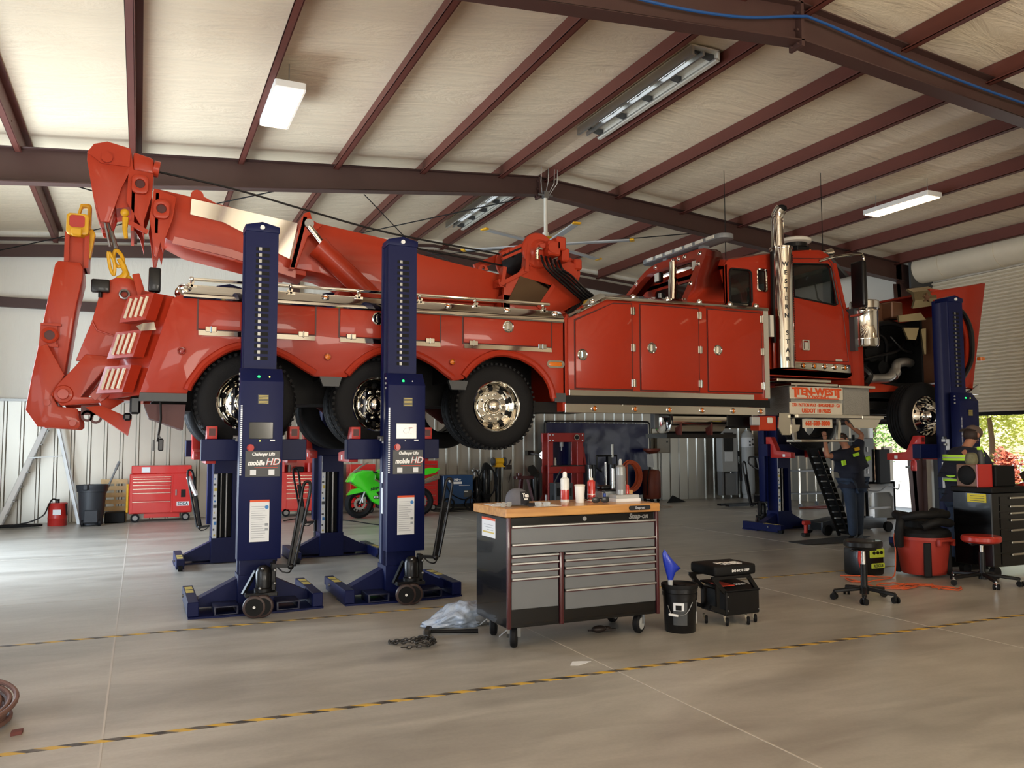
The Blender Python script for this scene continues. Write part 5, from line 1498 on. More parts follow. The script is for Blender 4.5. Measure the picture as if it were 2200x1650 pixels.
for k, (dx, m, l) in enumerate(((0, 'paper_white', 'white flat parts box, lower of the two under the grey bottle'), (.01, 'grey_light', 'pale flat parts box, upper of the two under the grey bottle'))):
    bx = MB().box(3.74 + dx, 3.99 - dx, 6.06 + dx, 6.19, T + .03 * k, T + .03 * k + .029, .002).build('parts_box', m)
    tag(bx, l, 'box')
    for q in range(4):
        MB().box(3.77 + .05 * q, 3.80 + .05 * q, 6.0585 + dx, 6.06 + dx, T + .03 * k + .008, T + .03 * k + .02).build('box_print', 'grey_dark', bx)
bpy.data.objects['spray_bottle'].location.x -= .10
bpy.data.objects['spray_bottle'].location.y -= .20
cb2 = thing('cardboard_box', 'small brown cardboard box at the right end of the worktop', 'box', (4.0, 6.13, T))
MB().box(3.905, 4.0, 6.20, 6.30, T, T + .09, .002).build('box_body', 'tan_card', cb2)
MB().box(3.95, 3.955, 6.199, 6.301, T + .0895, T + .0915).build('box_flap_seam', 'dark', cb2)
tag(MB().lathe([(0, 0), (.022, 0), (.022, .07), (.012, .085), (0, .085)], (3.905, 6.24 - .09, T + .06), (0, 0, 1), 14).build('lid_cap', 'can_red'), 'small red-brown capped bottle on the boxes beside the grey bottle', 'bottle')
# ------------------------------------------------------------------ floor marking and things on the near floor
def tape_mat():
    m = M('hazard_tape', 'd9b13a', 0.5)
    nt, b = nodes_of(m)
    tc = nt.nodes.new('ShaderNodeTexCoord')
    sp = nt.nodes.new('ShaderNodeSeparateXYZ')
    nt.links.new(tc.outputs['Object'], sp.inputs['Vector'])
    ad = nt.nodes.new('ShaderNodeMath'); ad.operation = 'MULTIPLY_ADD'
    nt.links.new(sp.outputs['Y'], ad.inputs[0]); ad.inputs[1].default_value = 1.6
    nt.links.new(sp.outputs['X'], ad.inputs[2])
    mo = nt.nodes.new('ShaderNodeMath'); mo.operation = 'PINGPONG'; mo.inputs[1].default_value = .105
    nt.links.new(ad.outputs[0], mo.inputs[0])
    gt = nt.nodes.new('ShaderNodeMath'); gt.operation = 'GREATER_THAN'; gt.inputs[1].default_value = .0525
    nt.links.new(mo.outputs[0], gt.inputs[0])
    nz = nt.nodes.new('ShaderNodeTexNoise'); nz.inputs['Scale'].default_value = 9; nz.inputs['Detail'].default_value = 5
    nt.links.new(tc.outputs['Object'], nz.inputs['Vector'])
    mx = nt.nodes.new('ShaderNodeMix'); mx.data_type = 'RGBA'
    mx.inputs['A'].default_value = lin('35322f'); mx.inputs['B'].default_value = lin('cfa73c')
    nt.links.new(gt.outputs[0], mx.inputs['Factor'])
    m2 = nt.nodes.new('ShaderNodeMix'); m2.data_type = 'RGBA'
    m2.inputs['B'].default_value = lin('8f877b')
    rp = nt.nodes.new('ShaderNodeValToRGB'); rp.color_ramp.elements[0].position = .45; rp.color_ramp.elements[1].position = .85
    nt.links.new(nz.outputs['Fac'], rp.inputs['Fac'])
    nt.links.new(rp.outputs['Color'], m2.inputs['Factor'])
    nt.links.new(mx.outputs['Result'], m2.inputs['A'])
    nt.links.new(m2.outputs['Result'], b.inputs['Base Color'])
tape_mat()
tag(MB().box(-3.2, 14.0, 5.02, 5.07, 0.0, 0.0016).build('floor_tape', 'hazard_tape'), 'black and yellow striped tape line across the foreground floor', 'floor tape', None)
tag(MB().box(-3.2, 10.2, 7.67, 7.72, 0.0, 0.0016).build('floor_tape', 'hazard_tape'), 'black and yellow striped tape line in front of the lift wheels', 'floor tape', None)

# bucket with funnel
bk = thing('bucket', 'black pail with a grey label and lid, right of the tool cabinet', 'bucket', (4.22, 5.87, 0))
bx_, by_ = 4.245, 5.87
MB().lathe([(0, 0), (.126, 0), (.131, .008), (.142, .30), (.148, .30), (.150, .325), (.144, .33), (.144, .345), (.151, .345), (.151, .365), (.144, .37), (0, .37)], (bx_, by_, 0), (0, 0, 1), 36).build('pail', 'black', bk)
MB().lathe([(0, .392), (.05, .392), (.05, .384), (.135, .384), (.141, .398), (.155, .398), (.157, .385), (.155, .365), (0, .365)], (bx_, by_, 0), (0, 0, 1), 36).build('lid', 'black_matt', bk)
def wrapquad(name, a0, a1, z0, z1, mat, off=.0015):
    m = MB()
    rg = []
    for z in (z0, z1):
        r = .131 + (.142 - .131) * z / .30 + .001 + off
        rg.append([(bx_ + r * math.cos(math.radians(a0 + (a1 - a0) * k / 10)), by_ + r * math.sin(math.radians(a0 + (a1 - a0) * k / 10)), z) for k in range(11)])
    m.loft(rg, caps=False, closed=False)
    return m.build(name, mat, bk)
wrapquad('pail_label', -150, -100, .07, .26, 'grey_dark')
wrapquad('label_picture', -148, -112, .19, .255, 'paper_white', .003)
wrapquad('label_picture', -140, -120, .195, .235, 'black', .0045)
wrapquad('pail_label', -55, -20, .07, .26, 'paper_white')
wrapquad('label_picture', -54, -21, .17, .255, 'grey_dark', .003)
MB().tube(spline([(bx_ - .145, by_ - .03, .23), (bx_ - .14, by_ - .09, .16), (bx_ - .05, by_ - .15, .17), (bx_ + .02, by_ - .15, .26)], 6), .003, 6).build('wire_handle', 'steel', bk)
MB().cyl((bx_ - .155, by_ - .06, .16), (bx_ - .11, by_ - .125, .155), .011, n=10).build('handle_grip', 'white', bk)
fn = thing('funnel', 'blue funnel standing on the lid of the black pail', 'funnel', (4.14, 5.84, .392))
MB().cyl((4.13, 5.84, .392), (4.13, 5.84, .44), .020, .022, 14).build('spout', 'grey_light', fn)
M('funnel_blue', '1a35b0', 0.35, 0, 0.3)
MB().loft([[(4.13 + .022 * math.cos(a), 5.84 + .022 * math.sin(a), .44) for a in [2 * pi * k / 16 for k in range(16)]],
           [(4.135 + .045 * math.cos(a), 5.84 + .03 * math.sin(a), .50) for a in [2 * pi * k / 16 for k in range(16)]],
           [(4.15 + .085 * math.cos(a), 5.84 + .05 * math.sin(a), .56 - .03 * math.cos(a)) for a in [2 * pi * k / 16 for k in range(16)]],
           [(4.13 + .075 * math.cos(a), 5.84 + .04 * math.sin(a), .605 - .055 * math.cos(a)) for a in [2 * pi * k / 16 for k in range(16)]],
           [(4.09 + .02 * math.cos(a), 5.84 + .02 * math.sin(a), .665 - .03 * math.cos(a)) for a in [2 * pi * k / 16 for k in range(16)]]]).build('cone', 'funnel_blue', fn)

# mechanic's roller seat
cr = thing('roller_seat', 'black padded roller seat with DO NOT STEP written on the cushion edge', 'stool', (4.9, 5.95, 0))
MB().box(4.60, 5.06, 5.84, 6.20, .425, .52, .025, 3).build('cushion', 'black_matt', cr)
text('DO NOT STEP', .030, (4.88, 5.838, .468), (pi / 2, 0, 0), 'ink_white', cr, .001, 'lettering', bold=.001)
text('MAC', .085, (4.84, 5.98, .521), (0, 0, 0), 'ink_white', cr, .001, 'lettering', sx=1.3, bold=.006)
text('TOOLS', .05, (4.84, 5.91, .521), (0, 0, 0), 'ink_white', cr, .001, 'lettering', sx=1.3, bold=.005)
fr_ = MB()
for y in (5.86, 6.18):
    fr_.box(4.58, 5.0, y - .012, y + .012, .40, .425).bar((4.59, y, .41), (4.74, y, .26), .03, .035).bar((4.98, y, .41), (5.07, y, .29), .03, .035)
    fr_.box(4.62, 4.65, y - .012, y + .012, .12, .40).bar((4.56, y, .17), (4.72, y, .11), .03, .035)
fr_.build('frame', 'black', cr)
MB().box(4.71, 5.08, 5.83, 6.2, .085, .30, .01).build('tool_bin', 'black', cr)
tl = MB().prism([(5.83, .30), (6.2, .345), (6.2, .33), (5.83, .285)], 'x', 4.71, 5.08).build('tray_lid', 'black_matt', cr)
MB().box(4.73, 4.86, 5.9, 6.1, .327, .334).build('lid_sticker', 'ink_red', tl)
text('MAC', .05, (4.96, 5.95, .327), (math.radians(7), 0, 0), 'ink_white', tl, .001, 'lettering', bold=.004)
for x, y in ((4.72, 5.84), (4.92, 5.80), (5.05, 5.86), (4.62, 6.0), (5.04, 6.18)):
    w = MB().lathe([(0, -.014), (.03, -.014), (.036, -.008), (.036, .008), (.03, .014), (0, .014)], (x, y, .036), (.8, -.6, 0), 20).build('caster_wheel', 'rubber', cr)
    MB().bar((x, y + .01, .03), (x - .01, y + .02, .085), .03, .02).build('caster_fork', 'polished', w)
for x, z in ((4.725, .25), (4.725, .13), (5.065, .12)):
    MB().ball((x, 5.828, z), .007).build('bin_bolt', 'steel', cr)

# hammer, chain, rag bag, paper scrap, hose coil, tag
M('steel_dark', '3c3a38', 0.45, 0.7, 0, 0.2)
hm = thing('hammer', 'black sledge hammer lying on the floor left of the cabinet', 'hammer', (2.3, 6.5, 0))
MB().tube([(2.25, 6.62, .026), (2.40, 6.58, .024), (2.64, 6.50, .022)], [.013, .016, .019], 10).build('handle', 'rubber', hm)
MB().bar((2.205, 6.56, .032), (2.275, 6.70, .032), .055, .058, .012).build('head', 'steel_dark', hm)

random.seed(11)
cn = thing('chain', 'pile of dark rusty chain lying on the floor left of the cabinet', 'chain', (2.03, 6.28, 0))
path = spline([(1.88, 6.24, .012), (1.98, 6.22, .014), (2.09, 6.20, .018), (2.15, 6.24, .02), (2.19, 6.30, .02), (2.12, 6.34, .03), (2.0, 6.32, .03), (1.90, 6.40, .014), (1.86, 6.46, .012), (1.96, 6.44, .016), (2.04, 6.40, .03), (2.12, 6.42, .02), (2.16, 6.36, .034), (2.08, 6.28, .04), (2.02, 6.25, .036), (2.10, 6.23, .04), (2.17, 6.27, .04), (2.13, 6.40, .038), (2.06, 6.45, .014)], 12)
acc, last, n = 0, path[0], 0
for a, b in zip(path, path[1:]):
    acc += (b - a).length
    if acc < .030: continue
    acc = 0
    d = (b - a).normalized()
    side = d.cross(Vector((0, 0, 1))).normalized()
    if n % 2: side = Vector((0, 0, 1))
    side = (side + Vector((random.uniform(-.3, .3), random.uniform(-.3, .3), random.uniform(-.2, .2)))).normalized()
    pts = [b + d * (.024 * math.cos(2 * pi * k / 10)) + side * (.013 * math.sin(2 * pi * k / 10)) + Vector((0, 0, .008)) for k in range(10)]
    MB().tube(pts, .0052, 6, True).build('chain_link', 'steel_dark', cn)
    n += 1
bg = thing('rag_bag', 'crumpled clear plastic bag of pale rags on the floor behind the hammer', 'bag', (2.7, 6.9, 0))
bm_ = MB()
random.seed(3)
bmx = bmesh.new()
bmesh.ops.create_icosphere(bmx, subdivisions=5, radius=1)
from mathutils import noise
for v in bmx.verts:
    c = v.co.copy()
    k = 1 + .30 * noise.noise(c * 2.1) + .16 * noise.noise(c * 5) + .07 * abs(noise.noise(c * 12))
    v.co = Vector((2.66 + c.x * .27 * k, 6.86 + c.y * .16 * k, max(.0, .085 + c.z * .115 * k)))
    if c.x < -.5: v.co.z *= max(.15, 1 - (-.5 - c.x) * 1.6); v.co.x -= (-.5 - c.x) * .2
bm_._merge(bmx)
bm_.build('bag_film', M('bag_plastic', 'a9b8cc', 0.16, 0, 0.6, 0.18, 9, 0.5, 25), bg, 180)
b2 = MB().ball((2.78, 6.80, .07), .12, .10, .07, 20, 12)
b2.build('dark_rag', 'grey', bg)
sc = MB().prism([(2.87, 5.30), (2.93, 5.38), (3.0, 5.36), (3.06, 5.33), (2.98, 5.29), (2.92, 5.27)], 'z', 0.001, .003).build('paper_scrap', 'paper_white')
tag(sc, 'torn white scrap of paper on the floor below the cabinet', 'paper')
ho = thing('hose_coil', 'coil of brown air hose on the floor at the left edge', 'hose', (-.85, 5.75, 0))
hp_ = MB()
pts = []
for i in range(260):
    a = 2 * pi * i / 36
    r = .21 + .022 * math.sin(i * .21) + .025 * math.sin(i * .057)
    pts.append((-.87 + r * 1.0 * math.cos(a) + .02 * math.sin(i * .13), 5.60 + r * 1.15 * math.sin(a), .016 + .0009 * i * (.55 + .25 * math.sin(a * 1.0))))
hp_.tube(pts, .0145, 8)
hp_.build('hose', M('hose_brown', '6d5048', 0.55, 0, 0, .12, 8), ho)
MB().tube([(-1.0, 5.85, .03), (-.76, 5.90, .035)], .013, 8).cyl((-.80, 5.89, .035), (-.68, 5.92, .035), .022, n=12).build('coupler', 'black', ho)
tg = MB().prism([(-.60, 5.33), (-.548, 5.345), (-.545, 5.40), (-.60, 5.385)], 'z', .001, .02).build('rubber_block', M('block_red', '6b3a36', 0.7))
tag(tg, 'small dark red rubber block on the floor near the hose coil', 'block')
dbr = thing('ratchet_strap', 'dark greasy lump under the tool cabinet', 'debris', (3.6, 6.15, 0))
MB().ball((3.58, 6.10, .03), .07, .04, .03).ball((3.66, 6.12, .022), .05, .03, .022).bar((3.5, 6.14, .014), (3.74, 6.09, .014), .03, .012).build('lump', 'grease', dbr)
# ------------------------------------------------------------------ along the back wall
# folding ladder
ld = thing('step_ladder', 'white aluminium step ladder standing open behind the underlift arm', 'ladder', (-1.8, 18.9, 0))
M('ladder_white', 'dcdedd', 0.4, 0.2)
ap0, ap1 = (-1.62, 18.7, 2.15), (-1.62, 19.0, 2.15)
for y0, y1 in ((18.62, 18.78), (19.08, 18.94)):
    MB().bar((-2.46, y0, 0), (-1.66, y1, 2.12), .035, .09).build('front_rail', 'ladder_white', ld)
    MB().bar((-1.06, y0, 0), (-1.54, y1, 2.12), .03, .06).build('rear_rail', 'ladder_white', ld)
for k in range(7):
    t = .10 + .13 * k
    x = -2.46 + .80 * t
    MB().box(x - .02, x + .09, 18.62 + .16 * t, 19.08 - .14 * t, 2.12 * t - .012, 2.12 * t + .012).build('tread', 'grey_light', ld)
MB().box(-1.72, -1.48, 18.76, 18.96, 2.10, 2.16, .01).build('top_cap', 'ladder_white', ld)
MB().bar((-2.0, 18.7, 1.33), (-1.40, 18.7, 1.36), .02, .02).build('spreader', 'galv', ld)
# red grease drum with hose
dr_ = thing('grease_drum', 'small red drum with a white sticker and a black hose under the ladder', 'drum', (-1.43, 18.5, 0))
MB().lathe([(0, 0), (.165, 0), (.17, .01), (.17, .14), (.176, .15), (.17, .16), (.17, .42), (.176, .43), (.17, .44), (.16, .445), (0, .445)], (-1.43, 18.5, 0), (0, 0, 1), 28).build('drum', 'fork_red', dr_)
MB().box(-1.50, -1.36, 18.325, 18.335, .22, .32).build('sticker', 'paper_white', dr_)
MB().cyl((-1.43, 18.5, .44), (-1.43, 18.5, .52), .03).tube(spline([(-1.43, 18.45, .5), (-1.52, 18.4, .52), (-1.58, 18.35, .4), (-1.66, 18.3, .22), (-1.9, 18.3, .1), (-2.2, 18.3, .05)], 6), .014, 8).tube([(-1.28, 18.4, .42), (-1.26, 18.4, .2)], .015, 8).build('pump_hose', 'black', dr_)
hc = MB()
for r in (.26, .32, .37):
    hc.tube([(-2.12 + r * 1.2 * math.cos(2 * pi * k / 30), 18.3 + .5 * r * math.sin(2 * pi * k / 30), .018 + .03 * (.4 - r) + .02) for k in range(30)], .018, 8, True)
tag(hc.build('black_hose', 'rubber'), 'coil of black hose on the floor at the foot of the ladder', 'hose')
# wheeled bin with a broom handle
tc_ = thing('waste_bin', 'tall dark grey wheeled waste bin left of the red SCCA chest', 'bin', (-.82, 18.2, 0))
M('bin_grey', '26292e', 0.5)
MB().loft([rr for rr in [[(-.82 + a * math.cos(t), 18.2 + a * .9 * math.sin(t), z) for t in [2 * pi * k / 24 for k in range(24)]] for a, z in ((.20, .02), (.215, .2), (.235, .5), (.245, .66), (.275, .67), (.275, .72), (.285, .74), (.285, .80), (.26, .80), (.25, .72), (.22, .2))]]).box(-.95, -.69, 17.97, 18.02, .06, .32, .02).box(-.98, -.88, 17.9, 18.0, .70, .82, .02).build('bin_body', 'bin_grey', tc_)
for x in (-.97, -.67):
    MB().cyl((x - .02, 18.05, .06), (x + .02, 18.05, .06), .06, n=18).build('bin_wheel', 'rubber', tc_)
tag(MB().cyl((-.62, 18.25, .55), (-.36, 18.5, 1.24), .02, n=10).cyl((-.42, 18.44, 1.08), (-.36, 18.5, 1.24), .026, n=10).build('broom', 'grey'), 'grey broom handle sticking out of the waste bin', 'broom')
pa = thing('pallet', 'pale wooden pallet leaning on the wall behind the waste bin', 'pallet', (-.42, 18.98, 0))
for k in range(6):
    MB().box(-.70, -.20, 18.92, 18.94, .08 + .14 * k, .17 + .14 * k).build('slat', 'wood_pale', pa)
for x in (-.68, -.45, -.24):
    MB().box(x, x + .04, 18.94, 19.03, 0, .86).build('bearer', 'wood_pale', pa)
bx = MB().box(-.60, -.22, 18.5, 18.8, 0, .22, .02).build('crate', 'black_matt'); tag(bx, 'low black crate on the floor between the waste bin and the red chest', 'crate')
MB().bar((-.33, 18.49, .03), (-.33, 18.49, .34), .03, .02).build('crate_handle', 'steel', bx)

def red_chest(x0, x1, y0, y1, z0, z1, label, layout, top=None, door=None, cast=True):
    t = thing('red_tool_chest', label, 'tool cabinet', ((x0 + x1) / 2, (y0 + y1) / 2, 0), 'red tool chests along the back wall')
    MB().box(x0, x1, y0, y1, z0, z1, .012).build('chest_body', 'chest_red', t)
    for (a, b, c, d) in layout:
        o = MB().box(a, b, y0 - .012, y0, c, d, .004).build('drawer', 'chest_red', t)
        MB().box(a, b, y0 - .022, y0 - .012, d - .016, d - .006).build('drawer_pull', 'polished', o)
    if top:
        MB().box(top[0], top[1], y0 + .03, y1, z1, top[2], .012).build('lid', 'chest_red', t)
    if door:
        d = MB().box(door[0], door[1], y0 - .014, y0, door[2], door[3], .006).build('door', 'chest_red', t)
        MB().box(door[0] + .05, door[0] + .075, y0 - .03, y0 - .014, door[3] - .42, door[3] - .30).build('door_handle', 'steel', d)
        MB().box(door[0] + .16, door[0] + .25, y0 - .018, y0 - .014, door[2] + .30, door[2] + .46).build('door_sticker', 'black', d)
        s = MB().box(door[0] + .08, door[0] + .32, y0 - .017, y0 - .014, door[2] + .12, door[2] + .21).build('club_sticker', 'paper_white', d)
        text('SCCA', .085, ((door[0] + door[0] + .40) / 2, y0 - .019, door[2] + .165), (pi / 2, 0, 0), 'ink', s, .001, 'lettering', sx=.95, bold=.002)
    if cast:
        for x in (x0 + .12, x1 - .12):
            MB().cyl((x - .0, y0 + .0, .085), (x, y0 + .06, .085), .085, n=20).build('chest_wheel', 'rubber', t)
            MB().cyl((x, y0 - .01, .085), (x, y0, .085), .05, n=16).build('wheel_disc', 'steel', t)
    return t
zz = [(.43, .60), (.60, .685), (.685, .76), (.76, .83), (.83, .885), (.885, .93)]
c1 = red_chest(-.16, 1.04, 18.5, 19.0, .17, .985, 'red tool chest with a white SCCA sticker, left of the truck', [(-.10, .62, .19, .42)] + [(-.10, .62, a, b) for a, b in zz], (-.13, 1.02, 1.15), (.66, 1.02, .19, .95))
MB().box(.06, .22, 18.515, 18.53, 1.01, 1.12).build('lid_sticker', 'paper_white', c1)
MB().box(.12, .8, 18.55, 18.9, .08, .17).build('base_skirt', 'chest_red', c1)
MB().tube([(1.05, 18.7, .85), (1.10, 18.7, .9), (1.10, 18.7, .5), (1.05, 18.7, .45)], .015, 8).build('push_handle', 'black', c1)
tag(MB().box(-.215, -.17, 18.5, 18.7, .2, .78, .01).build('yellow_level', 'yellow'), 'yellow strip tool leaning at the left side of the SCCA chest', 'level')
zz2 = [(.15, .40), (.40, .52), (.52, .60), (.60, .68), (.68, .76), (.76, .84), (.84, .90)]
c2 = red_chest(2.85, 4.0, 18.5, 19.0, .11, .96, 'red tool chest with many drawers, seen between the two front lifts', [(2.97, 3.95, a, b) for a, b in zz2])
MB().box(2.85, 2.93, 18.5, 19.0, .96, 1.30, .01).box(2.85, 4.0, 18.95, 19.0, .96, 1.42, .01).build('back_shelf', 'chest_red', c2)
red_chest(4.40, 4.98, 18.55, 19.0, .12, 1.12, 'red tool chest standing behind the green motorcycle', [(4.46, 4.92, .15 + .12 * k, .26 + .12 * k) for k in range(7)])
red_chest(5.9, 6.5, 18.55, 19.0, .12, 1.18, 'red tool chest right of the motorcycle tail, behind the second front lift', [(5.96, 6.44, .15 + .12 * k, .26 + .12 * k) for k in range(8)])
random.seed(5)
for k, (x, h, m, l) in enumerate(((3.05, .16, 'steel', 'grey canister on the red chest seen between the front lifts'), (3.28, .12, 'dark', 'small dark tool box on the red chest between the front lifts'), (3.5, .20, 'fork_red', 'red oil can on the red chest between the front lifts'), (3.72, .10, 'grease', 'dark greasy part on the red chest between the front lifts'))):
    o = MB().cyl((x, 18.7, .962), (x, 18.7, .962 + h), .05, .04, 16) if k % 2 == 0 else MB().box(x - .09, x + .09, 18.62, 18.8, .962, .962 + h, .02)
    tag(o.build('chest_item', m), l, 'container')

# motorcycle
mc = thing('motorcycle', 'lime green sport motorcycle parked between the lifts by the back wall', 'motorcycle', (5.0, 17.4, 0))
M('lime', '3fd421', 0.25, 0, 0.9, 0.04)
MY = 17.4
for x, nm in ((4.32, 'front_wheel'), (5.68, 'rear_wheel')):
    w = MB().lathe([(.20, -.05), (.25, -.065), (.30, -.04), (.315, 0), (.30, .04), (.25, .065), (.20, .05), (.20, -.05)], (x, MY, .315), (0, 1, 0), 36).build(nm, 'rubber', mc)
    sp = MB().lathe([(.18, -.02), (.20, -.03), (.20, .03), (.18, .02), (.18, -.02)], (x, MY, .315), (0, 1, 0), 36).cyl((x, MY - .06, .315), (x, MY + .06, .315), .03)
    for k in range(6):
        a = 2 * pi * k / 6
        sp.bar((x, MY, .315), (x + .19 * math.cos(a), MY, .315 + .19 * math.sin(a)), .02, .02)
    sp.build('wheel_spokes', 'black', w)
    MB().lathe([(.08, -.07), (.13, -.07), (.13, -.064), (.08, -.064), (.08, -.07)], (x, MY, .315), (0, 1, 0), 24).build('brake_disc', 'steel', w)
fk = MB()
for y in (MY - .09, MY + .09):
    fk.cyl((4.32, y, .315), (4.58, y, .95), .025)
    fk.box(4.36, 4.44, y - .03, y + .03, .33, .46, .01)
fk.build('fork', 'steel', mc)
def fair(pts, y):
    return [(p[0], MY + y, p[1]) for p in pts]
fo = [(4.06, .80), (4.16, .96), (4.34, 1.03), (4.56, 1.02), (4.62, .92), (4.60, .80), (4.74, .74), (4.92, .66), (4.94, .50), (4.86, .32), (4.72, .27), (4.55, .36), (4.42, .56), (4.25, .68)]
fi = [(4.12, .80), (4.18, .94), (4.34, 1.0), (4.52, 1.0), (4.58, .92), (4.58, .82), (4.72, .74), (4.90, .66), (4.92, .50), (4.84, .34), (4.72, .29), (4.57, .38), (4.45, .56), (4.28, .68)]
for s in (-1, 1):
    MB().loft([fair(fi, s * .26), fair([(q[0] * .97 + 4.55 * .03, q[1] * .97 + .7 * .03) for q in fo], s * .24), fair(fo, s * .17), fair(fo, s * .08)]).build('fairing', 'lime', mc)
MB().hull(fair([(4.03, .78), (4.16, .97), (4.36, 1.03), (4.4, .8), (4.25, .7)], -.1) + fair([(4.03, .78), (4.16, .97), (4.36, 1.03), (4.4, .8), (4.25, .7)], .1) + fair([(4.10, .80), (4.2, .94)], -.2) + fair([(4.10, .80), (4.2, .94)], .2)).build('nose', 'lime', mc)
MB().hull(fair([(4.07, .78), (4.13, .86), (4.25, .80), (4.16, .74)], -.235) + fair([(4.06, .78), (4.10, .86), (4.2, .80)], -.12)).build('headlight', 'glass_green', mc)
MB().loft([[(4.18, MY + y, .97) for y in (-.14, 0, .14)], [(4.34, MY + y, 1.10 + (.02 if y == 0 else 0)) for y in (-.13, 0, .13)], [(4.50, MY + y, 1.18 + (.02 if y == 0 else 0)) for y in (-.09, 0, .09)]], caps=False, closed=False).build('windscreen', 'glass', mc)
MB().hull(fair([(4.05, .50), (4.16, .62), (4.36, .66), (4.5, .58), (4.36, .60), (4.2, .56)], -.07) + fair([(4.05, .50), (4.16, .62), (4.36, .66), (4.5, .58)], .07)).build('front_mudguard', 'lime', mc)
MB().ball((4.88, MY, .92), .24, .15, .15, 18, 12).build('fuel_tank', 'lime', mc)
MB().hull(fair([(5.55, .86), (6.12, 1.04), (5.6, 1.0), (5.9, 1.06), (6.0, .94)], -.10) + fair([(5.55, .86), (6.12, 1.04), (5.6, 1.0), (5.9, 1.06), (6.0, .94)], .10)).build('tail', 'lime', mc)
MB().hull(fair([(5.05, .86), (5.6, .94), (5.6, .84), (5.1, .78)], -.13) + fair([(5.05, .86), (5.6, .94), (5.6, .84), (5.1, .78)], .13)).build('seat', 'black_matt', mc)
MB().hull(fair([(4.75, .35), (5.3, .35), (5.3, .7), (4.8, .75)], -.18) + fair([(4.75, .35), (5.3, .35), (5.3, .7), (4.8, .75)], .18)).box(4.7, 5.3, MY - .12, MY + .12, .2, .4, .03).bar((5.2, MY - .12, .38), (5.68, MY - .12, .315), .06, .05).build('engine', 'black_matt', mc)
MB().cyl((5.6, MY - .18, .72), (6.05, MY - .18, .86), .055, .06, 16).build('exhaust', 'polished', mc)
for e in (-1, 1):
    MB().tube([(4.48, MY + e * .12, 1.0), (4.5, MY + e * .16, 1.0), (4.62, MY + e * .32, .98)], .018, 8).build('handlebar', 'black', mc)
text('Ninja', .085, (4.58, MY - .262, .64), (pi / 2, -.25, 0), 'ink', mc, .002, 'lettering', shear=.3, bold=.002)
MB().prism([(4.62, .56), (4.74, .60), (4.84, .54), (4.86, .42), (4.76, .44), (4.66, .50)], 'y', MY - .266, MY - .262).build('side_vent', 'black', mc)
MB().prism(rrect(4.56, 4.68, .42, .49, .02), 'y', MY - .268, MY - .262).build('number_sticker', 'black', mc)
MB().prism(rrect(4.575, 4.665, .435, .475, .01), 'y', MY - .270, MY - .268).build('number_sticker', 'paper_white', mc)
text('636', .04, (4.62, MY - .2705, .455), (pi / 2, 0, 0), 'ink', mc, .001, 'lettering', bold=.001)

# welder, gas cart, grinder, stands
wd_ = thing('welder', 'blue welding machine on a low cart right of the green motorcycle', 'welder', (7.0, 18.7, 0))
M('welder_blue', '12406e', 0.4, 0, 0.3)
wb_ = MB().box(6.62, 7.38, 18.5, 19.0, .14, .83, .012).build('welder_case', 'welder_blue', wd_)
text('Miller', .075, (6.98, 18.498, .72), (pi / 2, 0, 0), 'ink_white', wb_, .001, 'lettering', bold=.004)
MB().cyl((6.79, 18.495, .71), (6.79, 18.50, .71), .05, n=20).box(6.87, 7.09, 18.496, 18.5, .62, .675).build('logo', 'ink_white', wb_)
MB().box(7.14, 7.34, 18.494, 18.5, .30, .47).build('control_panel', 'grey_dark', wb_)
MB().box(7.15, 7.25, 18.492, 18.494, .43, .45).box(7.02, 7.3, 18.496, 18.5, .58, .59).build('panel_marks', 'ink_white', wb_)
MB().box(6.6, 7.40, 18.5, 19.0, .07, .14).build('cart_deck', 'black', wd_)
for x in (6.75, 7.30):
    MB().lathe([(.12, -.02), (.15, -.02), (.155, 0), (.15, .02), (.12, .02), (.12, -.02)], (x, 18.46, .15), (0, 1, 0), 24).bar((x - .12, 18.46, .15), (x + .12, 18.46, .15), .01, .02).bar((x, 18.46, .03), (x, 18.46, .27), .02, .01).build('cart_wheel', 'rubber', wd_)
MB().tube(spline([(6.7, 18.48, .6), (6.8, 18.45, .4), (7.1, 18.45, .25), (7.3, 18.46, .3), (7.38, 18.46, .45)], 6), .014, 8).build('welding_cable', 'black', wd_)
gc = thing('gas_cart', 'black gas cylinders wound with welding cables left of the yellow grinder', 'gas cylinder', (7.65, 18.6, 0))
for x, h in ((7.57, .78), (7.80, 1.12)):
    MB().lathe([(0, .08), (.10, .08), (.11, .1), (.11, h - .12), (.07, h - .03), (.03, h), (0, h)], (x, 18.7, 0), (0, 0, 1), 22).build('gas_cylinder', 'black', gc)
MB().cyl((7.48, 18.65, .78), (7.48, 18.65, .92), .03).ball((7.42, 18.6, .93), .05).ball((7.55, 18.6, .93), .05).cyl((7.42, 18.58, 1.0), (7.5, 18.58, .9), .015).build('regulator', 'steel', gc)
cbm = MB()
for k in range(6):
    cbm.tube([(7.76 + (.20 + .01 * k) * math.cos(2 * pi * q / 22), 18.52 - .01 * k, .66 + (.42 - .02 * k) * math.sin(2 * pi * q / 22)) for q in range(22)], .012, 6, True)
cbm.tube(spline([(7.45, 18.5, .95), (7.6, 18.5, .6), (7.5, 18.5, .3), (7.35, 18.48, .15)], 6), .012, 6)
cbm.build('cables', 'rubber', gc)
MB().box(7.46, 8.0, 18.5, 18.9, 0, .10).build('cart_deck', 'black', gc)
gr = thing('bench_grinder', 'yellow bench grinder on a black pedestal in front of the ribbed wall', 'grinder', (8.2, 18.8, 0))
MB().cyl((8.17, 18.8, .02), (8.17, 18.8, 1.0), .075, n=20).box(8.0, 8.36, 18.65, 18.95, 0, .03).build('pedestal', 'black', gr)
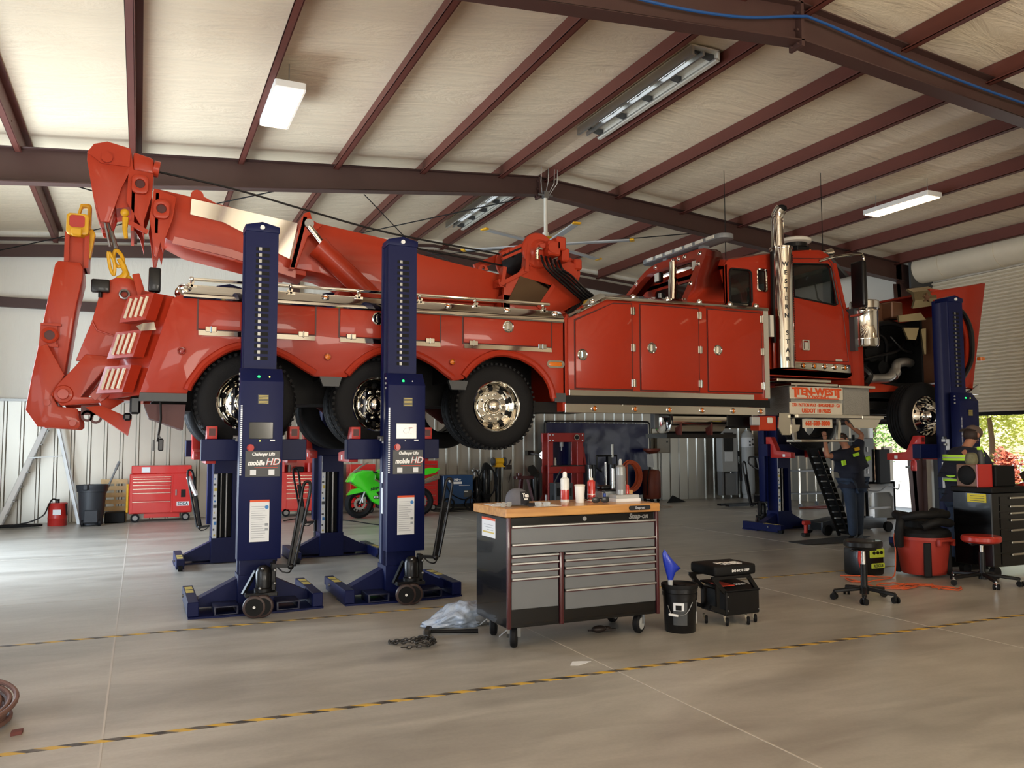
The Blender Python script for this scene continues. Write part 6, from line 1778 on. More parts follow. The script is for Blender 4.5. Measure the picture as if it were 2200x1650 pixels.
gy = MB().box(8.05, 8.32, 18.70, 18.9, 1.0, 1.02).hull([(8.08, 18.72, 1.02), (8.30, 18.72, 1.02), (8.08, 18.88, 1.02), (8.30, 18.88, 1.02), (8.12, 18.76, 1.10), (8.27, 18.76, 1.10), (8.12, 18.84, 1.10), (8.27, 18.84, 1.10)]).cyl((8.08, 18.8, 1.15), (8.31, 18.8, 1.15), .075, n=20)
gy.build('motor', 'yellow', gr)
for x in (8.035, 8.35):
    MB().cyl((x - .025, 18.8, 1.14), (x + .025, 18.8, 1.14), .10, n=22).build('grinding_wheel', 'grey_dark', gr)
MB().box(8.33, 8.5, 18.68, 18.82, .94, 1.05, .01).bar((8.44, 18.74, 1.05), (8.50, 18.74, 1.18), .03, .03).bar((8.46, 18.66, .86), (8.40, 18.66, .62), .015, .015).build('tool_tray', 'grease', gr)
rs = thing('vise_stand', 'dark red vise stand with a black bag on it, left of the press', 'stand', (8.8, 18.5, 0))
for dx, dy in ((-.22, -.15), (.25, -.15), (0, .2)):
    MB().bar((8.72 + dx * .4, 18.5 + dy * .3, .72), (8.72 + dx, 18.5 + dy, 0), .06, .06).build('leg', 'maroon', rs)
MB().box(8.5, 8.98, 18.4, 18.6, .70, .78, .01).box(8.56, 8.66, 18.42, 18.58, .78, .86, .01).cyl((8.6, 18.4, .74), (8.6, 18.35, .74), .03).build('vise', 'maroon', rs)
MB().hull([(8.85, 18.3, .80), (9.1, 18.3, .84), (9.12, 18.5, .95), (8.9, 18.55, 1.02), (8.82, 18.45, .92), (9.0, 18.5, 1.05), (9.05, 18.3, .72)]).cyl((9.05, 18.5, .05), (9.05, 18.5, .85), .12, .12, 16).build('black_bag', 'black', rs)
tag(MB().hull([(8.90, 17.8, .0), (9.16, 17.8, .0), (9.03, 17.92, .0), (9.0, 17.84, .22), (9.06, 17.84, .22)]).cyl((9.03, 17.84, .2), (9.03, 17.84, .34), .03).build('axle_stand', 'steel'), 'grey axle stand on the floor left of the red press', 'stand')

# shop press, welding curtain and what stands before it
ps = thing('shop_press', 'red hydraulic shop press standing before the blue welding curtain', 'press', (9.9, 18.6, 0))
P_ = 'chest_red_dull'
M(P_, '9c211c', 0.45, 0, 0.2)
for y in (18.42, 18.72):
    MB().box(9.38, 9.53, y, y + .05, 0, 1.84, .006).build('upright', P_, ps)
    MB().box(10.22, 10.40, y, y + .05, 0, 1.84, .006).build('upright', P_, ps)
MB().box(9.38, 10.42, 18.39, 18.42, 1.62, 1.85, .006).box(9.38, 10.42, 18.77, 18.80, 1.62, 1.85, .006).build('head_beam', P_, ps)
MB().box(9.38, 10.42, 18.38, 18.42, .83, 1.0, .006).box(9.38, 10.42, 18.77, 18.80, .83, 1.0, .006).build('bed', P_, ps)
MB().box(9.45, 10.36, 18.4, 18.8, 1.0, 1.03).build('bed_plate', 'steel_dark', ps)
for y in (18.35, 18.85):
    MB().bar((9.46, 18.6, .5), (9.46, y - .2 * (1 if y < 18.6 else -1), 0), .08, .06).box(9.3, 9.6, 18.2, 18.78, 0, .04).box(10.2, 10.5, 18.2, 18.78, 0, .04).build('foot', P_, ps)
MB().cyl((9.86, 18.6, 1.62), (9.86, 18.6, 1.50), .05).cyl((9.86, 18.6, 1.5), (9.86, 18.6, 1.40), .022).build('ram', 'steel', ps)
MB().cyl((10.17, 18.34, 1.74), (10.17, 18.39, 1.74), .075, n=22).build('gauge', 'polished', ps)
MB().cyl((10.17, 18.335, 1.74), (10.17, 18.34, 1.74), .055, n=22).build('gauge_face', 'black', ps)
for x in (9.42, 9.51, 10.36):
    for z in (1.66, 1.80):
        MB().cyl((x, 18.38, z), (x, 18.39, z), .018, n=10).build('press_bolt', 'paper_white', ps)
MB().bar((10.41, 18.5, 1.5), (10.5, 18.5, 1.0), .06, .06).build('pump_handle', P_, ps)
o = MB().lathe([(0, 0), (.035, 0), (.035, .12), (.018, .15), (.015, .19), (0, .19)], (9.62, 18.5, 1.033), (0, 0, 1), 14).build('oil_bottle', 'offwhite'); tag(o, 'small white bottle on the bed of the red press', 'bottle')
cu = thing('welding_curtain', 'dark blue transparent welding curtain on a black pipe frame', 'curtain', (11.2, 18.95, 0))
fm = MB().tube(spline([(9.55, 18.95, 0), (9.55, 18.95, 1.0), (9.55, 18.95, 2.05), (9.62, 18.95, 2.14), (9.75, 18.95, 2.16), (11.2, 18.95, 2.17), (12.6, 18.95, 2.17), (12.76, 18.95, 2.13), (12.8, 18.95, 2.0), (12.8, 18.95, 1.0), (12.8, 18.95, 0)], 4), .022, 8)
fm.build('curtain_frame', 'black', cu)
for x in (9.55, 12.8):
    MB().box(x - .03, x + .03, 18.86, 19.1, 0, .04).build('frame_foot', 'black', cu)
random.seed(9)
rows = []
for i in range(26):
    z = .18 + 1.94 * i / 25
    rows.append([(9.60 + 3.14 * j / 60, 18.95 + .004 * math.sin(j * .5) + .012 * noise.noise(Vector((j * .08, i * .20, 0))) + .005 * noise.noise(Vector((j * .25 + i * .3, i * .9, 4))), z) for j in range(61)])
MB().loft(rows, caps=False, closed=False).build('curtain_film', M('curtain_blue', '0e1540', 0.3, 0, 0.15, 0.1, 4, 0.22, 5), cu)
for k in range(11):
    MB().ball((9.72 + .29 * k, 18.93, 2.13), .012).build('curtain_ring', 'paper_white', cu)
ch_ = thing('battery_charger', 'grey battery charger in front of the red press', 'charger', (9.45, 17.9, 0))
MB().box(9.25, 9.75, 17.8, 18.1, 0, .62, .012).build('charger_case', 'grey_dark', ch_)
MB().box(9.3, 9.7, 17.79, 17.8, .30, .5).build('charger_front', 'black', ch_)
MB().bar((9.3, 17.95, .6), (9.5, 17.95, .95), .03, .02).build('charger_handle', 'grey_dark', ch_)
for k, (x, l) in enumerate(((10.3, 'tall black and chrome bottle jack left of the other, before the blue curtain'), (10.95, 'tall black and chrome bottle jack right of the other, before the blue curtain'))):
    t = thing('transmission_jack', l, 'jack', (x, 17.9, 0), 'jacks before the curtain')
    MB().cyl((x, 17.9, .02), (x, 17.9, 1.05), .14, .13, 24).box(x - .22, x + .22, 17.7, 18.1, 0, .05).build('jack_body', 'black', t)
    MB().cyl((x - .08, 17.77, .45), (x - .08, 17.77, .95), .045).build('jack_ram', 'chrome', t)
bc = thing('parts_hoist', 'black frame hoist with a white post in front of the blue curtain', 'hoist', (11.0, 18.1, 0))
MB().box(10.65, 11.35, 18.3, 18.4, 0, .1).bar((11.12, 18.35, 0), (11.12, 18.35, 1.25), .12, .12).tube([(10.72, 18.3, 1.26), (11.32, 18.3, 1.26), (11.32, 18.3, .9)], .025, 8).tube([(10.72, 18.3, 1.26), (10.72, 18.3, .95), (10.87, 18.3, .85)], .025, 8).build('hoist_frame', 'black', bc)
MB().cyl((11.19, 18.3, 1.22), (11.19, 18.3, 1.56), .035).build('hoist_post', 'offwhite', bc)
MB().cyl((10.98, 18.3, .05), (10.98, 18.3, 1.1), .03).build('hoist_ram', 'chrome', bc)
oh = MB()
for k in range(9):
    r = .30 + .018 * (k % 5)
    oh.tube([(11.72 + r * .85 * math.cos(2 * pi * q / 26) + .01 * k, 18.4 - .012 * k, .72 + r * 1.12 * math.sin(2 * pi * q / 26)) for q in range(26)], .014, 6, True)
oh.bar((11.72, 18.45, 0), (11.72, 18.45, 1.0), .04, .04)
tag(oh.build('orange_hose_coil', M('hose_orange', 'c4552c', 0.5)), 'orange air hose coil hung on a post in front of the blue curtain', 'hose')
dc = thing('oil_drain', 'rusty red oil drain with a round funnel bowl, right of the blue curtain', 'oil drain', (12.6, 18.6, 0))
M('rust', '6e2f1c', 0.5, 0.1, 0, 0.25, 5)
MB().lathe([(0, .10), (.22, .10), (.24, .14), (.24, .80), (.20, .86), (.06, .88), (0, .88)], (12.6, 18.6, 0), (0, 0, 1), 28).build('drain_tank', 'rust', dc)
MB().cyl((12.55, 18.6, .86), (12.55, 18.6, 1.32), .03).build('drain_pipe', 'dark', dc)
MB().lathe([(0, 1.30), (.12, 1.31), (.22, 1.38), (.23, 1.44), (.215, 1.44), (.2, 1.39), (0, 1.33)], (12.62, 18.6, 0), (0, 0, 1), 28).build('drain_bowl', 'rust', dc)
for a in (0, 2.1, 4.2):
    MB().ball((12.6 + .2 * math.cos(a), 18.6 + .2 * math.sin(a), .05), .05, .03, .05).build('drain_caster', 'rubber', dc)
MB().tube(spline([(12.38, 18.5, .2), (12.34, 18.4, .6), (12.4, 18.4, .9), (12.5, 18.45, 1.0)], 6), .015, 6).build('drain_hose', 'black', dc)
rg = MB().hull([(12.3, 18.38, 1.29), (12.50, 18.38, 1.30), (12.3, 18.33, .96), (12.5, 18.32, .94), (12.34, 18.42, 1.0), (12.5, 18.42, 1.0)])
tag(rg.build('wiping_rag', 'grey_light'), 'pale rag hanging beside the oil drain bowl', 'rag')
tag(MB().hull([(12.8, 18.2, 0), (13.4, 18.2, 0), (13.0, 18.4, 0), (13.1, 18.25, .15), (13.0, 18.22, .2), (13.5, 18.3, 0)]).build('jack_stand', 'dark'), 'low dark jack stand on the floor right of the oil drain', 'stand')
M('liner_grey', '8d887c', 0.45)
ep = thing('electric_panel', 'flat grey electrical panel on the ribbed wall right of the curtain', 'electrical box', (13.35, 19.15, 1.3))
MB().box(13.12, 13.54, 19.06, 19.20, 1.31, 1.86, .01).build('panel_box', 'liner_grey', ep)
MB().box(13.42, 13.47, 19.05, 19.06, 1.6, 1.65).build('panel_latch', 'black', ep)
MB().cyl((13.34, 19.16, 1.86), (13.34, 19.16, 3.2), .03).cyl((13.3, 19.18, 0), (13.3, 19.18, 1.31), .02).build('conduit', 'galv', ep)
fl_ = thing('wall_reel', 'small wall bracket with a round chrome disc left of the red press', 'reel', (9.3, 19.1, 1.3))
MB().box(9.12, 9.28, 19.05, 19.22, 1.28, 1.40).bar((9.2, 19.05, 1.33), (9.45, 18.9, 1.28), .04, .04).build('bracket', 'black', fl_)
MB().cyl((9.46, 18.85, 1.28), (9.54, 18.92, 1.28), .10, n=22).build('disc', 'chrome', fl_)
# compressor group on the right of the back wall
eb = thing('control_cabinet', 'tall grey control cabinet with a black window and white sheet', 'control cabinet', (15.3, 18.8, 0))
MB().box(15.06, 15.62, 18.7, 18.95, .77, 1.98, .01).build('cabinet_body', 'grey_light', eb)
MB().box(15.12, 15.46, 18.69, 18.70, 1.36, 1.88).build('cabinet_window', 'black', eb)
MB().box(15.16, 15.44, 18.69, 18.70, 1.06, 1.33).build('notice', 'paper_white', eb)
MB().box(15.06, 15.12, 18.72, 18.92, .1, .77).box(15.58, 15.62, 18.72, 18.92, .1, .77).box(15.2, 15.58, 18.75, 18.92, .1, .72).build('stand', 'grey', eb)
at = thing('air_tank', 'tall pale grey upright air tank with white label, right of the control cabinet', 'tank', (16.0, 18.8, 0))
MB().lathe([(.10, .08), (.17, .12), (.19, .2), (.19, 1.72), (.16, 1.84), (.07, 1.92), (.07, 1.95), (0, 1.95)], (15.99, 18.72, 0), (0, 0, 1), 28).cyl((15.99, 18.72, 0), (15.99, 18.72, .14), .15).build('tank_body', 'grey_light', at)
MB().lathe([(.192, 1.46), (.193, 1.461), (.193, 1.74), (.192, 1.741)], (15.99, 18.72, 0), (0, 0, 1), 28).build('tank_label', 'paper_white', at)
for x, z in ((15.92, 1.62), (16.02, 1.68), (16.03, 1.54), (15.92, 1.52)):
    MB().box(x - .025, x + .025, 18.52, 18.526, z - .025, z + .025).build('label_print', 'ink', at)
cpz = thing('air_compressor', 'grey air compressor cabinet with a control panel behind the pallet jack', 'compressor', (16.3, 18.2, 0))
MB().box(16.2, 16.48, 17.9, 18.5, .05, 1.15, .015).hull([(16.2, 17.9, 1.15), (16.48, 17.9, 1.15), (16.22, 18.2, 1.42), (16.48, 18.2, 1.42), (16.2, 18.5, 1.15), (16.48, 18.5, 1.42), (16.22, 18.5, 1.42)]).build('compressor_case', 'grey_light', cpz)
MB().hull([(16.24, 17.93, 1.20), (16.5, 17.93, 1.20), (16.26, 18.13, 1.385), (16.5, 18.13, 1.385)]).build('control_panel', 'sheet_blue', cpz)
MB().box(16.2, 16.48, 17.7, 18.55, .0, .05).build('base_plate', 'grey_dark', cpz)
gs_ = MB().cyl((15.72, 18.85, .1), (15.72, 18.85, 1.35), .035).box(15.66, 15.78, 18.8, 18.9, 1.2, 1.35).tube([(15.75, 18.75, .5), (15.70, 18.75, 1.0)], .03)
tag(gs_.build('floor_fan_post', 'black'), 'black upright pump rod between the control cabinet and the air tank', 'pump')
pj = thing('pallet_jack', 'black pallet jack with a looped handle in front of the compressor', 'pallet jack', (14.3, 16.0, 0))
hx = MB().tube(spline([(13.62, 15.9, 1.18), (13.66, 15.9, 1.24), (13.9, 15.9, 1.24), (14.0, 15.9, 1.2), (14.02, 15.9, 1.05), (13.9, 15.9, .94), (13.72, 15.9, 1.02), (13.62, 15.9, 1.1)], 5, True), .022, 8, True)
hx.bar((13.84, 15.9, 1.22), (14.15, 15.95, .22), .05, .05)
hx.build('pull_handle', 'black', pj)
MB().box(14.0, 14.35, 15.8, 16.2, .08, .3, .02).cyl((14.2, 15.85, .09), (14.2, 16.15, .09), .09, n=18).build('pump_unit', 'black', pj)
for y in (15.8, 16.1):
    MB().box(12.9, 14.1, y, y + .14, .06, .11).build('fork', 'black', pj)
# power cords on the floor
for pts, l in (([(2.75, 17.4), (3.1, 17.8), (3.0, 17.0), (3.3, 16.6), (3.9, 17.0), (4.4, 15.6), (5.3, 16.2)], 'thin dark cord on the floor by the motorcycle front wheel'),
               ([(6.3, 18.3), (6.7, 18.0), (7.3, 18.1), (7.5, 18.3), (6.9, 18.35), (6.4, 18.1)], 'black cable loop on the floor in front of the blue welder')):
    tag(MB().tube([(p.x, p.y, .012) for p in spline([(a, b, 0) for a, b in pts], 8)], .010, 6).build('power_cable', 'rubber'), l, 'cord')
# ------------------------------------------------------------------ right-hand side: people, seats, cart, vacuum
def skin_mesh(name, pts, edges, rad, mat, parent, sub=2, root=0):
    me = bpy.data.meshes.new(name)
    r0 = parent
    while r0.parent: r0 = r0.parent
    off = Vector(r0.get('_o', (0, 0, 0)))
    keys = list(pts)
    bm = bmesh.new()
    ly = bm.verts.layers.skin.verify()
    vs = {}
    for i, k in enumerate(keys):
        v = vs[k] = bm.verts.new(Vector(pts[k]) - off)
        r = rad[k]
        v[ly].radius = (r, r) if not isinstance(r, tuple) else r
        v[ly].use_root = i == root
    for a, b in edges: bm.edges.new((vs[a], vs[b]))
    bm.to_mesh(me)
    bm.free()
    o = bpy.data.objects.new(name, me)
    COL.objects.link(o)
    o.parent = parent
    sk = o.modifiers.new('skin', 'SKIN'); sk.use_smooth_shade = True
    sb = o.modifiers.new('sub', 'SUBSURF'); sb.levels = sb.render_levels = sub
    dg = bpy.context.evaluated_depsgraph_get()
    dg.update()
    m2 = bpy.data.meshes.new_from_object(o.evaluated_get(dg))
    o.modifiers.clear()
    o.data = m2
    bpy.data.meshes.remove(me)
    m2.materials.clear()
    m2.materials.append(MATS[mat])
    for p in m2.polygons: p.use_smooth = True
    return o

def person(label, loc, J, look, up, hair_mat, cap=None):
    """J: joint positions; look: direction of the face"""
    t = thing('person', label, 'person', loc)
    P = {k: Vector(v) for k, v in J.items()}
    L = Vector(look).normalized()
    U = Vector(up).normalized()
    S = L.cross(U).normalized()
    U = S.cross(L)
    hc = P['head']
    pts = {'pelvis': P['pelvis'], 'belly': P['pelvis'].lerp(P['chest'], .5), 'chest': P['chest'], 'neck0': P['chest'].lerp(P['neck'], .85), 'neck': P['neck']}
    rad = {'pelvis': (.15, .125), 'belly': (.16, .135), 'chest': (.165, .125), 'neck0': .07, 'neck': .056}
    pts['jaw'] = P['neck'].lerp(hc, .55) + L * .012
    pts['skull'] = hc + U * .01
    pts['crown'] = hc + U * .075 - L * .01
    rad.update({'jaw': .062, 'skull': (.082, .094), 'crown': .062})
    ed = [('pelvis', 'belly'), ('belly', 'chest'), ('chest', 'neck0'), ('neck0', 'neck'), ('neck', 'jaw'), ('jaw', 'skull'), ('skull', 'crown')]
    for s in 'lr':
        pts['sh' + s], pts['el' + s], pts['wr' + s] = P['sh' + s], P['el' + s], P['wr' + s]
        rad['sh' + s], rad['el' + s], rad['wr' + s] = .068, .044, .030
        ed += [('chest', 'sh' + s), ('sh' + s, 'el' + s), ('el' + s, 'wr' + s)]
        fa = (P['wr' + s] - P['el' + s]).normalized()
        side = fa.cross(L).normalized()
        palm = P['wr' + s] + fa * .06
        pts['pa' + s] = palm
        rad['pa' + s] = (.036, .018)
        ed.append(('wr' + s, 'pa' + s))
        for i, (o, ln) in enumerate(((-.03, .062), (-.010, .078), (.010, .074), (.028, .058))):
            b = palm + fa * .035 + side * o
            e = b + fa * ln * .6 + L * .02
            pts['f%d%s' % (i, s)], pts['g%d%s' % (i, s)] = b, e
            rad['f%d%s' % (i, s)] = rad['g%d%s' % (i, s)] = .009
            ed += [('pa' + s, 'f%d%s' % (i, s)), ('f%d%s' % (i, s), 'g%d%s' % (i, s))]
        pts['th' + s] = palm - fa * .01 + side * .045 + L * .015
        rad['th' + s] = .010
        ed.append(('pa' + s, 'th' + s))
        pts['hp' + s], pts['kn' + s], pts['an' + s] = P['hp' + s], P['kn' + s], P['an' + s]
        rad['hp' + s], rad['kn' + s], rad['an' + s] = .09, .058, .042
        ed += [('pelvis', 'hp' + s), ('hp' + s, 'kn' + s), ('kn' + s, 'an' + s)]
    body = skin_mesh('body', pts, ed, rad, 'skin', t)
    # face
    f = MB()
    for e in (-1, 1):
        f.ball(hc + L * .082 + S * e * .033 + U * .012, .012, .012, .009, 10, 6)
        f.ball(hc + S * e * .088 - L * .005 - U * .002, .014, .02, .032, 10, 6)
    nose = MB().hull([hc + L * .088 + U * .02, hc + L * .118 - U * .022, hc + L * .088 - U * .03 + S * .018, hc + L * .088 - U * .03 - S * .018])
    nose.build('nose', 'skin', body)
    MB().bar(hc + L * .086 - U * .055 - S * .022, hc + L * .086 - U * .055 + S * .022, .01, .008).build('mouth', 'lip', body)
    f.build('eyes_and_ears', 'skin', body)
    for e in (-1, 1):
        MB().ball(hc + L * .093 + S * e * .033 + U * .012, .005, .005, .005, 8, 6).build('pupil', 'black_matt', body)
    # clothes
    cp = {k: pts[k] for k in ('pelvis', 'belly', 'chest', 'neck0', 'shl', 'shr')}
    cp['hem'] = pts['pelvis'] - Vector((0, 0, .02))
    cp['pelvis'] = pts['pelvis'] + Vector((0, 0, .06))
    for s in 'lr': cp['sl' + s] = pts['sh' + s].lerp(pts['el' + s], .72)
    skin_mesh('shirt', cp, [('hem', 'pelvis'), ('pelvis', 'belly'), ('belly', 'chest'), ('chest', 'neck0'), ('chest', 'shl'), ('chest', 'shr'), ('shl', 'sll'), ('shr', 'slr')],
              {'hem': (.188, .15), 'pelvis': (.20, .165), 'belly': (.215, .18), 'chest': (.21, .165), 'neck0': .092, 'shl': .108, 'shr': .108, 'sll': .075, 'slr': .075}, 'navy', t)
    tp = {k: pts[k] for k in ('pelvis', 'hpl', 'hpr', 'knl', 'knr')}
    for s in 'lr': tp['an' + s] = pts['an' + s] - Vector((0, 0, .03))
    skin_mesh('trousers', tp, [('pelvis', 'hpl'), ('pelvis', 'hpr'), ('hpl', 'knl'), ('hpr', 'knr'), ('knl', 'anl'), ('knr', 'anr')],
              {'pelvis': (.175, .14), 'hpl': .115, 'hpr': .115, 'knl': .088, 'knr': .088, 'anl': .075, 'anr': .075}, 'denim', t)
    for s in 'lr':
        a = pts['an' + s]
        d = Vector((L.x, L.y, 0)).normalized()
        q = Vector((-d.y, d.x, 0))
        sh = MB().hull([a - d * .09 + q * e * .045 + Vector((0, 0, -a.z)) for e in (-1, 1)] + [a + d * .19 + q * e * .035 + Vector((0, 0, -a.z)) for e in (-1, 1)] + [a - d * .07 + q * e * .045 + Vector((0, 0, .03)) for e in (-1, 1)] + [a + d * .03 + q * e * .04 + Vector((0, 0, .0)) for e in (-1, 1)] + [a + d * .18 + q * e * .03 + Vector((0, 0, -a.z + .05)) for e in (-1, 1)])
        sh.build('shoe', 'black_matt', t)
    hr = MB()
    Mh = Matrix((S, L, U)).transposed().to_4x4()
    if cap:
        hr.ball(hc + U * .0 - L * .026, .090, .098, .10, 18, 12, Mh)
        hr.build('hair', hair_mat, body)
        c = MB().ball(hc + U * .055, .100, .112, .082, 20, 12, Mh)
        d = -L
        rg = []
        for r, dz in ((.09, .035), (.165, .02)):
            rg.append([hc + U * dz + (d * math.cos(a) + S * math.sin(a)) * r for a in [math.radians(-55 + 110 * k / 8) for k in range(9)]])
        c.loft(rg, caps=False, closed=False)
        c.build('cap', cap, t)
    else:
        hr.ball(hc + U * .035 - L * .018, .090, .100, .078, 18, 12, Mh)
        hr.build('hair', hair_mat, body)
    return t, pts, L, S
M('lip', '7d4a3c', 0.5)
M('hair_brown', '2c1c14', 0.7, 0, 0, .2, 30)
M('cap_brown', '5a4a42', 0.85)
p1, q1, L1, S1 = person('man in navy work shirt and jeans reaching up under the truck with both arms', (10.6, 9.85, 0), dict(
    pelvis=(10.60, 9.88, .98), chest=(10.52, 9.86, 1.34), neck=(10.44, 9.86, 1.53), head=(10.37, 9.88, 1.65),
    shl=(10.74, 9.90, 1.47), ell=(10.86, 9.90, 1.72), wrl=(10.66, 9.93, 1.85),
    shr=(10.27, 9.84, 1.38), elr=(10.01, 9.84, 1.38), wrr=(10.06, 9.92, 1.63),
    hpl=(10.72, 9.90, .92), knl=(10.73, 9.90, .50), anl=(10.73, 9.92, .10),
    hpr=(10.50, 9.88, .92), knr=(10.53, 9.86, .50), anr=(10.55, 9.86, .10)), (-.55, -.25, .55), (.35, .1, .9), 'hair_brown')
for x, y, z, w, h, m in ((10.47, 9.665, 1.40, .11, .05, 'hi_vis'), (10.51, 9.68, 1.49, .09, .05, 'yellow'), (10.255, 9.72, 1.27, .07, .08, 'hi_vis'), (10.80, 9.735, 1.33, .09, .07, 'hi_vis')):
    MB().box(-w / 2, w / 2, -.004, .03, -h / 2, h / 2, .003, 1, Matrix.Translation((x, y, z)) @ Matrix.Rotation(-.25, 4, 'Y')).build('shirt_patch', m, p1)
p2, q2, L2, S2 = person('man in a brown cap and navy hi-vis shirt standing behind the black tool cart', (9.62, 7.2, 0), dict(
    pelvis=(9.62, 7.22, .96), chest=(9.62, 7.2, 1.32), neck=(9.74, 7.2, 1.54), head=(9.86, 7.2, 1.68),
    shl=(9.80, 7.40, 1.44), ell=(9.95, 7.44, 1.18), wrl=(10.12, 7.30, 1.10),
    shr=(9.72, 6.99, 1.42), elr=(9.84, 6.95, 1.17), wrr=(10.05, 7.02, 1.12),
    hpl=(9.64, 7.32, .90), knl=(9.66, 7.34, .48), anl=(9.60, 7.35, .10),
    hpr=(9.64, 7.12, .90), knr=(9.66, 7.10, .48), anr=(9.62, 7.08, .10)), (.85, -.12, -.42), (.4, 0, .9), 'hair_brown', 'cap_brown')
for z0 in (1.36, 1.10):
    rows = []
    for dz in (0, .075):
        z = z0 + dz
        cx = 9.62 + .02 * (z - 1.1)
        rows.append([(cx + .212 * math.cos(a), 7.21 + .205 * math.sin(a), z) for a in [2 * pi * k / 28 for k in range(28)]])
    MB().loft(rows, caps=False).build('hi_vis_band', 'hi_vis', p2)
    MB().loft([[(p[0] + (p[0] - 9.62) * .01, p[1] + (p[1] - 7.21) * .01, p[2] * 0 + z0 + .03 + d) for p in rows[0]] for d in (0, .014)], caps=False).build('band_stripe', 'grey_light', p2)

# swivel stools
def stool(x, y, zs, r, seat_mat, label, rot=0.2, wide=.34, chromed=False):
    t = thing('swivel_stool', label, 'stool', (x, y, 0))
    MB().lathe([(0, zs - .075), (r * .9, zs - .075), (r, zs - .055), (r, zs - .015), (r * .93, zs), (0, zs + .004)], (x, y, 0), (0, 0, 1), 36).build('seat', seat_mat, t)
    MB().cyl((x, y, .36), (x, y, zs - .06), .022, n=14).build('gas_rod', 'chrome', t)
    MB().cyl((x, y, .09), (x, y, .36), .033, n=16).cyl((x, y, .06), (x, y, .14), .045, n=16).box(x - .09, x + .09, y - .09, y + .09, zs - .10, zs - .075).build('column', 'black', t)
    MB().tube([(x, y, zs - .085), (x - r * .9, y - .03, zs - .09)], .010, 8).ball((x - r * .95, y - .03, zs - .09), .03, .015, .012).build('lever', 'black', t)
    for k in range(5):
        a = rot + 2 * pi * k / 5
        d = Vector((math.cos(a), math.sin(a), 0))
        lg = MB().bar(Vector((x, y, .115)) + d * .03, Vector((x, y, .085)) + d * wide, .045, .035, .008)
        lo = lg.build('leg', 'black', t)
        c = Vector((x, y, 0)) + d * wide
        n = Vector((-d.y, d.x, 0)) * .5 + d * .4
        n.normalize()
        for s in (-1, 1):
            MB().cyl(c + n * .010 * s + Vector((0, 0, .032)), c + n * .030 * s + Vector((0, 0, .032)), .032, n=18).build('caster_wheel', 'rubber', lo)
        MB().cyl(c + Vector((0, 0, .03)), c + Vector((0, 0, .09)), .012, n=8).box(c.x - .015, c.x + .015, c.y - .015, c.y + .015, .045, .075, .004).build('caster_stem', 'chrome' if chromed else 'black', lo)
    return t
stool(6.76, 6.20, .60, .185, 'black', 'black round swivel stool on the floor right of the roller seat', .1, .30)
M('seat_red', 'a8281c', 0.35, 0, 0.4)
stool(8.68, 6.29, .545, .205, 'seat_red', 'red-topped round swivel stool in front of the black tool cart', .35, .36, True)

# shop vacuum, jump pack, cord
vc = thing('shop_vacuum', 'big red tub vacuum with a black lid and coiled hose, between the two stools', 'vacuum', (8.55, 6.95, 0))
M('tub_red', 'a03024', 0.5, 0, 0, 0.08, 4)
VX, VY = 8.64, 7.02
MB().lathe([(0, .03), (.24, .03), (.25, .05), (.30, .44), (.315, .44), (.315, .475), (.29, .475), (.28, .42), (0, .42)], (VX, VY, 0), (0, 0, 1), 40).build('tub', 'tub_red', vc)
MB().prism([(VX - .13, .38), (VX - .13, .46), (VX + .13, .46), (VX + .13, .38), (VX + .10, .38), (VX + .10, .43), (VX - .10, .43), (VX - .10, .38)], 'y', VY - .34, VY - .29, .006).build('tub_handle', 'tub_red', vc)
MB().lathe([(0, .47), (.31, .475), (.31, .52), (.28, .56), (.20, .58), (.18, .66), (.12, .68), (0, .68)], (VX, VY, 0), (0, 0, 1), 36).build('vacuum_head', 'black_matt', vc)
for a in (-2.3, -.9, .6, 2.1):
    MB().box(-.04, .04, -.03, .03, 0, .40, .01, 1, Matrix.Translation((VX + .275 * math.cos(a), VY + .275 * math.sin(a), .02)) @ Matrix.Rotation(a + pi / 2, 4, 'Z')).build('caster_leg', 'black_matt', vc)
hsv = MB()
hsv.tube(spline([(VX - 0.240, VY - 0.200, .60), (VX - 0.120, VY - 0.288, .66), (VX + 0.120, VY - 0.272, .64), (VX + 0.272, VY - 0.120, .62), (VX + 0.288, VY + 0.120, .64), (VX + 0.080, VY + 0.240, .68), (VX - 0.200, VY + 0.200, .72), (VX - 0.320, VY, .70), (VX - 0.272, VY - 0.160, .74), (VX - 0.040, VY - 0.224, .74), (VX + 0.200, VY - 0.176, .73), (VX + 0.224, VY + 0.040, .75)], 6), .05, 12)
hsv.tube(spline([(VX - 0.304, VY + 0.040, .72), (VX - 0.368, VY + 0.000, .64), (VX - 0.376, VY + 0.016, .50), (VX - 0.352, VY + 0.040, .36)], 6), .05, 12)
hsv.build('vacuum_hose', 'black_matt', vc)
jp = thing('jump_starter', 'black power pack with lime green panels beside the red tub', 'power pack', (8.3, 7.4, 0))
MB().box(7.84, 8.22, 7.22, 7.5, 0, .33, .03, 2).tube([(7.88, 7.36, .32), (7.92, 7.36, .38), (8.14, 7.36, .38), (8.18, 7.36, .32)], .02, 8).build('case', 'black', jp)
for z0, z1, w in ((.215, .32, .0), (.09, .15, .02)):
    pn = MB().box(7.97 + w, 8.21, 7.205, 7.22, z0, z1, .006).build('front_panel', M('lime_panel', 'a9b83a', 0.45), jp)
    if z0 > .2:
        for x in (8.03, 8.09, 8.15):
            MB().cyl((x, 7.195, .275), (x, 7.205, .275), .02, n=14).build('knob', 'black', pn)
    else:
        text('RESCUE', .045, (8.10, 7.203, .12), (pi / 2, 0, 0), 'ink', pn, .001, 'lettering', bold=.001)
MB().tube(spline([(7.85, 7.25, .3), (7.81, 7.22, .2), (7.84, 7.2, .05)], 5), .018, 8).build('clamp_cable', 'fork_red', jp)
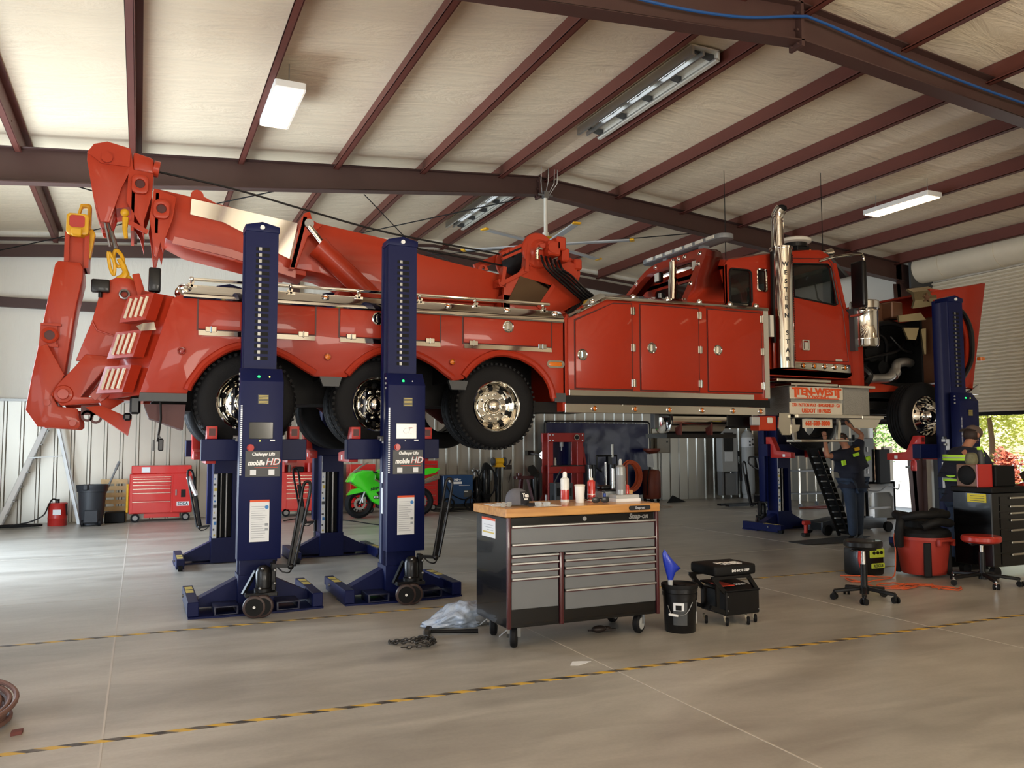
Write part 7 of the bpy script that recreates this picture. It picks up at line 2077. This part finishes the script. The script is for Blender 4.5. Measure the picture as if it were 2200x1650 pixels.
cpts = [(7.66, 7.38), (7.98, 7.12), (8.06, 7.0), (7.62, 6.92), (7.45, 7.0), (7.56, 7.2), (7.5, 6.9), (7.40, 6.6), (7.58, 6.42), (7.85, 6.5), (7.75, 6.75), (7.5, 6.7), (7.62, 6.5), (7.9, 6.62), (8.05, 6.42), (8.12, 6.2), (8.22, 6.22), (8.05, 6.12), (7.95, 6.35), (8.1, 6.5), (7.7, 6.6), (7.55, 6.55), (7.72, 6.44), (7.95, 6.48), (8.02, 6.3), (7.92, 6.26)]
ec = MB().tube([(p.x, p.y, .010 + .008 * (k % 7) / 7) for k, p in enumerate(spline([(a, b, 0) for a, b in cpts], 7))], .0075, 6)
ec.tube([(p.x, p.y, p.z) for p in spline([(8.06, 7.0, .01), (8.20, 7.06, .05), (8.27, 7.10, .3), (8.26, 7.10, .5), (8.34, 7.02, .6)], 6)], .0075, 6)
tag(ec.build('extension_cord', 'hose_orange'), 'tangled orange extension cord on the floor around the red tub', 'cord')

# black tool cart with things on it
ct = thing('tool_cart', 'glossy black rolling tool cart with a yellow warning label, right edge', 'tool cart', (9.7, 6.65, 0))
CX0, CX1, CY0_, CY1_ = 9.06, 10.5, 6.42, 6.92
MB().box(CX0, CX1, CY0_, CY1_, .14, 1.0, .01).build('cart_body', 'cab_black', ct)
MB().box(CX0 - .01, CX1 + .01, CY0_ - .02, CY1_ + .02, 1.0, 1.06, .008).build('cart_top', 'black_matt', ct)
for k, (z0, z1) in enumerate(((.16, .30), (.30, .44), (.44, .58), (.58, .70), (.70, .78), (.78, .86), (.86, .96))):
    d = MB().box(CX0 + .14, CX1 - .04, CY0_ - .008, CY0_, z0 + .006, z1 - .006).build('drawer', 'cab_black', ct)
    MB().box(CX0 + .30, CX1 - .06, CY0_ - .028, CY0_ - .008, z1 - .036, z1 - .012, .004).build('drawer_pull', 'polished', d)
yl = MB().box(CX0 - .004, CX0, 6.48, 6.72, .885, .985).build('warning_label', M('label_yellow', 'd9c826', 0.5), ct)
for k in range(3):
    MB().box(CX0 - .006, CX0 - .004, 6.50, 6.68, .90 + .028 * k, .906 + .028 * k).build('label_print', 'grey_dark', yl)
for x, y in ((9.16, 6.48), (9.16, 6.86), (10.4, 6.48), (10.4, 6.86)):
    MB().cyl((x, y - .03, .07), (x, y + .03, .07), .07, n=20).build('caster_wheel', 'rubber', ct)
T2 = 1.06
rd = thing('shop_radio', 'square speaker box with a round black cone and red edge on the black cart', 'speaker', (9.2, 6.75, T2))
MB().box(9.09, 9.34, 6.60, 6.88, T2, T2 + .27, .012).build('speaker_case', M('speaker_wood', '7a5a48', 0.5), rd)
MB().lathe([(0, -.02), (.06, -.02), (.105, -.005), (.112, -.012), (.118, 0)], (9.088, 6.74, T2 + .14), (1, 0, 0), 28).build('speaker_cone', 'black_matt', rd)
MB().box(9.08, 9.09, 6.59, 6.605, T2, T2 + .27).box(9.085, 9.34, 6.59, 6.60, T2, T2 + .27).build('speaker_edge', 'fork_red', rd)
bb = MB().box(9.36, 9.72, 6.56, 6.88, T2, T2 + .25, .012).build('tool_case', 'black_matt')
tag(bb, 'black tool case on the cart right of the speaker box', 'case')
MB().box(9.42, 9.52, 6.552, 6.56, T2 + .08, T2 + .10).build('case_badge', 'paper_white', bb)
s1_ = thing('spray_bottle', 'dark spray bottle with a lime trigger standing on the speaker box', 'spray bottle', (9.27, 6.68, T2 + .27))
MB().lathe([(0, 0), (.038, 0), (.04, .01), (.04, .12), (.02, .16), (.016, .18), (0, .18)], (9.27, 6.68, T2 + .27), (0, 0, 1), 18).build('bottle', 'grey_dark', s1_)
MB().box(9.23, 9.30, 6.66, 6.70, T2 + .44, T2 + .48, .006).bar((9.29, 6.68, T2 + .46), (9.33, 6.68, T2 + .36), .02, .012).build('trigger', 'hi_vis', s1_)
mg = MB().lathe([(0, 0), (.06, 0), (.075, .04), (.06, .12), (.03, .14), (0, .14)], (9.16, 6.72, T2 + .27), (0, 0, 1), 16).build('camouflage_cap', M('camo', '6d6a50', 0.8, 0, 0, .5, 25)); tag(mg, 'khaki camouflage cap lying on the speaker box', 'cap')
nz_ = thing('grease_gun', 'dark trigger bottle standing on the cart in front of the bright doorway', 'spray bottle', (9.80, 6.72, T2))
MB().lathe([(0, 0), (.05, 0), (.05, .06), (.03, .10), (.018, .15), (0, .15)], (9.80, 6.72, T2), (0, 0, 1), 16).build('bottle', 'label_yellow', nz_)
MB().hull([(9.74, 6.70, T2 + .22), (9.86, 6.70, T2 + .23), (9.88, 6.74, T2 + .20), (9.75, 6.74, T2 + .19), (9.80, 6.72, T2 + .14)]).build('trigger', 'welder_blue', nz_)
it = thing('impact_driver', 'red and black power tool lying on the cart top', 'power tool', (9.98, 6.62, T2))
MB().hull([(9.86, 6.56, T2), (10.08, 6.56, T2), (9.9, 6.7, T2), (10.06, 6.7, T2), (9.9, 6.6, T2 + .04), (10.04, 6.6, T2 + .04)]).build('battery', 'fork_red', it)
MB().hull([(9.90, 6.58, T2 + .04), (10.04, 6.58, T2 + .04), (9.94, 6.66, T2 + .14), (10.02, 6.62, T2 + .20), (10.06, 6.6, T2 + .12), (9.96, 6.56, T2 + .12)]).build('housing', 'grease', it)
random.seed(21)
for k in range(6):
    x = 10.12 + .055 * k
    tag(MB().cyl((x, 6.55 + .03 * (k % 3), T2), (x, 6.55 + .03 * (k % 3), T2 + .08 + .03 * (k % 2)), .02, n=12).build('socket_can', ('steel', 'fork_red', 'paper_white', 'steel_dark', 'steel', 'offwhite')[k]), '%s small can on the cart top, %s from the left' % (('bare metal', 'red', 'white', 'dark metal', 'taller bare metal', 'cream')[k], ords[k]), 'can')

pt = thing('cordless_drill', 'small red and black cordless tool on the floor before the far front lift', 'power tool', (10.37, 10.72, 0))
MB().box(10.30, 10.42, 10.66, 10.76, 0, .06, .01).build('battery', 'black', pt)
MB().bar((10.36, 10.71, .05), (10.37, 10.71, .20), .05, .05, .01).bar((10.30, 10.71, .23), (10.46, 10.71, .23), .07, .07, .015).build('tool_body', 'fork_red', pt)

# floor jack, mat, leaning board
fj = thing('floor_jack', 'long low dark floor jack on the floor behind the man reaching up', 'jack', (11.3, 10.6, 0))
for y in (10.72, 11.02):
    MB().prism([(10.75, .06), (12.3, .06), (12.3, .24), (11.2, .28), (10.75, .22)], 'y', y, y + .03, .006).build('side_plate', M('jack_grey', '4c5056', 0.4, 0.3), fj)
MB().bar((11.3, 10.88, .2), (11.9, 10.88, .24), .1, .08).box(10.8, 11.1, 10.75, 11.02, .08, .2).build('lift_arm', 'black', fj)
for x, y in ((10.80, 10.66), (10.80, 11.1), (12.25, 10.66), (12.25, 11.1)):
    MB().cyl((x, y - .03, .09), (x, y + .03, .09), .09, n=20).build('jack_wheel', 'rubber', fj)
MB().tube([(12.3, 10.88, .2), (12.75, 10.7, .22)], .018, 8).build('jack_bar', 'black', fj)
tag(MB().prism([(9.5, 9.80), (10.3, 9.72), (11.3, 10.2), (11.2, 10.42), (9.52, 10.22)], 'z', .001, .012).build('floor_mat', 'rubber_floor'), 'thin black floor mat in front of the floor jack', 'mat')
lb_ = thing('creeper_board', 'dark board with worn grey treads leaning behind the man in jeans', 'creeper', (10.8, 10.55, .0))
a0, a1 = Vector((11.05, 10.50, .012)), Vector((10.50, 10.62, 1.50))
dd = (a1 - a0)
for s in (-.14, .14):
    MB().bar(a0 + Vector((s, 0, 0)), a1 + Vector((s, 0, 0)), .03, .05).build('rail', 'black_matt', lb_)
MB().bar(a0 + Vector((0, .02, .02)), a1 + Vector((0, .02, 0)), .27, .012).build('backing', 'black_matt', lb_)
for k in range(13):
    c = a0 + dd * (.06 + .07 * k)
    MB().bar(c + Vector((-.13, -.01, 0)), c + Vector((.13, -.01, 0)), .095, .02, .004).build('tread', ('grey', 'grey_dark', 'grey_light')[k % 3], lb_)

# rolling shelf, display stand
sf_ = thing('wire_shelf', 'low rolling shelf against the ribbed wall left of the man reaching up', 'shelf', (15.3, 15.6, 0))
for x in (14.75, 15.78):
    for y in (15.4, 15.9):
        MB().cyl((x, y, .1), (x, y, .95), .018, n=10).build('post', 'polished', sf_)
        MB().cyl((x - .02, y, .05), (x + .02, y, .05), .05, n=16).build('caster_wheel', 'grey', sf_)
for z in (.32, .88):
    MB().box(14.72, 15.82, 15.36, 15.94, z, z + .03).build('shelf_board', 'grey', sf_)
tb_ = MB().cyl((15.5, 15.5, .913), (15.5, 15.5, 1.07), .09, .10, 18).build('tub', M('tub_yellow', 'c9a83e', 0.5))
tag(tb_, 'yellow tub standing on the rolling shelf', 'tub')
tag(MB().box(15.62, 15.76, 15.42, 15.6, .913, .95, .01).build('tray', 'fork_red'), 'small red tray on the rolling shelf beside the yellow tub', 'tray')
rh = MB()
for r in (.25, .3, .36):
    rh.tube([(15.0 + r * 1.6 * math.cos(2 * pi * q / 24), 15.05 + r * .6 * math.sin(2 * pi * q / 24), .03 + .02 * (.36 - r)) for q in range(24)], .016, 6, True)
tag(rh.build('red_hose', 'rust'), 'dull red hose coiled on the floor under the rolling shelf', 'hose')
ds = thing('display_stand', 'pale metal stand with a black cabinet and screen in front of the bright doorway', 'stand', (14.0, 12.4, 0))
MB().prism([(13.55, 0), (13.55, .78), (14.38, .78), (14.38, 0), (14.31, 0), (14.31, .46), (14.22, .56), (13.72, .56), (13.63, .46), (13.63, 0)], 'y', 12.3, 12.33).box(13.55, 13.6, 12.3, 12.8, 0, .78).box(14.33, 14.38, 12.3, 12.8, 0, .78).box(13.55, 14.38, 12.3, 12.8, .74, .78).box(13.5, 14.4, 12.35, 12.4, .22, .26).build('stand_frame', 'grey_light', ds)
MB().box(13.5, 13.82, 12.3, 12.8, .78, 1.68, .01).build('black_cabinet', 'cab_black', ds)
MB().box(13.84, 14.15, 12.2, 12.32, .76, 1.45, .01).build('screen_unit', 'black_matt', ds)
MB().box(14.15, 14.40, 12.35, 12.42, .8, 1.5).build('side_panel', 'offwhite', ds)
for z in (.95, 1.4):
    MB().box(13.60, 13.62, 12.28, 12.30, z, z + .1).build('latch', 'paper_white', ds)
MB().tube(spline([(13.5, 12.25, .62), (13.8, 12.2, .6), (14.1, 12.22, .7), (14.4, 12.25, .62), (14.5, 12.3, .72)], 6), .012, 6).build('loose_cable', 'grey', ds)
sr = thing('open_rack', 'narrow dark metal rack with pale rungs beside the display stand', 'rack', (13.2, 12.4, 0))
for x in (13.02, 13.36):
    MB().box(x, x + .03, 12.4, 12.44, 0, 1.75).build('upright', 'black_matt', sr)
for k in range(6):
    MB().box(13.02, 13.39, 12.39, 12.42, .3 + .26 * k, .33 + .26 * k).build('rung', 'grey', sr)
fe = thing('fire_extinguisher', 'small red extinguisher fixed to the brown column in the doorway', 'extinguisher', (15.9, 13.1, .95))
MB().lathe([(0, .95), (.06, .95), (.065, .97), (.065, 1.15), (.03, 1.2), (0, 1.2)], (15.95, 13.12, 0), (0, 0, 1), 18).build('cylinder', 'fork_red', fe)
MB().box(15.91, 15.99, 13.08, 13.16, 1.2, 1.3).build('valve', 'offwhite', fe)
MB().box(15.9, 16.0, 13.16, 13.3, 1.0, 1.05).build('wall_bracket', 'steel', fe)

# ------------------------------------------------------------------ outside the right-hand doors
def leaf_mat(name, col):
    m = M(name, col, 0.5, 0, 0, 0.35, 3)
    nt, b = nodes_of(m)
    b.inputs['Subsurface Weight'].default_value = 0.0
    return m
leaf_mat('leaf_green', 'a9c85c'); leaf_mat('leaf_lime', 'dde37a'); leaf_mat('leaf_red', 'c4664a'); leaf_mat('leaf_dark', '7fa64e')
M('bark', '5c4636', 0.9)
def tree(x, y, h, r, leaf, label, n, seed, name='tree'):
    random.seed(seed)
    t = thing(name, label, 'tree', (x, y, -.06))
    MB().tube([(x, y, -.06), (x + .05, y, h * .35), (x, y + .1, h * .7)], [.10, .08, .04], 8).build('trunk', 'bark', t)
    bm = bmesh.new()
    cl = [(Vector((random.gauss(0, .45), random.gauss(0, .45), random.gauss(0, .45))), random.uniform(.35, .6)) for _ in range(14)]
    for i in range(n):
        c, cr = random.choice(cl)
        d = Vector((random.gauss(0, 1), random.gauss(0, 1), random.gauss(0, 1))).normalized() * cr * random.uniform(.6, 1.05)
        p = c + d
        p = Vector((x + p.x * r, y + p.y * r, h * .60 + p.z * h * .38))
        if p.z < .1: continue
        a = Vector((random.gauss(0, 1), random.gauss(0, 1), random.gauss(0, 1))).normalized()
        b = a.orthogonal().normalized()
        s = random.uniform(.05, .10)
        bm.faces.new([bm.verts.new(p + a * s), bm.verts.new(p + b * s * .5), bm.verts.new(p - a * s), bm.verts.new(p - b * s * .5)])
    m = MB(); m.bm.free(); m.bm = bm
    m.build('foliage', leaf, t, smooth=False)
tree(23.4, 16.5, 4.6, 1.25, 'leaf_lime', 'yellow-green tree outside the right-hand roll-up door', 5200, 1)
tree(29.5, 19.2, 6.0, 2.0, 'leaf_green', 'tall green tree behind the yellow-green tree outside the door', 5200, 5)
tree(28.0, 13.9, 5.6, 1.6, 'leaf_lime', 'pale green tree outside the door at the right edge of the picture', 4800, 2)
tree(20.9, 14.35, 1.5, .30, 'leaf_red', 'small reddish bush in front of the trees outside the roll-up door', 700, 6, 'bush')
tree(27.5, 24.5, 5.5, 1.9, 'leaf_dark', 'dark green tree beyond the second doorway in the right wall', 4200, 8)
